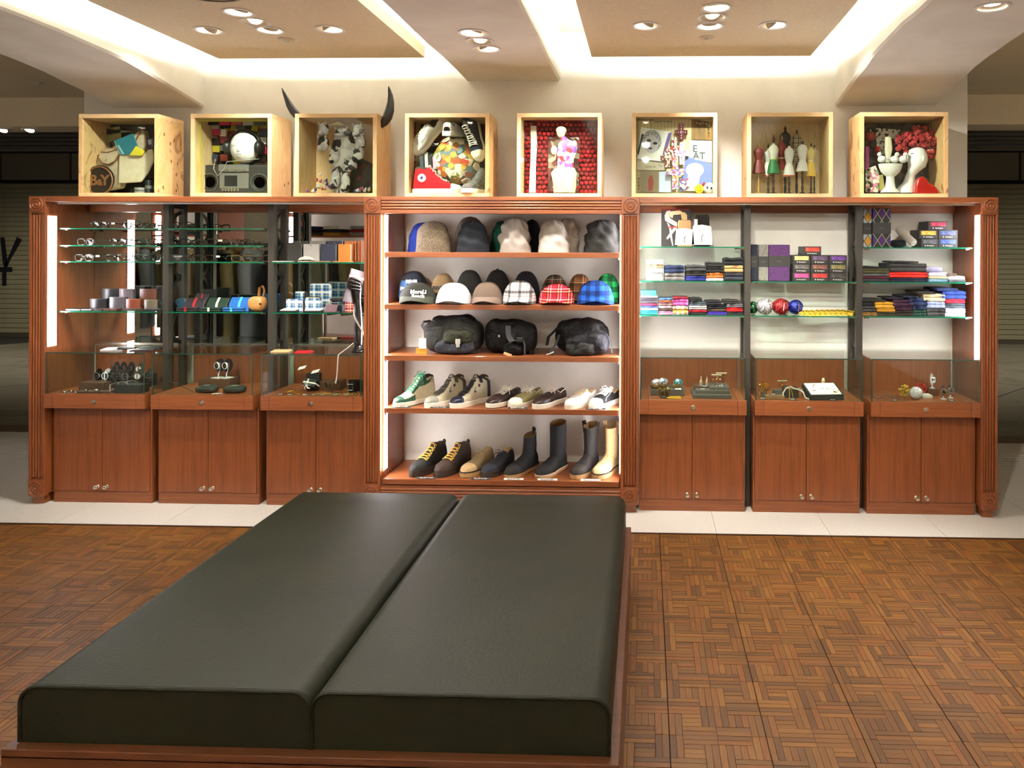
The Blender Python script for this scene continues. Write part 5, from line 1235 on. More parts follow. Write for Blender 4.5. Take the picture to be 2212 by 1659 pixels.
# box 6: flat collage
flat('pleated_cloth', 'C', [(1300, 170), (1815, 155), (1810, 560), (1560, 600), (1290, 560)], 4.50, .004, stripes('pleats', ['#cdb98f', '#d9c8a2', '#c4ad82'], .02, 'X'), 'cream pleated cloth behind the crosses', 'cloth')
t = flat('portrait_card', 'C', [(1320, 245), (1625, 290), (1540, 580), (1288, 555)], 4.478, .003, card_w, 'tilted white card with a grey printed portrait', 'card')
gm = lambda h: M('print' + h, '#' + h, .7)
sub(t, 'printed_hair', 'C', circ(1430, 380, 95, 18, ry=110), 4.4775, .0004, noisy('hair_print', [(.4, '#6d6a70'), (.6, '#cfccd0')], (1, 1, 1), 120, 3, .7)); sub(t, 'printed_face', 'C', circ(1425, 410, 68, 18, ry=90), 4.477, .0004, gm('c9c5c9'))
for u, v in ((1400, 375), (1462, 402)): sub(t, 'printed_eye', 'C', circ(u, v, 22, 12, ry=14), 4.4765, .0004, gm('2b2730'))
sub(t, 'printed_lips', 'C', circ(1415, 452, 20, 12, ry=9), 4.4765, .0004, gm('3d3038')); sub(t, 'printed_edge', 'C', [(1590, 300), (1625, 292), (1545, 578), (1520, 570), (1560, 400)], 4.4772, .0004, gm('6a559c')); sub(t, 'printed_bar', 'C', [(1330, 310), (1350, 315), (1300, 520), (1288, 500)], 4.4772, .0004, gm('2a2a30'))
t = flat('handwritten_card', 'C', [(1290, 560), (1560, 590), (1560, 665), (1285, 665)], 4.485, .003, M('linen_card', '#b9ad95', .8), 'grey linen card with handwriting under the portrait', 'card')
p = UV('C', 1420, 630, 4.484); fontobj('come on', .017, ink_k, t, (p[0] - t.location[0], -.0008, p[1] - t.location[2]), FRONT)
p = UV('C', 1515, 620, 4.484); fontobj('Dig', .016, M('blue_ink', '#3a4fa0', .6), t, (p[0] - t.location[0], -.0008, p[1] - t.location[2]), FRONT)
cl_ = [o for o in C.objects if o.name.startswith('pleated_cloth')][0]
p = UV('C', 1545, 187, 4.498); fontobj('Some Product', .018, ink_k, cl_, (p[0] - cl_.location[0], -.0012, p[1] - cl_.location[2]), FRONT)
t = flat('lettered_cloth', 'C', [(1800, 370), (2025, 375), (2025, 590), (1790, 560)], 4.495, .004, M('pale_blue_cloth', '#aeb4c8', .9), 'pale blue cloth with big stencil letters', 'cloth')
for s_, u, v in (('E', 1850, 455), ('AT', 1890, 525)):
    p = UV('C', u, v, 4.494); fontobj(s_, .058, M('stencil_grey', '#57544c', .8), t, (p[0] - t.location[0], -.001, p[1] - t.location[2]), FRONT, bold=.001)
t = flat('silhouette_cloth', 'C', [(1770, 530), (2022, 600), (2022, 830), (1700, 870), (1740, 640)], 4.485, .004, M('periwinkle_cloth', '#7580b9', .9), 'periwinkle cloth with a white silhouette', 'cloth')
sub(t, 'silhouette', 'C', circ(1850, 660, 88, 16, ry=70) , 4.4842, .0006, card_w); sub(t, 'silhouette', 'C', [(1790, 700), (1900, 710), (1890, 790), (1850, 865), (1740, 865), (1760, 800)], 4.484, .0006, card_w)
t = flat('snapshot', 'C', [(1290, 672), (1500, 668), (1498, 878), (1295, 878)], 4.485, .003, M('snapshot_brown', '#6f5c40', .5), 'brown snapshot of a small stuffed toy', 'photo')
sub(t, 'printed_toy', 'C', [(1395, 760), (1410, 715), (1435, 715), (1450, 770), (1440, 860), (1400, 870)], 4.4842, .0006, gm('7d2a26')); sub(t, 'printed_edge', 'C', [(1290, 672), (1318, 672), (1322, 878), (1295, 878)], 4.4842, .0006, gm('a58d62'))
flat('blue_cloth_strip', 'C', [(1500, 680), (1620, 670), (1620, 878), (1500, 878)], 4.49, .004, M('ice_blue_cloth', '#b4bccf', .9), 'ice blue cloth strip under the crosses', 'cloth'); flat('amber_panel', 'C', [(1815, 165), (2020, 190), (2020, 365), (1815, 365)], 4.5, .003, noisy('amber_print', [(.3, '#4a2f14'), (.7, '#a87a34')], (9, 9, 1), 4, 3, .6), 'amber and brown printed panel at the upper right of the collage', 'print')
def cross(u, v, a, b, w, m, Y, lab, bead):
    t = flat('beaded_cross', 'C', [(u - w, v - a), (u + w, v - a), (u + w, v - a * .25), (u + b, v - a * .25), (u + b, v - a * .25 + 2 * w), (u + w, v - a * .25 + 2 * w), (u + w, v + a), (u - w, v + a), (u - w, v - a * .25 + 2 * w), (u - b, v - a * .25 + 2 * w), (u - b, v - a * .25), (u - w, v - a * .25)], Y, .01, m, lab, 'cross', 'beaded crosses in the collage box', bev=.002)
    g = G(); k = int(2 * a / 22)
    for i in range(k): p = UV('C', u, v - a + 12 + i * 22, Y); g.sup((p[0] - t.location[0], -.002, p[1] - t.location[2]), (.0035, .003, .0035), 1, 1, 8, 5)
    for i in range(int(2 * b / 22)): p = UV('C', u - b + 12 + i * 22, v - a * .25 + w, Y); g.sup((p[0] - t.location[0], -.002, p[1] - t.location[2]), (.0035, .003, .0035), 1, 1, 8, 5)
    ob('beads', g, M('bead' + bead[1:], bead, .3), t, smooth=60)
cross(1715, 290, 85, 62, 24, M('maroon_felt', '#5a1324', .8), 4.468, 'maroon cross with white beads, uppermost', '#dcd6d0'); cross(1645, 470, 130, 60, 24, patches('dots_red', ['#c5c0c4', '#a5281e', '#dcd8d8'], 90), 4.47, 'red and white dotted cross beside the portrait', '#a5281e')
cross(1725, 500, 110, 65, 26, patches('dots_lilac', ['#e6e2ea', '#d4cee0', '#e6e2ea', '#a58ac0'], 90), 4.466, 'white cross with lilac dots', '#b9a9d4'); cross(1580, 540, 95, 65, 26, patches('dots_brown', ['#cdbfb4', '#7a2f24', '#dcd2c8'], 80), 4.472, 'brown and white patterned cross lower left', '#efeae2')
cross(1660, 690, 160, 85, 30, patches('dots_mix', ['#eeeaf0', '#eeeaf0', '#d05a6a', '#7d6ac0', '#d8b04a'], 90), 4.462, 'large white cross with coloured dots, lowest', '#d0607a')
flat('dotted_heart', 'C', [(1700, 760), (1725, 735), (1755, 755), (1785, 735), (1812, 765), (1800, 820), (1755, 855), (1705, 830)], 4.47, .012, patches('dots_heart', ['#f0edea', '#f0edea', '#3a4a9c', '#b53a4a'], 110), 'white heart with coloured dots', 'heart', bev=.004)
x, z = UV('C', 1893, 845, 4.455); t = thing('smiley_badge', 'yellow felt smiling badge at the foot of the collage', 'badge', (x, 4.455, BZI + .0005)); R = 46 * MU
ob('disc', G().sup((0, 0, R), (R, .008, R)), M('yellow_felt', '#e3bf1f', .8), t, smooth=70); ob('eyes', G().sup((-R * .3, -.008, R * 1.3), (.002, .002, .004)).sup((R * .3, -.008, R * 1.3), (.002, .002, .004)), ink_k, t); ob('mouth', G().tube([(-R * .5, -.0075, R * .85), (0, -.0085, R * .5), (R * .5, -.0075, R * .85)], .0012, 5), ink_k, t)
x, z = UV('C', 1990, 825, 4.455); t = thing('plush_head', 'white plush animal head with dark eye patches and a red cap', 'plush toy', (x, 4.46, BZI + .0005)); R = 58 * MU
ob('head', G().sup((0, 0, R * .95), (R, .02, R * .95)), fabric('#e6e2da'), t, smooth=70); ob('eye_patches', G().sup((-R * .3, -.019, R), (.006, .003, .008)).sup((R * .35, -.019, R * .9), (.006, .003, .008)), ink_k, t, smooth=60); ob('cap', G().sup((-R * .8, 0, R * 1.5), (.012, .01, .014)), M('red_felt', '#b01c24', .8), t, smooth=60)
on = ['first', 'second', 'third', 'fourth', 'fifth', 'sixth']
for u, v, nm in [(1305 + 27 * i, 175, '%s in the row at the top left' % on[i]) for i in range(6)] + [(1870 + 30 * i, 200 + (i % 2) * 6, '%s in the row at the top right' % on[i]) for i in range(5)] + [(1985, 225 + 36 * i, '%s down the right edge' % on[i]) for i in range(3)] + [(1305, 745 + 34 * i, '%s down the lower left edge' % on[i]) for i in range(4)]:
    x, z = UV('C', u, v, 4.472); single('pyramid_stud', G().loft([[(-.006, 0, -.006), (.006, 0, -.006), (.006, 0, .006), (-.006, 0, .006)], [(-.0005, -.006, -.0005), (.0005, -.006, -.0005), (.0005, -.006, .0005), (-.0005, -.006, .0005)]]), M('pewter', '#a59a84', .35, .8), 'pewter pyramid stud edging the collage, ' + nm, 'stud', (x, 4.478, z), 'studs round the collage')
# box 7: miniature dress forms
def dress_form(u, vt, vs, vw, vh, w, ctop, cskirt, cstand, Y, lab, belt=None, hem=None, vb=868, trunk=False):
    x, z = UV('D', u, vb, Y); t = thing('dress_form', lab, 'dress form', (x, Y, BZI + .0005), 'miniature dress forms'); Z = lambda v: UV('D', u, v, Y)[1] - BZI
    wk = w * MU; mt = ctop if not isinstance(ctop, str) else M('form' + ctop[1:], ctop, .5); ms = cskirt if not isinstance(cskirt, str) else M('form' + cskirt[1:], cskirt, .5); st = M('stand' + cstand[1:], cstand, .4)
    ob('torso', G().lathe([(.001, Z(vw)), (wk * .5, Z(vw)), (wk * .78, Z(vs + (vw - vs) * .45)), (wk * .82, Z(vs + (vw - vs) * .2)), (wk * .62, Z(vs)), (wk * .25, Z(vs - 14)), (wk * .2, Z(vs - 30)), (.001, Z(vs - 30))], n=16, sy=.7), mt, t, smooth=60)
    sk = [(wk * .5, Z(vw)), (wk * .75, Z(vw + (vh - vw) * .35)), (wk * (1.0 if not trunk else .8), Z(vh)), (.001, Z(vh) + .004)]
    ob('skirt', G().lathe([(.001, Z(vw))] + sk, n=16, sy=.75), ms, t, smooth=50)
    if belt: ob('belt', G().lathe([(wk * .54, Z(vw) - .003), (wk * .56, Z(vw)), (wk * .54, Z(vw) + .003)], n=16, sy=.75, cap=False), M('form' + belt[1:], belt, .5), t)
    if hem: ob('hem', G().lathe([(wk * 1.02, Z(vh)), (wk * 1.0, Z(vh - 14))], n=16, sy=.76, cap=False), M('form' + hem[1:], hem, .5), t)
    H = Z(vh); ob('stand', G().lathe([(.001, 0), (wk * .75, 0), (wk * .72, .004), (wk * .3, .01), (wk * .14, .014), (wk * .22, H * .3), (wk * .12, H * .4), (wk * .2, H * .6), (wk * .12, H * .8), (wk * .14, H + .006)], n=14), st, t, smooth=50)
    ob('finial', G().lathe([(wk * .18, Z(vs - 28)), (wk * .1, Z(vs - 36)), (wk * .2, Z(vs - 46)), (wk * .2, Z(vt + 26)), (wk * .08, Z(vt + 14)), (.001, Z(vt))], n=12), st, t, smooth=50)
dress_form(262, 392, 455, 560, 690, 62, '#6d1f1a', '#6a1c1a', '#a5793f', 4.50, 'dress form in a maroon dress with a cream collar, leftmost')
dress_form(355, 395, 480, 580, 722, 56, '#d5cfc4', '#d5cfc4', '#2b1e16', 4.53, 'white coat dress form with an orange hem behind the green skirt', hem='#b3562a')
dress_form(405, 310, 425, 555, 690, 62, '#d9d4c2', '#1d6a34', '#2e1a12', 4.485, 'dress form with a white blouse and bright green skirt', belt='#7aa02a')
dress_form(485, 308, 400, 540, 650, 56, '#8c2a1c', '#8a2c1e', '#a06a38', 4.55, 'dress form in a rust red jacket with a cream belt', belt='#d8c9a8')
dress_form(520, 222, 300, 430, 650, 66, '#23252a', '#23252a', '#16140f', 4.60, 'tall black dress form at the back', trunk=True)
dress_form(632, 255, 325, 440, 590, 60, plaid('form_plaid', '#cfc0a8', [('#2a2428', .1, .35, .7), ('#7a5a4a', .6, .75, .6)], .028), plaid('form_plaid', '#cfc0a8', [], .028), '#15130f', 4.595, 'tall plaid dress form at the back', trunk=True)
dress_form(558, 380, 450, 590, 720, 58, '#e6e2dc', '#e6e2dc', '#3a2018', 4.49, 'white dress form with an orange hem in front of the black one', hem='#b3562a')
dress_form(688, 385, 420, 560, 668, 62, '#ebe8e4', '#ebe8e4', '#191410', 4.495, 'plain white dress form on a black turned stand')
dress_form(772, 380, 455, 565, 715, 50, '#d8c07a', '#d9b24a', '#2b211a', 4.49, 'yellow dress form at the right', belt='#efe4c0')
dress_form(805, 405, 460, 560, 690, 42, '#b8a796', '#b5a899', '#1a1612', 4.54, 'small dusky dress form behind the yellow one')
# box 8: white head, flowers, pedestal bowl
x, z = UV('D', 1805, 868, 4.53); t = thing('display_mannequin', 'glossy white mannequin head without eyes, tilted down', 'mannequin', (x, 4.535, BZI + .0005)); wg = M('white_gloss', '#e9e7e3', .2, coat=.5)
def hr(tab, Y0=4.53):
    R_ = []
    for v, uc, w, d, yo in tab:
        xx, zz = UV('D', uc, v, Y0); R_.append([(xx - x + w * MU * math.cos(2 * PI * i / 20), yo + d * math.sin(2 * PI * i / 20), max(0, zz - BZI)) for i in range(20)])
    return R_
ob('head', G().loft(hr([(870, 1700, 100, .05, .02), (820, 1715, 85, .045, .02), (760, 1740, 55, .035, .02), (700, 1750, 48, .032, .015), (660, 1775, 60, .04, 0), (620, 1800, 82, .05, -.01), (560, 1805, 95, .055, -.012), (500, 1805, 96, .057, -.005), (450, 1805, 75, .05, 0), (430, 1805, 40, .03, 0)])), wg, t, smooth=70)
ob('nose', G().sup((UV('D', 1830, 545, 4.53)[0] - x, -.066, UV('D', 1830, 545, 4.53)[1] - BZI), (.008, .012, .018)), wg, t, smooth=70)
ob('lashes', G().tube([(-.055, -.058, UV('D', 1805, 500, 4.53)[1] - BZI), (-.04, -.066, UV('D', 1805, 496, 4.53)[1] - BZI)], .002, 5).tube([(.05, -.06, UV('D', 1805, 500, 4.53)[1] - BZI), (.064, -.05, UV('D', 1805, 496, 4.53)[1] - BZI)], .002, 5), ink_k, t)
xx, zz = UV('D', 1810, 400, 4.56); t = thing('flower_headdress', 'big mass of crimson artificial flowers on the white head', 'flowers', (xx, 4.565, zz - .06)); rn = random.Random(6)
fl_m = [mesh('flower', G().sup((0, 0, 0), (.017, .012, .015), .8, .8, 8, 5).sup((.008, -.008, .006), (.009, .008, .008), 1, 1, 7, 4).sup((-.008, -.007, -.005), (.009, .008, .009), 1, 1, 7, 4), M('crimson%d' % k, c_, .7), 60) for k, c_ in enumerate(('#8d1a22', '#a8262c', '#5f1016', '#b5383a'))]
for k in range(120):
    a = rn.uniform(0, 2 * PI); r = math.sqrt(rn.random()); u = 1805 + 205 * r * math.cos(a); v = 395 + 165 * r * math.sin(a)
    if 1715 < u < 1890 and v > 440: continue
    p = UV('D', u, v, 4.56); o = ob('flower', fl_m[k % 4], None, t); o.location = (p[0] - xx, -.045 * (1 - r * r) + rn.uniform(-.01, .02), p[1] - zz + .06); o.rotation_euler = (rn.uniform(-1, 1), rn.uniform(-1, 1), 0)
x, z = UV('D', 1548, 868, 4.48); t = thing('pedestal_bowl', 'white fluted ceramic pedestal bowl', 'bowl', (x, 4.485, BZI + .0005)); Zv = lambda v: UV('D', 1548, v, 4.48)[1] - BZI
rings = []; n = 48
for r, v in ((95, 868), (88, 855), (50, 820), (40, 760), (38, 712), (55, 700), (88, 665), (105, 620), (112, 588), (100, 588), (30, 650)):
    rings.append([(r * MU * (1 + (.05 * math.cos(i * 2 * PI / 3) if 580 < v < 710 else .02 * math.cos(i * 2 * PI / 3))) * math.cos(2 * PI * i / n), r * MU * math.sin(2 * PI * i / n) * .5, Zv(v)) for i in range(n)])
ob('bowl', G().loft(rings), M('white_china', '#dcd8cf', .3, coat=.3), t, smooth=40)
for k, (u, v, s, lab) in enumerate(((1462, 530, -1, 'white bird on the left rim of the pedestal bowl'), (1585, 525, 1, 'cream bird in the middle of the pedestal bowl'), (1668, 525, 1, 'white bird on the right of the pedestal bowl'))):
    x, z = UV('D', u, 580, 4.485); t = thing('bird_ornament', lab, 'ornament', (x, 4.485, UV('D', u, 590, 4.485)[1]), 'bird ornaments'); bm = M('bird_white', '#d8d5cf', .5)
    ob('body', G().sup((0, 0, .028), (.026, .018, .022)), bm, t, smooth=70); ob('head', G().sup((.014 * s, 0, .056), (.014, .013, .014)), bm, t, smooth=70); ob('beak', G().cyl((.027 * s, 0, .056), (.036 * s, 0, .054), .003, .0005, 8), M('beak', '#b58a4a', .5), t); ob('tail', G().obox((-.032 * s, 0, .03), (.03, .01, .006), RY(.4 * s)), bm, t, bev=.002)
flat('cone_ornament', 'D', [(1500, 320), (1555, 320), (1570, 440), (1545, 585), (1510, 585), (1495, 450)], 4.54, .03, M('cream_ceramic', '#d5cab0', .4), 'cream cone ornament with gilt standing in the bowl', 'ornament', bev=.01, seg=3)
t = flat('red_lacquer_heart', 'D', [(1790, 866), (1795, 770), (1820, 715), (1860, 690), (1905, 712), (1925, 755), (1985, 785), (2022, 830), (2022, 866)], 4.46, .06, M('red_lacquer', '#b3100f', .12, coat=.8), 'glossy red lacquered heart-shaped ornament', 'ornament', bev=.022, seg=4, smooth=60)
t.location[2] = BZI + .0005
for u, v, r, lab in ((1350, 320, 50, 'red glass bauble at the upper left of the rightmost box'), (1418, 448, 34, 'small red glass bauble above the birds')):
    x, z = UV('D', u, v, 4.54); t = thing('glass_bauble', lab, 'bauble', (x, 4.54, z)); ob('ball', G().sup((0, 0, 0), (r * MU, r * MU, r * MU), 1, 1, 18, 12), M('red_glass', '#8d0a12', .08, coat=.8), t, smooth=70); ob('collar', G().cyl((0, 0, r * MU * .95), (0, 0, r * MU * 1.2), .005, n=10), chrome, t)
flat('magenta_box', 'D', [(1303, 420), (1335, 420), (1338, 640), (1303, 640)], 4.55, .04, M('magenta_card', '#a83f86', .5), 'magenta box at the left edge of the rightmost box', 'box'); t = flat('floral_card', 'D', [(1305, 640), (1400, 605), (1440, 690), (1430, 866), (1305, 866)], 4.47, .004, patches('floral_print', ['#d8c0b4', '#c96a86', '#3a2e2a', '#e2d8c6', '#7a8a5a', '#b88a94'], 60), 'vintage floral card leaning beside the pedestal bowl', 'card')
flat('yellow_card', 'D', [(1435, 700), (1470, 690), (1495, 840), (1440, 850)], 4.5, .003, M('buff_card', '#d8c878', .6), 'buff card edge behind the floral card', 'card'); flat('lace_curtain', 'D', [(1400, 240), (1640, 255), (1620, 400), (1560, 330), (1500, 520), (1440, 470), (1410, 400)], 4.6, .004, patches('lace_white', ['#cfc6b6', '#3a332c', '#d8d0c2', '#c9c0b0'], 90), 'cream lace hanging at the back of the rightmost box', 'lace')
# ---------------------------------------------------------------- goods: shared makers
ORG2 = {'L': (60, 420, .20499), 'M': (330, 420, .22604), 'N': (60, 740, .22298), 'O': (420, 740, .22301), 'R': (1360, 420, .16878), 'S': (1600, 420, .16878), 'T': (1840, 420, .16882), 'V': (1370, 730, .23056), 'X': (1840, 730, .23513)}
def U2(c, u, v, Y): o = ORG2[c]; return at(o[0] + o[2] * u, o[1] + o[2] * v, Y)
def ux(c, u, Y, v=600): return U2(c, u, v, Y)[0]
def fold(w, d, h, n, seed):
    """folded cloth: n rounded layers at the front edge"""
    rn = random.Random(seed); rings = []; ns = 7; sag = [rn.uniform(-.06, .06) for _ in range(ns + 1)]; push = [rn.uniform(-.006, .006) for _ in range(ns + 1)]
    for k in range(ns + 1):
        x = -w / 2 + w * k / ns; e = .90 if k in (0, ns) else 1.; hh = h * (1 + sag[k]) * e; ring = []; lt = hh / n; r = lt / 2
        for j in range(n):
            for i in range(5):
                a = -PI / 2 + PI * i / 4; ring.append((x, push[k] - math.cos(a) * r * .9 + r + (.004 if j % 2 else 0), lt * j + r + math.sin(a) * r * .98))
        ring += [(x, d, hh * .96), (x, d, 0.0)]
        rings.append(ring)
    return G().loft(rings)
def stack(c, u0, u1, z, Y, items, grp, d=.2, cat='garment', name='folded_garment'):
    k = ORG2[c][2] * Y / F; zz = z + .0006; n = 0
    for it in items:
        hv, m, lab = it[:3]; du = it[3] if len(it) > 3 else (0, 0); lay = it[4] if len(it) > 4 else (2 if hv > 40 else 1)
        a, b = ux(c, u0 + du[0], Y), ux(c, u1 + du[1], Y); m = fabric(m) if isinstance(m, str) else m
        single(name, fold(b - a, d, hv * k, lay, int(u0 + hv + n * 13)), m, lab, cat, ((a + b) / 2, Y, zz), grp, smooth=55); zz += hv * k * 1.0 + .0004; n += 1
    return zz
def pack_box(c, u0, u1, v0, v1, Y, col, lab, z, grp='windowed sock boxes', d=.16):
    a, b = ux(c, u0, Y), ux(c, u1, Y); k = ORG2[c][2] * Y / F; h = (v1 - v0) * k; w = (b - a) / 2
    t = thing('sock_box', lab, 'box', ((a + b) / 2, Y, z), grp); km = M('carton_black', '#1d1c19', .45)
    ob('carton', G().box(-w, w, 0, d, 0, h), km, t, bev=.0012)
    wn = ob('window', G().box(-w * .8, w * .8, -.0008, .002, h * .42, h * .88), noisy('crumple_' + col[1:], [(.35, tuple(v * .55 for v in lin(col))), (.5, col), (.68, tuple(min(1, v * 1.5 + .06) for v in lin(col)))], (1, 1, 2), 55, 4, .3, 1.2, .5, .004), t)
    ob('emblem', G().lathe([(.0032, 0), (.0032, .0006), (.001, .0006)], (-w * .5, -.0004, h * .2), 12, axis='y'), ink_w, t)
    fontobj('Burlington', h * .2, ink_w, t, (w * .1, -.0008, h * .2), FRONT, .0002)
    return h
# ---------------------------------------------------------------- bay right of the bookcase
g1 = 'stockings and poster on the top glass shelf'
x0, x1 = ux('R', 405, 4.6), ux('R', 765, 4.6); zt_ = U2('R', 500, 180, 4.6)[1]; z = 1.5355
t = thing('poster_stand', 'dark poster card with a picture of long legs in stockings', 'poster', ((x0 + x1) / 2, 4.6, z)); H = zt_ - z; w = (x1 - x0) / 2
ob('card', G().box(-w, w, 0, .004, 0, H).box(w - .004, w + .016, .004, .05, 0, H), M('poster_dark', '#23211c', .5), t)
ob('edge_band', G().box(-w, w, -.0006, 0, H * .955, H), M('poster_red', '#5a1414', .5), t)
def pp(name, pts, m, dd): ob(name, G().prism([(-w + (u - 405) / 360 * 2 * w, H * (650 - v) / 470) for u, v in pts], -dd, -dd + .0006), m, t)
leg = M('print_stocking', '#b7a39a', .6); skin = M('print_skin', '#d9b084', .6)
pp('printed_leg', [(520, 200), (470, 210), (445, 270), (455, 330), (590, 400), (610, 385), (605, 350), (520, 300), (505, 250)], leg, .0012); pp('printed_leg', [(575, 395), (610, 375), (600, 430), (490, 560), (470, 555), (475, 535)], leg, .0016); pp('printed_leg', [(475, 350), (495, 360), (530, 410), (545, 540), (560, 635), (548, 645), (520, 540), (505, 420)], leg, .001)
pp('printed_arm', [(505, 215), (640, 200), (680, 225), (640, 250), (560, 255), (545, 300), (512, 270)], skin, .0018); pp('printed_hair', [(650, 235), (700, 220), (735, 260), (735, 320), (670, 320)], M('print_blonde', '#b59a64', .6), .002); pp('printed_garter', [(490, 405), (600, 395), (600, 412), (490, 420)], M('print_red', '#a82020', .6), .0022)
for u0, u1, vt, cm, lab, tilt in ((582, 828, 320, '#b08a60', 'tan stockings in a white band on the top glass shelf', 0), (795, 1060, 255, '#221f1a', 'black stockings in a white band on the top glass shelf', .06)):
    a, b = ux('R', u0, 4.52), ux('R', u1, 4.52); H = U2('R', 700, vt, 4.52)[1] - z; w = (b - a) / 2
    t = thing('stocking_pack', lab, 'stockings', ((a + b) / 2, 4.52, z), g1)
    ob('stockings', G().prism([(-w * .75, 0), (w * .75, 0), (w * .7, H * .9), (w * .6, H), (-w * .6, H), (-w * .7, H * .92)], .004, .03), fabric(cm), t, bev=.004)
    bm = ob('paper_band', G().prism([(-w, H * .06), (w, H * .06), (w * .86, H * .64), (0, H * .69), (-w * .86, H * .66)], -.001, .033), card_w, t)
    fontobj('F A L K E', .0125, M('grey_ink', '#77726c', .6), t, (0, -.0016, H * .52), FRONT, .0002)
    ob('leg_mark', G().tube([(w * .12, -.0014, H * .38), (-.002, -.0014, H * .33), (-.003, -.0014, H * .22), (.0, -.0014, H * .14)], .0022, 5), ink_k, t)
ob('size_tag', G().box(-w * .75, -w * .45, -.002, -.001, H * .66, H * .86), card_w, t)
gr = 'folded goods on the glass shelves right of the bookcase'; Y = 4.485; z = 1.333
wp = patches('white_packet', ['#e4e2de', '#cfccc8', '#e4e2de', '#8f8d8a'], 60)
stack('R', 215, 430, z, Y, [(100, wp, 'white sock packet at the bottom of the leftmost stack'), (62, wp, 'white sock packet second in the leftmost stack'), (46, '#8c7a5c', 'tweed-topped packet third in the leftmost stack'), (60, '#c9c4bd', 'pale grey knitted packet on top of the leftmost stack')], gr, .14, 'socks', 'sock_packet')
stack('R', 450, 700, z, Y, [(100, '#6d6a68', 'grey rolled jersey under the navy one'), (98, '#1f2a44', 'navy rolled jersey on the grey one')], gr, .15)
stack('R', 722, 980, z, Y, [(62, '#23296e', 'royal blue folded jersey at the bottom of its stack'), (58, '#26241f', 'black folded jersey above the royal blue one'), (80, '#3a3a3a', 'charcoal folded jersey on the royal blue stack')], gr, .15)
stack('R', 985, 1200, z, Y, [(34, wp, 'white packet at the foot of the labelled stack'), (70, '#b5622a', 'orange socks with a white label'), (76, '#1c1a1a', 'black socks with a white label'), (56, '#262622', 'dark folded cap on the labelled stack')], gr, .14, 'socks', 'sock_packet')
stack('R', 1218, 1452, z, Y, [(108, '#2c2f35', 'charcoal rolled jersey beside the steel divider'), (92, '#b3905f', 'tan rolled jersey on the charcoal roll'), (96, '#191a1c', 'black rolled jersey with a purple motif on the tan roll')], gr, .15)
z = 1.132
zz = stack('R', 145, 360, z, Y, [(56, '#1d6f78', 'teal socks at the bottom left corner stack'), (26, '#b3a4ae', 'lilac grey socks above the teal ones'), (24, '#26427a', 'blue socks in the corner stack'), (32, '#7a2440', 'wine pink socks in the corner stack'), (76, '#38353a', 'charcoal socks in the corner stack'), (22, '#d8d6d2', 'white socks in the corner stack')], gr, .14, 'socks', 'folded_socks')
a, b = ux('R', 145, Y), ux('R', 345, Y); single('teal_box', G().box(-(b - a) / 2, (b - a) / 2, 0, .1, 0, .031), patches('teal_print', ['#1f8a96', '#1f8a96', '#27707a', '#7a3a3c'], 40), 'teal printed packet on top of the corner sock stack', 'box', ((a + b) / 2, Y, zz), bev=.002)
st_p = stripes('stripe_pink', ['#d8c4c0', '#8c4a50', '#e2d2cc', '#5a3a34'], .012, 'Z'); st_n = stripes('stripe_navy', ['#2a3058', '#b5602a', '#3a3f6a', '#a8542c'], .016, 'Z')
stack('R', 375, 555, z, Y, [(42, '#c2708c', 'pink socks at the bottom of the striped stack'), (36, '#3a2c28', 'brown socks in the striped stack'), (36, st_p, 'pink and white striped socks'), (44, st_n, 'navy and orange striped socks'), (22, '#a8522c', 'orange socks in the striped stack'), (28, '#3f5a78', 'slate blue socks on the striped stack')], gr, .14, 'socks', 'folded_socks')
stack('R', 557, 752, z, Y, [(116, argyle('argyle_yellow', '#d8cfc0', '#c99a3a', '#6a6474', .03), 'cream and yellow argyle socks'), (84, '#c2589a', 'bright pink folded socks on the argyle pair'), (24, '#7a1c28', 'wine dotted socks on the bright pink pair')], gr, .14, 'socks', 'folded_socks')
stack('R', 765, 990, z, Y, [(30, '#23211f', 'black socks under the red pair in the fourth stack'), (34, '#a01a26', 'red socks low in the fourth stack'), (26, '#8d8d90', 'grey socks in the fourth stack'), (24, '#c9c2b4', 'cream striped socks in the fourth stack'), (44, '#3f4a50', 'slate socks in the fourth stack'), (50, '#1b1d1c', 'black cloth folded on the fourth stack', (0, -60))], gr, .14, 'socks', 'folded_socks')
stack('R', 1005, 1240, z, Y, [(42, '#3a2c8c', 'purple socks under the brown pair'), (34, '#4a3a2c', 'brown socks in the purple stack'), (46, '#17171b', 'shiny black socks in the purple stack'), (54, '#1a1b1d', 'black cloth folded on the purple stack', (-30, -60))], gr, .14, 'socks', 'folded_socks')
stack('R', 1245, 1450, z, Y, [(42, '#29282a', 'black socks under the scarlet pair beside the divider'), (54, '#b81a1e', 'scarlet socks beside the divider'), (44, '#57565a', 'grey socks on the scarlet pair'), (48, '#2a2823', 'dark cloth folded on the scarlet stack', (-40, -30))], gr, .14, 'socks', 'folded_socks')
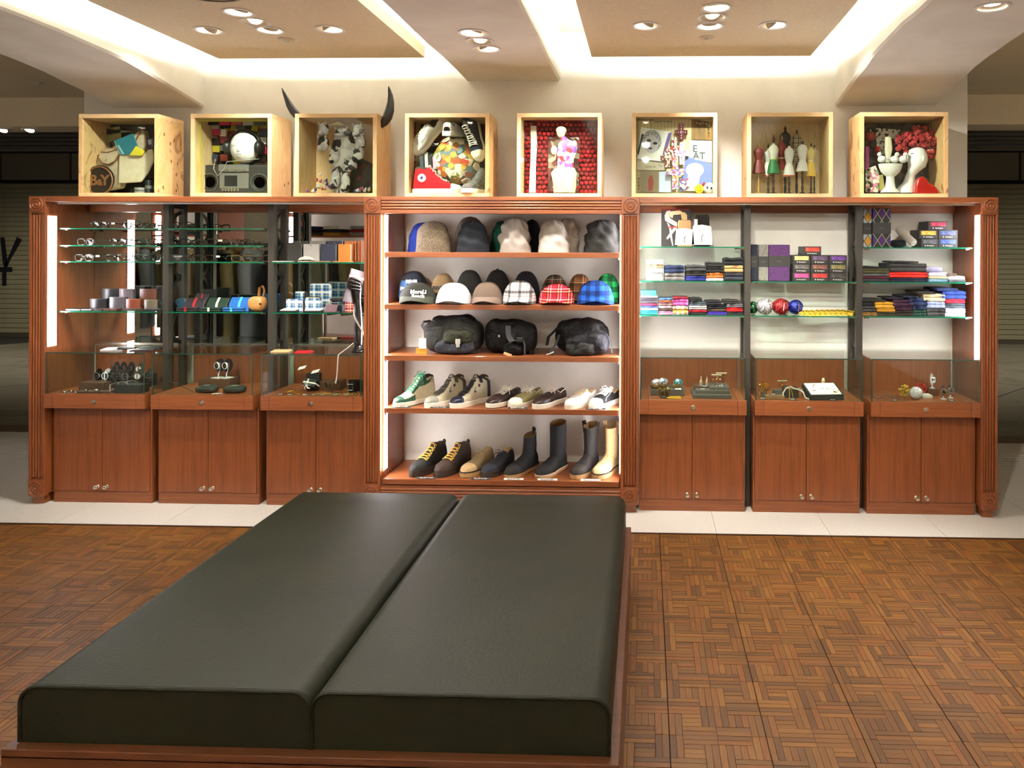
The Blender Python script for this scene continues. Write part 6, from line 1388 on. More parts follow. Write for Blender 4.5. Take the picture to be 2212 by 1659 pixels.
# ---------------------------------------------------------------- bay of sock boxes
z = 1.3335; Y = 4.50
def dots(name, base, dot):
    def fn(m):
        v = nd(m, 'ShaderNodeTexVoronoi'); v.inputs['Scale'].default_value = 75; lk(m, coords(m, (1, .01, 1)), v.inputs['Vector'])
        l = nd(m, 'ShaderNodeMath', operation='LESS_THAN'); lk(m, v.outputs['Distance'], l.inputs[0]); l.inputs[1].default_value = .22
        mx = nd(m, 'ShaderNodeMix', data_type='RGBA'); lk(m, l.outputs[0], mx.inputs[0]); mx.inputs[6].default_value = (*lin(base), 1); mx.inputs[7].default_value = (*lin(dot), 1); lk(m, mx.outputs[2], bs(m).inputs['Base Color']); bs(m).inputs['Roughness'].default_value = .8
    return pattern(name, fn)
def tall_pack(c, u0, u1, v0, v1, Y, m, lab, z, b0, b1, d=.03, grp='tall stocking packs'):
    a, b = ux(c, u0, Y), ux(c, u1, Y); k = ORG2[c][2] * Y / F; H = (v1 - v0) * k; w = (b - a) / 2
    t = thing('stocking_pack', lab, 'stockings', ((a + b) / 2, Y, z), grp)
    ob('stockings', G().prism([(p[0], p[1] + H / 2) for p in rrect(2 * w, H, .006)], 0, d), m, t, bev=.003)
    ob('paper_band', G().box(-w - .0006, w + .0006, -.0012, d + .001, (v1 - b1) * k, (v1 - b0) * k), M('band_black', '#201f1b', .5), t)
    fontobj('Burlington', .007, M('band_ink', '#6f6b60', .6), t, (0, -.0018, (v1 - (b0 + b1) / 2) * k), FRONT, .0002)
tall_pack('S', 120, 222, 630, 1090, 4.56, dots('dots_navy', '#151b2a', '#0c0f18'), 'navy stocking pack beside the divider', z, 775, 920); tall_pack('S', 232, 355, 630, 1090, 4.54, dots('dots_grey', '#77756a', '#1a1917'), 'grey dotted stocking pack', z, 780, 915); tall_pack('S', 362, 630, 628, 1090, 4.52, dots('dots_purple', '#4a2658', '#1d0f24'), 'purple dotted stocking pack', z, 770, 908)
rows = [[('#c93a78', 'hot pink'), ('#c01a1c', 'scarlet'), ('#2c2a28', 'black')], [('#4f4d48', 'grey'), ('#6d4030', 'brown'), ('#6b6434', 'olive')], [('#c9b36a', 'gold'), ('#4f3a58', 'dusky violet'), ('#54247a', 'purple')]]
zz = z
for r, row in enumerate(rows):
    for c_, (col, nm) in enumerate(row):
        h = pack_box('S', [668, 900, 1133][c_], [892, 1127, 1362][c_], 0, 110, Y, col, 'black sock box with a %s window, %s row of the pyramid' % (nm, ['bottom', 'middle', 'upper'][r]), zz)
    zz += h + .0004
pack_box('S', 805, 1030, 0, 110, Y, '#c8341e', 'black sock box with a vermilion window on top of the pyramid', zz)
z = 1.132; Y = 4.53
def sequin(name, base, seed):
    def fn(m):
        p = bs(m); p.inputs['Roughness'].default_value = .25; p.inputs['Metallic'].default_value = .35
        v = nd(m, 'ShaderNodeTexVoronoi'); v.inputs['Scale'].default_value = 110; lk(m, coords(m), v.inputs['Vector'])
        l = lin(base); lk(m, ramp(m, v.outputs['Distance'], [(.15, tuple(min(1, x * 1.5 + .03) for x in l)), (.55, tuple(x * .35 for x in l))]), p.inputs['Base Color'])
        b = nd(m, 'ShaderNodeBump'); b.inputs['Strength'].default_value = .9; b.inputs['Distance'].default_value = .003; b.invert = True; lk(m, v.outputs['Distance'], b.inputs['Height']); lk(m, b.outputs[0], p.inputs['Normal'])
    return pattern(name, fn)
for u, r, Yk, col, lab in ((150, 82, 4.58, '#0d5a2c', 'green sequinned purse half behind the divider'), (310, 110, 4.53, '#c9c6c6', 'white sequinned ball purse'), (545, 95, 4.61, '#8c6a2c', 'gold sequinned purse at the back'), (510, 108, 4.52, '#a80f14', 'red sequinned ball purse with a zip'), (700, 98, 4.56, '#1a2c9c', 'blue sequinned ball purse')):
    x = ux('S', u, Yk); R = r * ORG2['S'][2] * Yk / F; t = thing('sequin_purse', lab, 'purse', (x, Yk, z + .0006), 'sequinned purses')
    ob('body', G().sup((0, 0, R * .96), (R, R, R * .96), 1, 1, 26, 16, 0, lambda p: Vector((p.x * (1 + .04 * math.sin(p.z * 90)), p.y, p.z * (1 + .05 * math.sin(p.x * 70))))), sequin('sequin_' + col[1:], col, 1), t, smooth=70)
    ob('zip', G().tube([(R * .25 + R * .1 * math.sin(a), -R * math.cos(a) * .98, R * .96 + R * math.sin(a) * .96) for a in [-.5 + .2 * i for i in range(8)]], .0022, 6), chrome, t, smooth=50)
for k in range(9):
    u = 830 + k * 68; x, _ = U2('S', u, 1480, 4.54); t = thing('yellow_packet', 'flat yellow printed packet in the fanned row, number %s from the left' % ['one', 'two', 'three', 'four', 'five', 'six', 'seven', 'eight', 'nine'][k], 'packet', (x, 4.52 + .004 * k, z + .0006), 'fanned yellow packets')
    R = RZ(-.35) @ RX(.16) @ RY(.12); L = Vector((0, 0, .012 + .002 * (k > 2)))
    ob('packet', G().obox(L, (.075, .11, .003), R), noisy('yellow_print', [(.4, '#7a5a1c'), (.5, '#d8b52a'), (.65, '#e6cc4a')], (1, 1, 1), 70, 3, .5), t); ob('band', G().obox(L + R @ Vector((0, .02, .0018)), (.0755, .012, .0006), R), ink_k, t)
# ---------------------------------------------------------------- rightmost bay
z = 1.5355; Y = 4.54
tall_pack('T', 150, 262, 150, 640, 4.58, argyle('argyle_grey', '#8d9ca0', '#b5852a', '#4a2c44', .045), 'grey and amber argyle stocking pack', z, 332, 478); tall_pack('T', 268, 498, 150, 640, 4.55, argyle('argyle_violet', '#1d2420', '#3d1f58', '#8c8a5a', .05), 'black and violet argyle stocking pack', z, 330, 470)
single('rolled_scarf', G().sup((0, 0, .022), (.045, .05, .024), .7, .9, 20, 10), fabric('#17171a'), 'black rolled cloth behind the grey roll', 'cloth', (ux('T', 590, 4.6), 4.6, z), smooth=60)
a = Vector((ux('T', 600, 4.62), 4.63, U2('T', 610, 420, 4.62)[1])); b = Vector((ux('T', 800, 4.5), 4.51, z + .024)); t = thing('rolled_blanket', 'grey wool roll tied with twine leaning on the shelf', 'cloth roll', tuple(b)); d = a - b
ob('roll', G().tube([Vector((0, 0, 0)) + d * k for k in (0, .05, .3, .55, .8, 1.)], [.021, .0235, .0225, .0235, .024, .020], 18), fabric('#9a958a'), t, smooth=60)
q = d.normalized(); e1 = q.cross(Vector((0, 0, 1))).normalized(); e2 = q.cross(e1)
ob('rolled_end', G().tube([q * -.0008 + e1 * math.cos(i * .55) * (.018 - i * .0005) + e2 * math.sin(i * .55) * (.018 - i * .0005) for i in range(30)], .0018, 5), fabric('#b5afa2'), t, smooth=60)
ob('twine', G().tube([d * .5 + (e1 * math.cos(i * PI / 8) + e2 * math.sin(i * PI / 8)) * .0245 + q * .006 * math.sin(i * .4) for i in range(17)], .0013, 5), M('twine', '#a5843f', .8), t, smooth=60)
rows = [[('#4a4a50', 'charcoal', 885, 1106), ('#1f3f9c', 'royal blue', 1112, 1355)], [('#c2913a', 'amber', 862, 1098), ('#2a3a6d', 'navy', 1108, 1355)]]; zz = z
for r, row in enumerate(rows):
    for col, nm, u0, u1 in row: h = pack_box('T', u0, u1, 0, 110, Y, col, 'black sock box with a %s window in the rightmost bay' % nm, zz)
    zz += h + .0004
pack_box('T', 978, 1230, 0, 110, Y, '#8c1f3a', 'black sock box with a wine window on top in the rightmost bay', zz)
gr = 'folded knitwear in the rightmost bay'; Y = 4.485; z = 1.333
lil = stripes('stripe_lilac', ['#c9c4d4', '#9a94b0'], .006, 'X'); crs = stripes('stripe_cream', ['#c9b892', '#8c7a52'], .006, 'X'); bls = stripes('stripe_blue', ['#6f8aa0', '#3f5a72'], .007, 'X')
stack('T', 152, 480, z, Y, [(34, '#2f3033', 'charcoal cardigan at the bottom of the left pile'), (32, '#4a1420', 'wine cardigan in the left pile'), (36, '#4d4d50', 'grey cardigan in the left pile'), (64, '#3f3b24', 'olive cardigan in the left pile'), (22, '#1b1a18', 'black cloth on the olive cardigan', (0, -120))], gr, .24)
stack('T', 492, 975, z, Y, [(50, '#1c1b2e', 'navy sweater under the red sweater'), (74, '#c2261a', 'bright red folded sweater'), (112, '#33312f', 'charcoal sweater on the red one', (10, -10), 2), (20, '#24221f', 'black collar of the charcoal sweater pile', (60, -120))], gr, .24)
stack('T', 990, 1232, z, Y, [(38, bls, 'blue striped shirt at the bottom of the striped pile'), (38, crs, 'cream striped shirt in the striped pile'), (44, lil, 'lilac striped shirt in the striped pile'), (70, '#84829a', 'lilac grey cardigan on the striped shirts', (-30, -70), 1)], gr, .22)
stack('T', 1245, 1455, z, Y, [(30, '#3f4448', 'slate shirt under the white one at the right'), (44, '#dcd6cf', 'white shirt at the right of the middle shelf'), (34, '#4a3f34', 'brown knit on the white shirt', (-30, -110), 1)], gr, .2)
z = 1.132
stack('T', 150, 325, z, Y, [(48, noisy('gold_brown_knit', [(.4, '#3a2814'), (.6, '#a5762c')], (1, 1, 1), 300, 2, .9), 'gold and brown knit at the bottom by the divider'), (78, noisy('black_sequin_knit', [(.55, '#131313'), (.68, '#77777a')], (1, 1, 1), 260, 2, .6), 'black beaded knit above the gold one'), (80, '#191817', 'black sweater on the beaded knit', (-10, -40))], gr, .22)
stack('T', 330, 562, z, Y, [(52, '#35321f', 'dark olive sweater under the mustard ones'), (44, '#b3801f', 'lower mustard sweater in the rightmost bay'), (82, '#c08f2a', 'upper mustard sweater in the rightmost bay', (-25, -15)), (22, '#2c2417', 'dark cloth on the mustard sweaters', (-40, -110))], gr, .22)
stack('T', 572, 790, z, Y, [(72, '#2a231d', 'dark brown sweater under the plum ones'), (46, '#3a1a30', 'lower plum sweater beside the mustard ones'), (88, '#35182c', 'upper plum sweater beside the mustard ones', (-40, -10)), (20, '#1d151c', 'black plum cloth on top', (-100, -130))], gr, .22)
stack('T', 792, 975, z, Y, [(82, '#1d3f33', 'bottle green sweater at the bottom'), (46, '#18233f', 'lower navy sweater on the green one'), (98, '#1a2748', 'upper navy sweater on the green one', (-50, 0)), (24, '#141b30', 'dark navy cloth on top', (-120, -120))], gr, .22)
rib = stripes('rib_cream', ['#cdbf9c', '#a8996f'], .008, 'X'); ribk = stripes('rib_black', ['#1f1e1d', '#34322f'], .009, 'X'); ribb = stripes('rib_blue', ['#aab4d0', '#5a6da0'], .009, 'X')
stack('T', 968, 1196, z, Y, [(104, ribk, 'black cable knit at the bottom'), (84, ribb, 'blue and white ribbed knit above the black cable knit'), (92, rib, 'cream ribbed knit on the blue and white one', (-40, 0)), (28, '#2a241b', 'dark cloth on the cream ribbed knit', (-120, -120))], gr, .22)
stack('T', 1204, 1455, z, Y, [(46, '#c9c4bd', 'off-white sweater at the bottom right'), (58, '#9693a8', 'lilac grey sweater at the right'), (62, '#3a434b', 'slate sweater at the right'), (50, '#a8182c', 'crimson sweater at the right'), (100, '#1c3272', 'royal blue knit on the crimson sweater', (-40, 10), 2), (36, '#15234a', 'dark blue knit on top of the right pile', (-110, -90))], gr, .22)
# ---------------------------------------------------------------- jewellery in the three right cases
gold = M('gold', '#c9962f', .25, 1.); silver = M('silver', '#c9c4bb', .2, 1.); slate = M('slate_tray', '#4a443a', .7); walnut = wood('walnut', '#3a2416', '#54361f', 'x', .5, .05); ribbonm = M('satin_ribbon', '#c9c0b4', .35)
zc = ZB1 + .0006
def cb(c, u0, u1, Y0, Y1, z0, z1, m, name, lab, cat, grp=None, **kw):
    a, b = ux(c, u0, Y0, 480), ux(c, u1, Y0, 480); return single(name, G().box(-(b - a) / 2, (b - a) / 2, 0, Y1 - Y0, 0, z1 - z0), m, lab, cat, ((a + b) / 2, Y0, z0), grp, bev=.001, **kw)
cb('V', 165, 480, 4.46, 4.62, zc, zc + .036, slate, 'display_block', 'dark block under the mosaic eggs', 'block')
for u, Yk, R, cols, lab, zz in ((205, 4.5, .028, ['#e2dfd8', '#c9c4c0', '#b34a3a', '#e2dfd8', '#8a94a0'], 'white mosaic egg box with red flecks', .036), (268, 4.53, .03, ['#dcdad6', '#8a93a0', '#e2dfd8', '#5a6470'], 'white mosaic egg box with grey flecks', .042), (410, 4.51, .028, ['#2f8a5a', '#1d6a48', '#c9d8c4', '#2a4f8a'], 'green enamel egg box', .036)):
    x = ux('V', u, Yk, 450); t = thing('egg_box', lab, 'trinket box', (x, Yk, zc + .0365), 'mosaic egg boxes'); m = patches('mosaic_' + cols[0][1:] + cols[1][1:], cols, 120, .3)
    ob('base', G().lathe([(R * .5, 0), (R * .9, .008), (R, .022), (.001, .022)], n=18), M('gilt_rim', '#b59a5a', .3, .8), t, smooth=40); ob('lid', G().sup((.006, 0, .034), (R, R * .9, R * .75), 1, 1, 18, 10), m, t, smooth=60)
x = ux('V', 290, 4.40, 500); t = thing('crown_ornament', 'small gilt crown with dark green panels', 'ornament', (x, 4.41, zc))
ob('band', G().lathe([(.024, 0), (.026, .006), (.022, .012), (.03, .042), (.028, .044), (.02, .012), (.001, .01)], n=16), M('crown_green', '#23332a', .4), t, smooth=40)
g = G()
for k in range(8): a = 2 * PI * k / 8; g.tube([(.022 * math.cos(a), .022 * math.sin(a), .008), (.031 * math.cos(a), .031 * math.sin(a), .045)], .003, 6).sup((.031 * math.cos(a), .031 * math.sin(a), .05), (.005, .005, .005), nu=8, nv=5)
ob('gilt_ribs', g, gold, t, smooth=50)
x = ux('V', 385, 4.37, 550); t = thing('gilt_brooch', 'flat openwork gilt brooch at the front', 'brooch', (x, 4.385, zc)); g = G()
for k in range(5): g.lathe([(.006, 0), (.008, .003), (.006, .006)], (-.03 + k * .015, 0, 0), 10, cap=False).lathe([(.006, 0), (.008, .003), (.006, .006)], (-.03 + k * .015, .016, 0), 10, cap=False)
ob('openwork', g, gold, t); ob('frame', G().tube([(-.04, -.01, .004), (.04, -.01, .004), (.046, .008, .004), (.036, .026, .004), (-.036, .026, .004), (-.046, .008, .004), (-.04, -.01, .004)], .003, 6), gold, t)
for k, (u0, u1, y0, y1, h0, h1, lab) in enumerate(((560, 920, 4.385, 4.60, 0, .02, 'lowest dark display tray'), (585, 905, 4.42, 4.60, .0205, .04, 'second dark display tray'), (720, 900, 4.44, 4.60, .0405, .055, 'upper dark display tray at the right'), (570, 715, 4.50, 4.6, .0405, .05, 'upper brown display tray at the left'))): cb('V', u0, u1, y0, y1, zc + h0, zc + h1, slate if k != 3 else walnut, 'display_tray', lab + ' in the earring case', 'tray', 'stepped trays')
for u, lab in ((636, 'left ring cone with a gold ring'), (690, 'right ring cone with a gold ring')):
    x = ux('V', u, 4.53, 400); t = thing('ring_cone', lab, 'ring stand', (x, 4.53, zc + .0505), 'ring cones'); ob('cone', G().lathe([(.011, 0), (.011, .022), (.007, .026), (.001, .055)], n=14), M('cone_taupe', '#8d7a66', .6), t, smooth=40); ob('ring', G().tube([(.009 * math.cos(i * PI / 8), .009 * math.sin(i * PI / 8), .025) for i in range(17)], .0018, 6), gold, t)
def tbar(c, u, Y, z, w, h, lab, n=3, m=silver):
    x = ux(c, u, Y, 450); t = thing('earring_stand', lab, 'earring stand', (x, Y, z), 'earring T-bars'); ob('post', G().cyl((0, 0, 0), (0, 0, h), .0018, n=8).lathe([(.014, 0), (.013, .003), (.001, .004)], n=14), m, t); ob('bar', G().cyl((-w, 0, h), (w, 0, h), .005, n=12), M('bar_taupe', '#9c8a70', .5), t, smooth=40)
    for k in range(n):
        xx = -w * .7 + 1.4 * w * k / max(1, n - 1); ob('earring', G().cyl((xx, -.006, h - .005), (xx, -.006, h - .02), .0007, n=5).sup((xx, -.006, h - .026), (.004, .003, .006), nu=8, nv=6), gold if k % 2 else silver, t, smooth=50)
tbar('V', 780, 4.50, zc + .0555, .030, .062, 'lower earring T-bar with hanging drops'); tbar('V', 825, 4.54, zc + .0555, .032, .066, 'upper earring T-bar with hanging drops', 2)
for c, u, Yk, zz, lab in (('V', 420, 4.45, .0366, 'price card on the egg block'), ('V', 670, 4.47, .0506, 'price card by the ring cones'), ('V', 650, 4.43, .0406, 'price card on the second tray'), ('V', 825, 4.45, .0556, 'price card on the upper tray'), ('V', 1215, 4.38, 0, 'price card at the left of the jewellery box case'), ('V', 1495, 4.36, 0, 'price card below the gold chains'), ('V', 1870, 4.352, 0, 'price card in front of the white jewellery box'), ('V', 1310, 4.405, .0186, 'price card on the little wooden tray'), ('V', 1315, 4.5, .0, 'price card behind the bracelets'), ('X', 400, 4.36, 0, 'price card by the eyewear cords'), ('X', 920, 4.37, 0, 'price card by the two watches')):
    x = ux(c, u, Yk, 520); price(ORG2[c][0] + ORG2[c][2] * u, ORG2[c][1] + ORG2[c][2] * 540, zc + zz, Yk, '¥12,600-', lab, c == 'V' and u == 420, .034, 'small price cards in the cases', -.7, .008)
# case with the white jewellery box
x = ux('V', 1225, 4.44, 450); t = thing('bracelet_tree', 'dark stand hung with gold bracelets', 'bracelet stand', (x, 4.45, zc)); ob('stand', G().box(-.016, .016, -.01, .02, 0, .05), slate, t, bev=.002); g = G(); rn = random.Random(3)
for k in range(8): cx_, a0 = rn.uniform(-.018, .022), rn.uniform(-.5, .5); g.tube([(cx_ + .016 * math.cos(i * PI / 7), -.014 + a0 * .02 * math.sin(i * PI / 7), .05 + .02 * math.sin(i * PI / 7) + .002 * k) for i in range(15)], .0014, 5)
ob('bracelets', g, gold, t, smooth=50)
tbar('V', 1395, 4.56, zc, .028, .075, 'short gold earring T-bar beside the bracelets', 3, gold)
cb('V', 1318, 1395, 4.47, 4.52, zc, zc + .036, slate, 'display_block', 'small dark block under the earring bar', 'block'); cb('V', 1240, 1420, 4.385, 4.44, zc, zc + .018, wood('oak_tray', '#6a4a2c', '#83603a', 'x', .5), 'wooden_tray', 'small wooden tray with gold rings', 'tray'); cb('V', 1425, 1550, 4.43, 4.53, zc, zc + .052, M('gift_black', '#23231f', .5), 'gift_box', 'dark stacked gift boxes tied with ribbon', 'box')
x = ux('V', 1470, 4.40, 470); t = thing('gift_ribbon', 'pale satin ribbon curling over the dark gift boxes', 'ribbon', (x, 4.42, zc)); ob('ribbon', G().tube([(-.035, -.02, .002), (-.04, -.01, .03), (-.02, 0, .058), (.01, .006, .066), (.02, 0, .058), (.05, .0, .052), (.075, -.01, .04), (.085, -.03, .01), (.11, -.04, .002)], .004, 6, flat=(.005, .0008)), ribbonm, t, smooth=50); ob('bow', G().tube([(.045, 0, .05), (.06, 0, .062), (.075, 0, .052), (.06, .002, .045)], .004, 6, flat=(.005, .001)), ribbonm, t, smooth=50)
x = ux('V', 1485, 4.37, 480); single('gold_chain', G().tube([(-.012, .0, .0015), (-.008, .02, .03), (-.004, .045, .068), (.004, .045, .068), (.008, .02, .03), (.010, 0, .0015)], .0012, 5), gold, 'pair of thin gold chains hanging over the gift boxes', 'necklace', (x, 4.375, zc), smooth=50)
x = ux('V', 1815, 4.38, 480); t = thing('jewellery_box', 'black box with a sloping white pad of gold pieces', 'jewellery box', (x, 4.375, zc), None, .12)
L = .1; ob('box', G().prism([(0, 0), (.15, 0), (.15, .068), (0, .022)], -L, L, plane='yz'), M('box_black', '#23241f', .5), t, bev=.002)
R = RX(math.atan2(.046, .15)); ob('rim', G().obox((0, .075, .047), (2 * L, .155, .006), R), M('box_black', '#23241f', .5), t); p = ob('pad', G().obox((0, .075, .0505), (2 * L * .9, .138, .005), R), M('white_velvet', '#d9d6d2', .9), t); g = G(); rn = random.Random(8)
for k in range(9): q = Vector((0, .075, .054)) + R @ Vector((rn.uniform(-.07, .08), rn.uniform(-.055, .05), 0)); g.tube([q + Vector((-.006, 0, 0)), q + Vector((0, .003, .002)), q + Vector((.006, 0, 0))], .0014, 5)
q = Vector((0, .075, .054)) + R @ Vector((.055, -.045, 0)); g.sup(q, (.008, .008, .004)).sup(q + Vector((.008, -.004, -.001)), (.006, .006, .003)); ob('gold_pieces', g, gold, p, smooth=50)
x = ux('V', 1780, 4.60, 400); t = thing('ring_stand', 'small cream ring stand behind the jewellery box', 'ring stand', (x, 4.6, zc)); ob('neck', G().lathe([(.014, 0), (.012, .04), (.012, .07), (.006, .088), (.001, .09)], n=14), M('cream_leatherette', '#d2c4a2', .6), t, smooth=50); ob('ring', G().tube([(.0135 * math.cos(i * PI / 8), .0135 * math.sin(i * PI / 8), .07) for i in range(17)], .0015, 5), gold, t)
# watches (shared with the left cases)
def watch(x, Y, z, lab, face, strap_m, R=.021, w=.010, stand=True, grp='watches', bezel=silver, rz=0., sq=False, hands=True, rise=.03):
    t = thing('wrist_watch', lab, 'watch', (x, Y, z), grp, rz); zc_ = rise + R * 1.0
    if stand: ob('stand', G().lathe([(.016, 0), (.016, .003), (.004, .005), (.004, rise * .6), (.001, rise * .6)], n=14).tube([(0, .002, rise * .5), (0, .01, zc_ - R), (0, .004, zc_ + R * .6)], .003, 6), M('clear_stand', '#b9bcc4', .15, spec=.6), t, smooth=40)
    ob('strap', G().tube([(0, R * .75 + R * .85 * math.cos(a) - R * .3, zc_ + R * 1.15 * math.sin(a)) for a in [PI * 2 * i / 20 for i in range(21)]], .004, 6, flat=(w, .0016)), strap_m, t, smooth=50)
    y0 = -R * .42
    if sq: c_ = ob('case', G().prism(rrect(w * 2.5, w * 3.0, .004), y0 - .004, y0 + .004).xf(None, (0, 0, zc_)), bezel, t, bev=.001); ob('dial', G().prism(rrect(w * 1.6, w * 1.1, .001), y0 - .0052, y0 - .0042).xf(None, (0, 0, zc_ + w * .3)), face, c_)
    else:
        c_ = ob('case', G().lathe([(.001, -.004), (R * .8, -.004), (R * .86, 0), (R * .8, .004), (R * .68, .004), (R * .66, .0028), (.001, .0028)], (0, y0, zc_), 24, axis='y'), bezel, t, smooth=40); ob('dial', G().lathe([(R * .66, .003), (.001, .0034)], (0, y0, zc_), 22, axis='y', cap=False), face, c_)
        if hands: ob('hands', G().box(-.0005, .0005, y0 - .0042, y0 - .0036, zc_, zc_ + R * .5).box(0, R * .36, y0 - .0042, y0 - .0036, zc_ - .0005, zc_ + .0005), ink_w, c_)
    return t
dial_k = M('black_dial', '#111214', .15, coat=.6); dial_w = M('white_dial', '#e2e0da', .3); rub_k = M('black_resin', '#17181a', .45); rub_w = M('white_resin', '#e0dfe2', .4)
watch(ux('X', 748, 4.56, 400), 4.56, zc + .041, 'white digital watch on a clear stand', dial_k, rub_w, .022, .011, True, 'watches in the rightmost case', rub_w, sq=True, rise=.028); watch(ux('X', 850, 4.44, 480), 4.44, zc, 'black-strapped watch with a round dial, front of the pair', dial_k, leather('#1b1a17'), .02, .009, True, 'watches in the rightmost case', rise=.026); watch(ux('X', 915, 4.48, 480), 4.48, zc, 'black-strapped watch with a round dial, rear of the pair', dial_k, leather('#1b1a17'), .02, .009, True, 'watches in the rightmost case', rise=.026)
cb('X', 705, 805, 4.53, 4.60, zc, zc + .04, walnut, 'display_block', 'walnut block under the white digital watch', 'block'); cb('X', 655, 752, 4.46, 4.53, zc, zc + .016, M('book_grey', '#b9b2a4', .6), 'small_book', 'small grey book beside the silver ball', 'book')
x = ux('X', 600, 4.43, 480); single('glitter_ball', G().sup((0, 0, .036), (.036, .036, .036), 1, 1, 28, 18), noisy('silver_glitter', [(.4, '#8c8884'), (.6, '#e2dfda')], (1, 1, 1), 260, 2, .25, bump=.8, bdist=.002), 'silver glitter ball in the rightmost case', 'ball', (x, 4.43, zc), smooth=70)
for u, Yk, col, zz, lab in ((492, 4.49, '#b3942f', 0, 'ball of gold wire flowers'), (640, 4.55, '#a82a22', 0, 'ball of red wire flowers')):
    x = ux('X', u, Yk, 450); rn = random.Random(u); g = G()
    for k in range(60):
        v = Vector((rn.gauss(0, 1), rn.gauss(0, 1), rn.gauss(0, 1))).normalized() * .032; g.sup(v, (.005, .005, .005), 1, 1, 6, 4).tube([v * .2, v], .0008, 4)
    single('wire_ball', g.xf(None, (0, 0, .037)), M('wire_' + col[1:], col, .35, .4), lab, 'ornament', (x, Yk, zc), smooth=60)
rn = random.Random(12)
for k in range(9):
    x = ux('X', 230 + k * 26, 4.42, 500); a = rn.uniform(-.6, .6); L = rn.uniform(.04, .07)
    single('eyewear_cord', G().tube([(-L, 0, .002), (-L * .5, .02, .012 + rn.uniform(0, .02)), (0, .0, .006 + .003 * k), (L * .5, -.015, .02 * rn.random() + .008), (L, .01, .002)], .0014, 5).xf(RZ(a)), M('cord%d' % (k % 3), ['#3f4438', '#5a4a34', '#7a3424'][k % 3], .5), '%s eyewear cord, %s in the tangle at the left of the rightmost case' % (['dark green', 'brown', 'rust red'][k % 3], ['lowest', 'second', 'third'][k // 3]), 'cord', (x, 4.40 + .012 * (k % 4), zc), 'tangled eyewear cords', smooth=50)
# ---------------------------------------------------------------- spectacles
def glasses(x, Y, z, lab, fm, rz=0., w=.068, h=.019, grp='spectacles on the glass shelves', tagc=False):
    t = thing('spectacles', lab, 'glasses', (x, Y, z), grp, rz); rw = w * .43
    for s in (-1, 1):
        pts = [(s * w * .52 + rw * math.copysign(abs(math.cos(a)) ** .6, math.cos(a)), -.002 + .006 * abs(math.cos(a)), h + .001 + h * math.copysign(abs(math.sin(a)) ** .7, math.sin(a))) for a in [2 * PI * i / 20 for i in range(21)]]
        r = ob('rim', G().tube(pts, .0026, 6), fm, t, smooth=60)
        ob('lens', G().add([(p[0], p[1], p[2]) for p in pts[:-1]], [tuple(range(20))]), glass_clear, r)
        ob('temple', G().tube([(s * w * .97, 0, h * 1.6), (s * w * 1.0, .03, h * 1.62), (s * w * .96, .09, h * 1.5), (s * w * .9, .125, h * .5)], .0024, 6), fm, t, smooth=60)
    ob('bridge', G().tube([(-w * .12, -.002, h * 1.35), (0, -.004, h * 1.6), (w * .12, -.002, h * 1.35)], .0026, 6), fm, t, smooth=60)
    if tagc: ob('price_tag', G().box(w * .95, w * 1.35, .02, .021, h * 1.3, h * 1.9), card_w, t)
fr = [M('frame_black', '#14120f', .25, coat=.4), M('frame_tortoise', '#3a2013', .25, coat=.4), M('frame_grey', '#6d6a66', .25, coat=.4), M('frame_honey', '#6a4a26', .25, coat=.4)]
for c, u, zz, f, rz, lab in (('L', 755, 1.635, 0, -.2, 'grey-rimmed spectacles, left on the top glass shelf'), ('L', 1095, 1.635, 0, -.1, 'black spectacles in front of the bright strip on the top shelf'), ('L', 1330, 1.635, 1, .1, 'spectacles beside the divider on the top glass shelf'),
        ('L', 605, 1.532, 2, -.25, 'pale-rimmed spectacles at the left of the second shelf'), ('L', 950, 1.532, 0, -.3, 'black spectacles in the middle of the second shelf'), ('L', 1258, 1.532, 0, 0, 'black spectacles at the right of the second shelf'),
        ('L', 590, 1.435, 2, -.15, 'pale-rimmed spectacles at the left of the third shelf'), ('L', 922, 1.435, 0, -.1, 'black spectacles in the middle of the third shelf'), ('L', 1250, 1.435, 0, .1, 'black spectacles at the right of the third shelf'),
        ('M', 262, 1.635, 0, .2, 'dark spectacles on the top shelf of the second bay'), ('M', 250, 1.532, 0, .1, 'black spectacles beside the divider on the second shelf of the second bay'), ('M', 505, 1.532, 1, 0, 'tortoiseshell spectacles on the second shelf of the second bay'), ('M', 850, 1.532, 1, .1, 'tortoiseshell spectacles at the right of the second bay, second shelf'),
        ('M', 487, 1.435, 1, -.1, 'tortoiseshell spectacles beside the black sign'), ('M', 850, 1.435, 3, 0, 'honey-rimmed spectacles in the middle of the third shelf'), ('M', 1040, 1.435, 1, .2, 'dark spectacles at the right end of the third shelf')):
    glasses(ux(c, u, 4.53, 500), 4.53, zz + .0005, lab, fr[f], rz, tagc=(u in (755, 590, 505, 487)))
x0, x1 = ux('M', 168, 4.5), ux('M', 312, 4.5); t = thing('sign_card', 'small black sign with white lettering on the third glass shelf', 'sign', ((x0 + x1) / 2, 4.5, 1.4355)); w = (x1 - x0) / 2
ob('card', G().box(-w, w, 0, .004, 0, .044), card_k, t)
for txt, s_, zz in (('OLIVER GOLDSMITH', .0062, .032), ('SPECTACLES SINCE', .0046, .025), ('LONDON 1926', .0036, .014)): fontobj(txt, s_, ink_w, t, (0, -.0006, zz), FRONT, .0003)
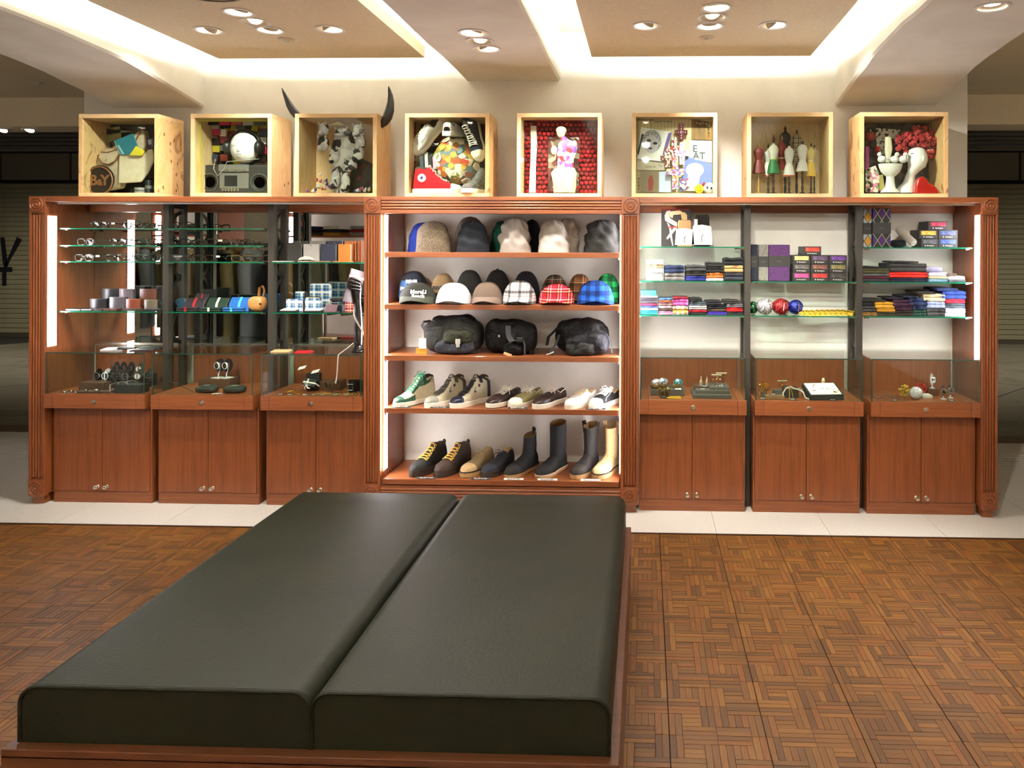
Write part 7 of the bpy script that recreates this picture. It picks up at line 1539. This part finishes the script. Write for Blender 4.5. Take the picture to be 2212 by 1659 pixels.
# ---------------------------------------------------------------- leather goods
def wallet(c, u0, u1, v0, v1, Y, z, col, lab, grp='upright leather wallets', bend=.35, d=.02, flap=False):
    a, b = ux(c, u0, Y), ux(c, u1, Y); k = ORG2[c][2] * Y / F; h = (v1 - v0) * k; w = (b - a) / 2; n = 8
    t = thing('wallet', lab, 'wallet', ((a + b) / 2, Y, z), grp); m = leather(col, .35)
    o = [(-w + 2 * w * i / n, -d * math.sin(PI * i / n) * bend * 1.5) for i in range(n + 1)]
    ob('cover', G().prism(o + [(p[0], p[1] + .007) for p in reversed(o)], 0, h, plane='xy'), m, t, bev=.0015, smooth=40)
    ob('rear_cover', G().prism([(w, 0), (w + .003, .004), (w * .7, .05), (w * .65, .05)], 0, h * .98, plane='xy'), m, t)
    ob('stitching', G().tube([(p[0] * .94, p[1] - .0006, h * .95) for p in o], .0007, 4), M('stitch_' + col[1:], tuple(min(1, v * 1.8 + .02) for v in lin(col)), .7), t)
z = 1.1345
for a in ((780, 955, 918, 1060, '#17161b', 'black'), (962, 1105, 920, 1060, '#5d5058', 'mauve grey'), (1180, 1355, 918, 1060, '#5a3527', 'tan brown')): wallet('L', a[0], a[1], 0, 170, 4.60, z + .031, a[4], a[5] + ' upright wallet in the back row')
cbk = M('riser_clear', '#5d5a58', .3)
single('wallet_riser', G().box(-.13, .13, 0, .07, 0, .03), M('riser_dark', '#1d1a18', .4), 'low dark riser under the back row of wallets', 'riser', (ux('L', 1090, 4.58), 4.58, z), bev=.001)
for a in ((655, 825, '#16151a', 'black', 125), (862, 1022, '#4a464c', 'steel grey', 145), (1035, 1180, '#6d3520', 'chestnut', 125), (1228, 1360, '#5a5342', 'olive grey', 118)): wallet('L', a[0], a[1], 0, a[4], 4.53, z, a[2], a[3] + ' upright wallet in the front row')
for k, (u, col, nm) in enumerate(((490, '#1a191b', 'black'), (610, '#222025', 'charcoal'), (715, '#3a2c28', 'brown'), (870, '#4a3022', 'chestnut'), (1080, '#3f3b33', 'olive'), (1300, '#26282c', 'slate'))):
    x = ux('L', u, 4.485); t = thing('flat_wallet', nm + ' wallet lying flat at the front of the wallet shelf', 'wallet', (x, 4.475, z + .0004), 'flat wallets at the shelf front', -.06); m = leather(col, .35)
    ob('lower_leaf', G().box(-.048, .048, 0, .05, 0, .006), m, t, bev=.002); ob('upper_leaf', G().obox((0, .025, .011), (.096, .05, .004), RX(.08)), m, t, bev=.0015); ob('edge', G().box(-.047, .047, -.0006, 0, .0065, .0085), card_w if k < 2 else m, t)
# pouches, second bay
def clutch(u0, u1, Y, h, col, st, lab, stack_n=2, grp='striped leather clutches'):
    a, b = ux('M', u0, Y), ux('M', u1, Y); w = (b - a) / 2; t = thing('leather_clutch', lab, 'clutch', ((a + b) / 2, Y, z), grp); m = leather(col, .4)
    ob('body', G().prism([(0, 0), (.05, 0), (.06, h), (.045, h + .004), (.015, h * .6)], -w, w, plane='yz'), m, t, bev=.003); sm = M('band_' + st[1:], st, .5)
    ob('band', G().prism([(-.0008, .0), (.014, h * .6 + .001), (.044, h + .0055), (.046, h + .004), (.016, h * .58), (.001, 0)], -w * .12, w * .1, plane='yz'), sm, t)
    for k in range(stack_n):
        f = ob('folded_flap', G().obox((-.012, -.02, .006 + k * .0125), (2 * w * .95, .05, .010), RZ(.08 * (k % 2))), m, t, bev=.003); ob('flap_band', G().obox((-.012 - w * .1, -.0455, .006 + k * .0125), (w * .2, .002, .0104), RZ(.08 * (k % 2))), sm, f)
clutch(285, 480, 4.53, .072, '#2b272a', '#a01a18', 'black clutch with a red stripe'); clutch(505, 700, 4.53, .074, '#1f3328', '#c9d2c6', 'dark green clutch with a white stripe'); clutch(720, 915, 4.53, .078, '#1f5a9c', '#4ab0b8', 'bright blue clutch with a turquoise stripe')
clutch(380, 510, 4.62, .095, '#2a2628', '#a01a18', 'second black clutch with a red stripe at the back', 0)
single('black_notebook_cover', G().box(-.04, .04, 0, .03, 0, .125), leather('#141412'), 'black leather folder standing upright at the back', 'folder', (ux('M', 530, 4.66), 4.66, z), bev=.002)
single('green_pouch', G().prism([(-.03, 0), (.03, 0), (.03, .05), (.02, .066), (0, .071), (-.02, .066), (-.03, .05)], 0, .03), leather('#1d3a4a'), 'dark teal arched pouch beside the divider', 'pouch', (ux('M', 265, 4.62), 4.62, z), bev=.003)
x = ux('M', 1000, 4.55); t = thing('tan_satchel', 'small tan leather satchel with a round flap', 'bag', (x, 4.56, z)); m = leather('#a5713a')
ob('body', G().sup((0, 0, .045), (.05, .035, .045), .6, .7, 20, 10), m, t, smooth=60); ob('flap', G().sup((-.004, -.028, .048), (.045, .012, .04), .8, 1, 20, 10), leather('#b5824a'), t, smooth=60); ob('strap', G().tube([(.03, 0, .08), (.035, .01, .12), (.02, .02, .15), (0, .02, .14), (.0, .01, .09)], .01, 6, flat=(.014, .003)), m, t, smooth=50); ob('buckle', G().box(.028, .04, -.042, -.036, .04, .05), gold, t)
# ---------------------------------------------------------------- notebook bay
z = 1.4355
for k, (u0, u1, col, nm) in enumerate(((1285, 1418, '#26241f', 'black'), (1440, 1588, '#8d8a84', 'grey'), (1605, 1750, '#232738', 'navy'), (1772, 1892, '#b5661f', 'orange'))):
    for row, Yk, h in ((0, 4.53, .108), (1, 4.60, .128)):
        a, b = ux('M', u0 + 60 * row, Yk), ux('M', u1 + 60 * row, Yk); w = (b - a) / 2; t = thing('notebook', '%s upright notebook in the %s row' % (nm, ['front', 'back'][row]), 'notebook', ((a + b) / 2, Yk, z), 'upright notebooks'); m = leather(['#26241f', '#a09d96', '#232738', '#b5661f'][k] if not row else ['#33312c', '#77736c', '#1f2330', '#8c4a1a'][k], .6)
        ob('front_cover', G().box(-w, w, 0, .003, 0, h), m, t, bev=.001); ob('pages', G().box(-w + .003, w - .002, .003, .012, .002, h - .002), card_w, t); ob('rear_cover', G().box(-w, w, .012, .015, 0, h), m, t, bev=.001); ob('clasp', G().lathe([(.004, 0), (.003, .002), (.001, .002)], (0, -.0005, h * .93), 10, axis='y'), chrome, t)
x = ux('M', 1450, 4.49); t = thing('open_purse', 'pale open coin purse lying on the notebook shelf', 'purse', (x, 4.485, z)); ob('base', G().box(-.04, .045, 0, .05, 0, .005), leather('#b5ada0'), t, bev=.002); ob('flap', G().prism([(-.045, .008), (-.03, .026), (0, .034), (.03, .028), (.05, .012), (.03, .014), (-.02, .012)], .006, .04), leather('#c9c2b4'), t, bev=.003)
for k, (u, col, nm) in enumerate(((1230, '#a8a49c', 'grey'), (1580, '#8d7a5a', 'khaki'), (1800, '#b5763a', 'orange'))): single('flat_notebook', G().box(-.055, .055, 0, .06, 0, .005), leather(col), nm + ' thin notebook lying at the front of the notebook shelf', 'notebook', (ux('M', u, 4.475), 4.472, z), bev=.001)
for k in range(4): single('leather_folder', G().box(-.004, .004, 0, .09, 0, .115 + .006 * k), leather('#8c4a24'), 'thin chestnut folder standing on edge, %s from the bookcase' % ['fourth', 'third', 'second', 'nearest'][k], 'folder', (ux('M', 1925 + 22 * k, 4.6), 4.6, z), 'chestnut folders', bev=.001)
z = 1.1345; pl_b = plaid('plaid_blue', '#2f6a96', [('#d8dcd4', .1, .38, .75), ('#1d3a52', .5, .7, .5), ('#c2b23a', .8, .84, .9)], .05); pl_b2 = plaid('plaid_blue_pale', '#5a86b4', [('#e2e2dc', .1, .45, .75), ('#24344a', .6, .72, .5), ('#c9bb4a', .85, .89, .9)], .045); pl_r = plaid('plaid_red_case', '#a82c1c', [('#e2cfae', .15, .25, .8), ('#1c2438', .5, .65, .7), ('#e6dcc8', .8, .84, .9)], .035)
for u0, u1, h, Yk, m, lab, zip_ in ((1500, 1700, .165, 4.62, pl_b, 'large blue plaid zip case at the back', 1), (1362, 1450, .115, 4.62, pl_b, 'narrow blue plaid case standing at the back', 0), (1275, 1435, .075, 4.53, pl_b2, 'pale blue plaid case at the front left', 0), (1455, 1600, .085, 4.53, pl_b2, 'pale blue plaid zip case with rounded corners', 1), (1838, 1920, .085, 4.53, pl_r, 'red tartan case beside the mannequin arm', 0)):
    a, b = ux('M', u0, Yk), ux('M', u1, Yk); w = (b - a) / 2; t = thing('plaid_case', lab, 'case', ((a + b) / 2, Yk, z), 'plaid cases')
    ob('panel', G().prism([(p[0], p[1] + h / 2) for p in rrect(2 * w, h, .014 if zip_ else .003)], 0, .022), m, t, bev=.002)
    if zip_: ob('zip_edge', G().tube([(p[0] * 1.03, .011, p[1] * 1.02 + h / 2) for p in rrect(2 * w, h, .014)], .005, 6), M('zip_black', '#1c1b19', .5), t, smooth=50)
    else: ob('spine', G().box(w, w + .012, .002, .022, 0, h * .98), leather('#1c1a18'), t)
for u, m, lab in ((1290, pl_b2, 'blue plaid card case lying at the front left'), (1525, pl_b2, 'blue plaid passport case lying open at the front')):
    t = thing('card_case', lab, 'card case', (ux('M', u, 4.475), 4.475, z), 'card cases lying flat'); ob('lower', G().box(-.05, .045, 0, .06, 0, .007), leather('#201e1c'), t, bev=.002); ob('upper', G().obox((0, .03, .014), (.095, .06, .004), RX(.12)), m, t, bev=.001)
x = ux('M', 1705, 4.49); t = thing('mauve_card', 'mauve printed card case leaning at the front', 'card case', (x, 4.485, z)); ob('card', G().obox((0, .012, .024), (.07, .004, .05), RX(-.5)), leather('#6d525c'), t, bev=.001); ob('base', G().box(-.036, .036, -.002, .04, 0, .004), leather('#5a4650'), t)
for k in range(3): ob('printed_line', G().obox((0, .0085 + .004 * k, .018 + k * .008), (.05 - .01 * k, .0006, .002), RX(-.5)), M('mauve_ink', '#3f2c34', .6), t)
x = ux('M', 1740, 4.56); t = thing('navy_case', 'navy glasses case with coiled grey cords on it', 'case', (x, 4.55, z)); ob('case', G().box(-.05, .05, 0, .05, 0, .035), leather('#1b1e2a'), t, bev=.003); ob('cord', G().tube([(-.06, 0, .002), (-.05, .01, .04), (-.03, .02, .052), (.04, .02, .05), (.05, .03, .06), (-.02, .03, .066), (-.045, .01, .05)], .003, 6), M('grey_cord', '#8d8a84', .5), t, smooth=50); ob('lid', G().box(-.03, .05, .005, .05, .0655, .078), leather('#1b1a1c'), t, bev=.003)
# mannequin arm gripping a clutch, on top of the third case
zt_ = ZG + .0006; Yk = 4.44; x = ux('M', 1975, Yk, 1400)
t = thing('arm_mannequin', 'black mannequin arm standing upright and gripping a brown clutch', 'mannequin', (x, Yk, zt_)); blk = M('gloss_black', '#100f0e', .2, coat=.6)
ob('base', G().lathe([(.001, 0), (.042, 0), (.042, .008), (.034, .012), (.034, .02), (.026, .026), (.026, .034), (.02, .04), (.001, .04)], n=24), blk, t, smooth=35)
rings = []
for zz, r, dx in ((.035, .022, 0), (.08, .026, .0), (.16, .027, .0), (.24, .023, -.002), (.30, .02, -.006), (.335, .026, -.010), (.375, .032, -.012), (.41, .03, -.014), (.425, .02, -.014)): rings.append([(dx + r * math.cos(2 * PI * i / 16), r * .8 * math.sin(2 * PI * i / 16), zz) for i in range(16)])
ob('forearm', G().loft(rings), blk, t, smooth=60)
for k, (dz, L) in enumerate(((.05, .045), (.03, .05), (.01, .047), (-.01, .04))):
    ob('finger', G().tube([(.012, -.012, .375 + dz * .9), (-.01, -.032, .385 + dz), (-.03, -.036, .39 + dz), (-.03 - L * .35, -.026, .388 + dz)], [.0095, .009, .008, .006], 10), blk, t, smooth=60)
ob('thumb', G().tube([(.01, .016, .36), (-.012, .03, .385), (-.03, .03, .40)], [.0105, .009, .007], 10), blk, t, smooth=60)
ob('arm_strap', G().tube([(.03 * math.cos(a), -.026 * math.sin(a), .10 + .05 * a) for a in [i * .5 for i in range(11)]], .004, 6, flat=(.006, .0014)), ribbonm, t, smooth=50)
ob('hanging_strap', G().tube([(-.02, -.03, .06), (-.05, -.05, .03), (-.07, -.075, .012), (-.078, -.108, .0), (-.08, -.1125, -.03), (-.082, -.1125, -.08), (-.086, -.1122, -.13), (-.094, -.111, -.165)], .004, 6, flat=(.006, .0014)), ribbonm, t, smooth=50)
t = thing('brown_clutch', 'flat dark brown leather clutch held by the mannequin arm', 'clutch', (x - .012, Yk, zt_ + .33)); R = RZ(.9) @ RY(.28)
ob('panel', G().obox((-.018, 0, .06), (.10, .008, .20), R), leather('#2e1a14', .4), t, bev=.002); ob('fold_line', G().obox(Vector((-.018, 0, .06)) + R @ Vector((0, -.0045, .055)), (.1, .001, .012), R), leather('#8a5a44', .4), t)
# flat goods lying on the case tops
zt_ = ZG + .0006
for c, u, v, Yk, col, lab, w, d in (('O', 830, 90, 4.40, '#c9a878', 'beige envelope pouch on the third case', .055, .07), ('O', 1050, 95, 4.375, '#b0161c', 'bright red pouch on the third case', .05, .06), ('N', 760, 85, 4.42, '#d8d2d2', 'white printed pouch on the first case', .035, .08), ('N', 880, 55, 4.48, '#1d1b1c', 'black folded glove on the first case', .07, .06), ('N', 1160, 50, 4.48, '#191819', 'black leather case on the first case', .07, .08), ('N', 1100, 85, 4.40, '#2a1a1e', 'dark wine wallet on the first case', .07, .04), ('N', 860, 105, 4.375, '#8d8d8f', 'pale grey card at the front of the first case', .03, .02)):
    x = ux(c, u, Yk, v); t = thing('flat_pouch', lab, 'pouch', (x, Yk, zt_), 'flat goods on the case tops', .1)
    ob('body', G().prism([(p[0], p[1] + d / 2) for p in rrect(2 * w, d, .008)], 0, .006, plane='xy'), leather(col), t, bev=.0015); ob('flap', G().obox((0, d * .6, .0085), (2 * w * .9, d * .6, .003), RX(.05)), leather(col), t, bev=.001)
# ---------------------------------------------------------------- left display cases
zc = ZB1 + .0006; gw = 'watches in the leftmost case'
cb('N', 500, 745, 4.42, 4.58, zc, zc + .052, walnut, 'display_block', 'walnut block under the left group of watches', 'block'); cb('N', 745, 1100, 4.50, 4.66, zc, zc + .075, M('block_dark', '#2a201a', .6), 'display_block', 'dark block under the rows of watches', 'block'); cb('N', 480, 800, 4.36, 4.41, zc, zc + .012, walnut, 'watch_tray', 'low walnut tray of bracelets at the front', 'tray'); cb('N', 845, 1110, 4.375, 4.45, zc, zc + .05, M('gift_black', '#23231f', .5), 'gift_box', 'black gift box with a grey ribbon in the watch case', 'box')
x = ux('N', 840, 4.40, 470); single('gift_ribbon', G().tube([(0, -.03, 0.0), (0, -.03, .05), (.02, -.01, .058), (.05, .0, .064), (.08, .0, .056), (.1, -.02, .052)], .004, 6, flat=(.006, .0012)), ribbonm, 'grey ribbon tied over the black gift box', 'ribbon', (x, 4.40, zc + .0008), smooth=50)
for u, Yk, zz, face, st, bz_k, sq, lab in ((855, 4.62, .075, dial_k, rub_k, rub_k, True, 'black digital watch, first of the top row'), (925, 4.62, .075, dial_k, rub_k, rub_k, True, 'black digital watch, second of the top row'), (1000, 4.60, .078, dial_k, rub_k, rub_k, True, 'black digital watch, third of the top row'), (1095, 4.60, .078, dial_w, M('bronze_strap', '#57503f', .4), silver, False, 'watch with a white dial at the right of the top row'),
        (685, 4.50, .052, dial_k, rub_k, silver, False, 'steel watch lying at the left of the middle row'), (770, 4.50, .052, dial_k, rub_w, rub_w, False, 'white-bezelled round watch in the middle row'), (840, 4.52, .052, dial_k, leather('#23231d'), rub_k, False, 'black watch beside the white-bezelled one'), (905, 4.515, .052, dial_k, leather('#26281f'), rub_k, False, 'dark olive watch in the middle row'), (985, 4.51, .052, dial_k, leather('#1f211c'), silver, False, 'watch with a dark bezel in the middle row'), (1105, 4.52, .055, dial_w, M('steel_strap', '#6d6a5c', .3, .6), silver, False, 'steel watch in the middle row near the corner'), (1185, 4.50, .06, dial_k, M('steel_strap', '#6d6a5c', .3, .6), silver, False, 'round steel chronograph at the right corner')):
    if zz < .06 and u > 800: zz = .0505 if Yk < 4.46 else 0.0
    watch(ux('N', u, Yk, 300), Yk - (.02 if zz == 0 else 0), zc + max(zz, .0), lab, face, st, .026, .012, zz == 0, gw, bz_k, 0., sq, rise=.055 if zz == 0 else .004)
rn = random.Random(21)
for k in range(9):
    x = ux('N', 345 + k * 52, 4.37 + .02 * (k % 2), 500); st = M('steel_strap', '#6d6a5c', .3, .6) if k % 2 else silver
    t = thing('bracelet_watch', 'small steel watch laid flat at the front, %s from the left' % ['first', 'second', 'third', 'fourth', 'fifth', 'sixth', 'seventh', 'eighth', 'ninth'][k], 'watch', (x, 4.385 + .03 * (k % 2), zc + (.0125 if 2 < k < 8 and k % 2 == 0 else .0)), 'bracelet watches laid flat', -.5)
    ob('strap', G().box(-.04, .04, -.006, .006, 0, .003), st, t, bev=.001); ob('case', G().lathe([(.012, 0), (.013, .004), (.011, .007), (.001, .007)], n=18), silver, t, smooth=40); ob('dial', G().lathe([(.0095, .0072), (.001, .0074)], n=18, cap=False), dial_k if k % 3 else dial_w, t)
single('tie_bar', G().tube([(-.05, 0, 0), (0, 0, .014), (.03, .004, .018), (.06, 0, .006)], .003, 6), silver, 'silver cross pendant laid over the gift box', 'pendant', (ux('N', 980, 4.40, 420), 4.40, zc + .0535), smooth=50)
# second case
cb('O', 48, 350, 4.56, 4.68, zc, zc + .055, walnut, 'display_block', 'walnut block under the two watches', 'block')
for u, lab in ((240, 'left black watch with a white-rimmed dial on a cream stand'), (318, 'right black watch with a white-rimmed dial on a cream stand')):
    t = watch(ux('O', u, 4.61, 250), 4.61, zc + .0555, lab, M('dial_mix', '#3a2c28', .2, coat=.6), rub_k, .026, .012, True, 'watches in the second case', rub_w, -.4, rise=.05); ob('foot_card', G().box(-.03, .03, -.03, .03, 0, .003), M('cream_card', '#d8d2c4', .6), t)
pg = noisy('pouch_grey', [(.3, '#23271f'), (.7, '#333829')], (1, 1, 1), 40, 4, .7, bump=.4)
for u, Yk, rr, lab in ((105, 4.41, .06, 'grey-green nylon pouch with a printed flap'), (375, 4.41, .062, 'grey-green nylon pouch lying at the right')):
    x = ux('O', u, Yk, 480); t = thing('nylon_pouch', lab, 'pouch', (x, Yk, zc), 'nylon pouches'); ob('body', lump((0, .03, .020), (rr, .045, .020), u, .002, .6, .6), pg, t, smooth=60); ob('flap', lump((.006, .02, .033), (rr * .62, .03, .012), u + 1, .001, .6, .6), pg, t, smooth=60); ob('print', G().obox((.01, .005, .0452), (.03, .012, .0008), RZ(.3)), M('grey_print', '#a5a69c', .6), t); ob('zip', G().tube([(-rr, .01, .022), (-.02, -.0145, .022), (.03, -.0145, .022), (rr, .01, .022)], .0016, 5), M('zip_black', '#1c1b19', .5), t)
single('pouch_tag', G().obox((0, 0, .004), (.035, .02, .001), RZ(.5)).tube([(.015, .005, .004), (.03, .01, .006), (.045, 0, .002)], .0012, 5), card_w, 'white tag on a string between the pouches', 'tag', (ux('O', 210, 4.37, 520), 4.37, zc))
single('thin_cord', G().tube([(-.16, .02, .062), (-.10, .02, .044), (-.05, .0, .03), (0, -.01, .012), (.02, -.01, .002)], .0018, 5), M('cord_black', '#1d1b19', .5), 'thin black cord slanting down to the left pouch', 'cord', (ux('N', 1580, 4.43, 440), 4.44, zc), smooth=50)
# third case
t = thing('gift_box', 'black gift box tilted open with a white ribbon bow', 'box', (ux('O', 1120, 4.46, 400), 4.47, zc)); km = M('gift_black', '#23231f', .5); R = RX(-.45) @ RY(.15)
ob('box', G().obox((0, .02, .045), (.075, .06, .045), R), km, t, bev=.001); ob('lid', G().box(-.05, .03, .06, .1, 0, .1), km, t, bev=.001); ob('band', G().obox((0, .02, .045), (.0765, .0615, .008), R).obox((-.012, .02, .045), (.008, .0615, .0465), R), card_w, t)
g = G()
for k in range(6): a = k * PI / 3; g.tube([(-.012, -.018, .045), (-.012 + .02 * math.cos(a), -.03, .045 + .018 * math.sin(a)), (-.012 + .028 * math.cos(a + .3), -.022, .045 + .026 * math.sin(a + .3))], .002, 5, flat=(.0035, .0008))
ob('bow', g, card_w, t, smooth=50)
for u, v, lab in ((1050, 265, 'left white folded card above the gift box'), (1180, 300, 'right white folded card above the gift box')):
    x, zz = U2('O', u, v, 4.54); t = thing('folded_card', lab, 'card', (x, 4.54, zc + .1005)); ob('card', G().obox((0, 0, zz - zc - .1 - .0), (.05, .03, .0015), RX(.5) @ RY(-.3)), card_w, t); ob('stem', G().cyl((0, 0, 0), (0, 0, max(.004, zz - zc - .1)), .0015, n=6), chrome, t)
cb('O', 1215, 1420, 4.52, 4.62, zc, zc + .055, walnut, 'display_block', 'walnut block behind the gold chains', 'block')
t = thing('coiled_belt', 'black studded leather belt coiled at the right', 'belt', (ux('O', 1545, 4.47, 400), 4.48, zc)); ob('belt', G().loft([[((.05 - .0022 * i) * math.cos(i * .42) + a, (.05 - .0022 * i) * math.sin(i * .42) * .8 + a, zz) for a, zz in ((0, .0), (0, .07), (.003, .07), (.003, 0))] for i in range(19)]), leather('#141412'), t, smooth=50); ob('buckle', G().tube([(-.02, -.05, .02), (-.02, -.05, .055), (.015, -.052, .055), (.015, -.052, .02), (-.02, -.05, .02)], .003, 6), silver, t)
single('curled_strap', G().tube([(-.04, 0, .03), (-.05, 0, .06), (-.02, 0, .075), (.03, 0, .07), (.03, 0, .06), (-.02, 0, .055), (-.02, -.01, .03), (.0, -.02, .01), (.06, -.03, .004)], .008, 6, flat=(.010, .0016)), leather('#191816'), 'black curled leather strap beside the belt', 'strap', (ux('O', 1390, 4.5, 420), 4.45, zc), smooth=50)
for k in range(12):
    x = ux('O', 1180 + k * 34, 4.38, 500); m = gold if k % 3 else silver; g = G()
    for i in range(9): g.sup((-.022 + .0055 * i + .003 * math.sin(i), .004 + .007 * i, .003), (.0038, .003, .0026), 1, 1, 6, 4)
    single('necklace_chain', g, m, '%s link chain laid out at the front, %s from the left' % ('gold' if k % 3 else 'silver', ['first', 'second', 'third', 'fourth', 'fifth', 'sixth', 'seventh', 'eighth', 'ninth', 'tenth', 'eleventh', 'twelfth'][k]), 'necklace', (x, 4.375 + .004 * (k % 2), zc), 'chains laid out in the third case', smooth=50)
single('gold_bangle', G().tube([(.035 * math.cos(i * PI / 8), .02 * math.sin(i * PI / 8), .006 + .008 * math.sin(i * PI / 8)) for i in range(17)], .003, 6).tube([(-.05, -.01, .003), (0, -.02, .004), (.05, -.015, .003)], .0025, 6), gold, 'twisted gold bangle at the left of the third case', 'bangle', (ux('O', 950, 4.40, 490), 4.41, zc), smooth=50)
for k, u in enumerate((845, 935, 1085, 1165, 1255, 1375, 1475)): price(ORG2['O'][0] + ORG2['O'][2] * u, ORG2['O'][1] + ORG2['O'][2] * 525, zc, 4.356, '¥12,600-', 'black price card at the front of the chain case, %s from the left' % ['first', 'second', 'third', 'fourth', 'fifth', 'sixth', 'seventh'][k], False, .032, 'price cards in front of the chains', -.7, .008)
# scrap of string on the parquet
x, y = fl(232, 1276); single('twine_scrap', G().tube([(.012, .03, .002), (-.01, .025, .004), (-.02, .035, .002), (-.008, .012, .003), (.02, .0, .002), (.03, -.012, .003), (.015, -.03, .002), (-.01, -.028, .003), (-.018, -.005, .002), (.01, .012, .005)], .0012, 5), M('orange_twine', '#c98a54', .7), 'scrap of pale orange twine on the parquet', 'string', (x, y, .001), smooth=50)
# ---------------------------------------------------------------- the part of the shop that the mirror shows: coats, shelving, piles
rail_m = M('rail_steel', '#8d8880', .3, .9)
def coat(w, L, seed):
    rn = random.Random(seed); rings = []; n = 16
    for k in range(9):
        q = k / 8; ww = w * (.45 + .55 * min(1, q * 4)) * (1 + .12 * q); d = .032 + .018 * q + .008 * math.sin(q * 5 + seed)
        rings.append([(ww * math.cos(2 * PI * i / n) * (1 + .05 * math.sin(3 * i + seed)), d * math.sin(2 * PI * i / n), -.04 - L * q) for i in range(n)])
    return G().loft(rings)
def rack(x, y, rz, coats, label):
    t = thing('garment_rack', label, 'garment rack', (x, y, 0), 'garment racks', rz)
    ob('rail', G().cyl((-.75, 0, 1.55), (.75, 0, 1.55), .014, n=12), rail_m, t, smooth=40)
    for s in (-1, 1): ob('upright', G().cyl((s * .75, 0, .03), (s * .75, 0, 1.56), .014, n=12), rail_m, t, smooth=40); ob('foot', G().box(s * .75 - .02, s * .75 + .02, -.25, .25, 0, .03), rail_m, t)
    c, s_ = math.cos(rz), math.sin(rz); n = len(coats)
    for k, (col, nm) in enumerate(coats):
        u = -.62 + 1.24 * k / (n - 1); wx, wy = x + u * c, y + u * s_
        o = thing('hanging_coat', nm, 'coat', (wx, wy, 1.53), 'coats on the racks', rz + PI / 2 + .12 * math.sin(k * 2.1)); m = fabric(col)
        ob('body', coat(.23, .88, k), m, o, smooth=60)
        for s in (-1, 1): ob('sleeve', G().tube([(s * .16, 0, -.06), (s * .235, -.01, -.2), (s * .25, -.03, -.42), (s * .24, -.05, -.62)], [.05, .06, .055, .045], 10), m, o, smooth=60)
        ob('hanger', G().tube([(-.17, 0, -.05), (0, 0, -.005), (.17, 0, -.05)], .006, 6).tube([(0, 0, -.005), (0, 0, .04), (.02, 0, .035)], .003, 6), rail_m, o)
        if k % 3 == 0: ob('collar', G().sup((0, 0, -.03), (.11, .08, .05)), noisy('fur_trim', [(.3, '#5a4630'), (.7, '#a58a64')], (1, 1, 1), 60, 4, 1., bump=.8, bdist=.01), o, smooth=60)
cl1 = [('#6d6a4c', 'olive parka'), ('#b09c7c', 'sand trench coat'), ('#3a3a3c', 'charcoal wool coat'), ('#7d7852', 'khaki field jacket'), ('#8f9aa2', 'pale blue coat'), ('#26272c', 'black duffle coat'), ('#9a875f', 'tan corduroy coat'), ('#4d523e', 'dark green parka')]
rack(-3.85, 2.35, -.15, [(c, n + ' on the rack nearest the mirror') for c, n in cl1], 'steel rack of coats seen in the mirror, nearest')
rack(-5.6, 1.0, -.4, [(c, n + ' on the rack farther back') for c, n in reversed(cl1)], 'steel rack of coats seen in the mirror, farther back')
rack(-3.6, -.6, .1, [(c, n + ' on the rack behind the photographer') for c, n in cl1[2:]], 'steel rack of coats behind the photographer')
def shelving(x, y, rz, label, nm):
    t = thing('open_shelving', label, 'shelving', (x, y, 0), 'cherry shelving units across the shop', rz)
    for s in (-1, 1): ob('side_panel', G().box(s * .8 - .02, s * .8 + .02, 0, .4, 0, 2.1), cherry_z, t)
    ob('back_panel', G().box(-.78, .78, .38, .4, .05, 2.1), plaster, t)
    for z in (.1, .5, .9, 1.3, 1.7, 2.08): ob('shelf', G().box(-.78, .78, 0, .38, z - .03, z), cherry_x, t)
    ob('light_strip', G().box(-.779, -.77, .05, .12, .15, 2.0), m_strip, t); ob('light_strip', G().box(.77, .779, .05, .12, .15, 2.0), m_strip, t)  # glowing strips added to the units as ambient fill
    c, s_ = math.cos(rz), math.sin(rz); rn = random.Random(int(x * 10)); cols = ['#1d2a4a', '#c9c4b8', '#7a1c22', '#2b2b2d', '#5d5a3c', '#8a8d92', '#b5863a', '#33485a']; names = ['navy', 'off-white', 'wine', 'charcoal', 'khaki', 'grey', 'mustard', 'slate blue']
    for zi, z in enumerate((.5, .9, 1.3, 1.7)):
        for k in range(3):
            u = -.5 + .5 * k
            for j in range(3):
                q = rn.randrange(8); single('folded_sweater', fold(.3, .28, .05, 2, rn.randrange(99)), fabric(cols[q]), '%s sweater, %s in %s pile, %s shelf, %s' % (names[q], ['lowest', 'second', 'topmost'][j], ['left', 'middle', 'right'][k], ['low', 'second', 'third', 'high'][zi], nm), 'sweater', (x + u * c - .05 * s_, y + u * s_ + .05 * c, z + .0008 + j * .0515), 'sweater piles across the shop', rz, smooth=55)
shelving(-6.9, -1.6, 0.45 + PI, 'lit cherry shelving of sweaters across the shop, left', 'left unit'); shelving(-5.0, -2.3, .25 + PI, 'lit cherry shelving of sweaters across the shop, right', 'right unit')
shelving(-8.9, 1.4, 1.25 + PI, 'lit cherry shelving of sweaters by the far side wall', 'side wall unit')
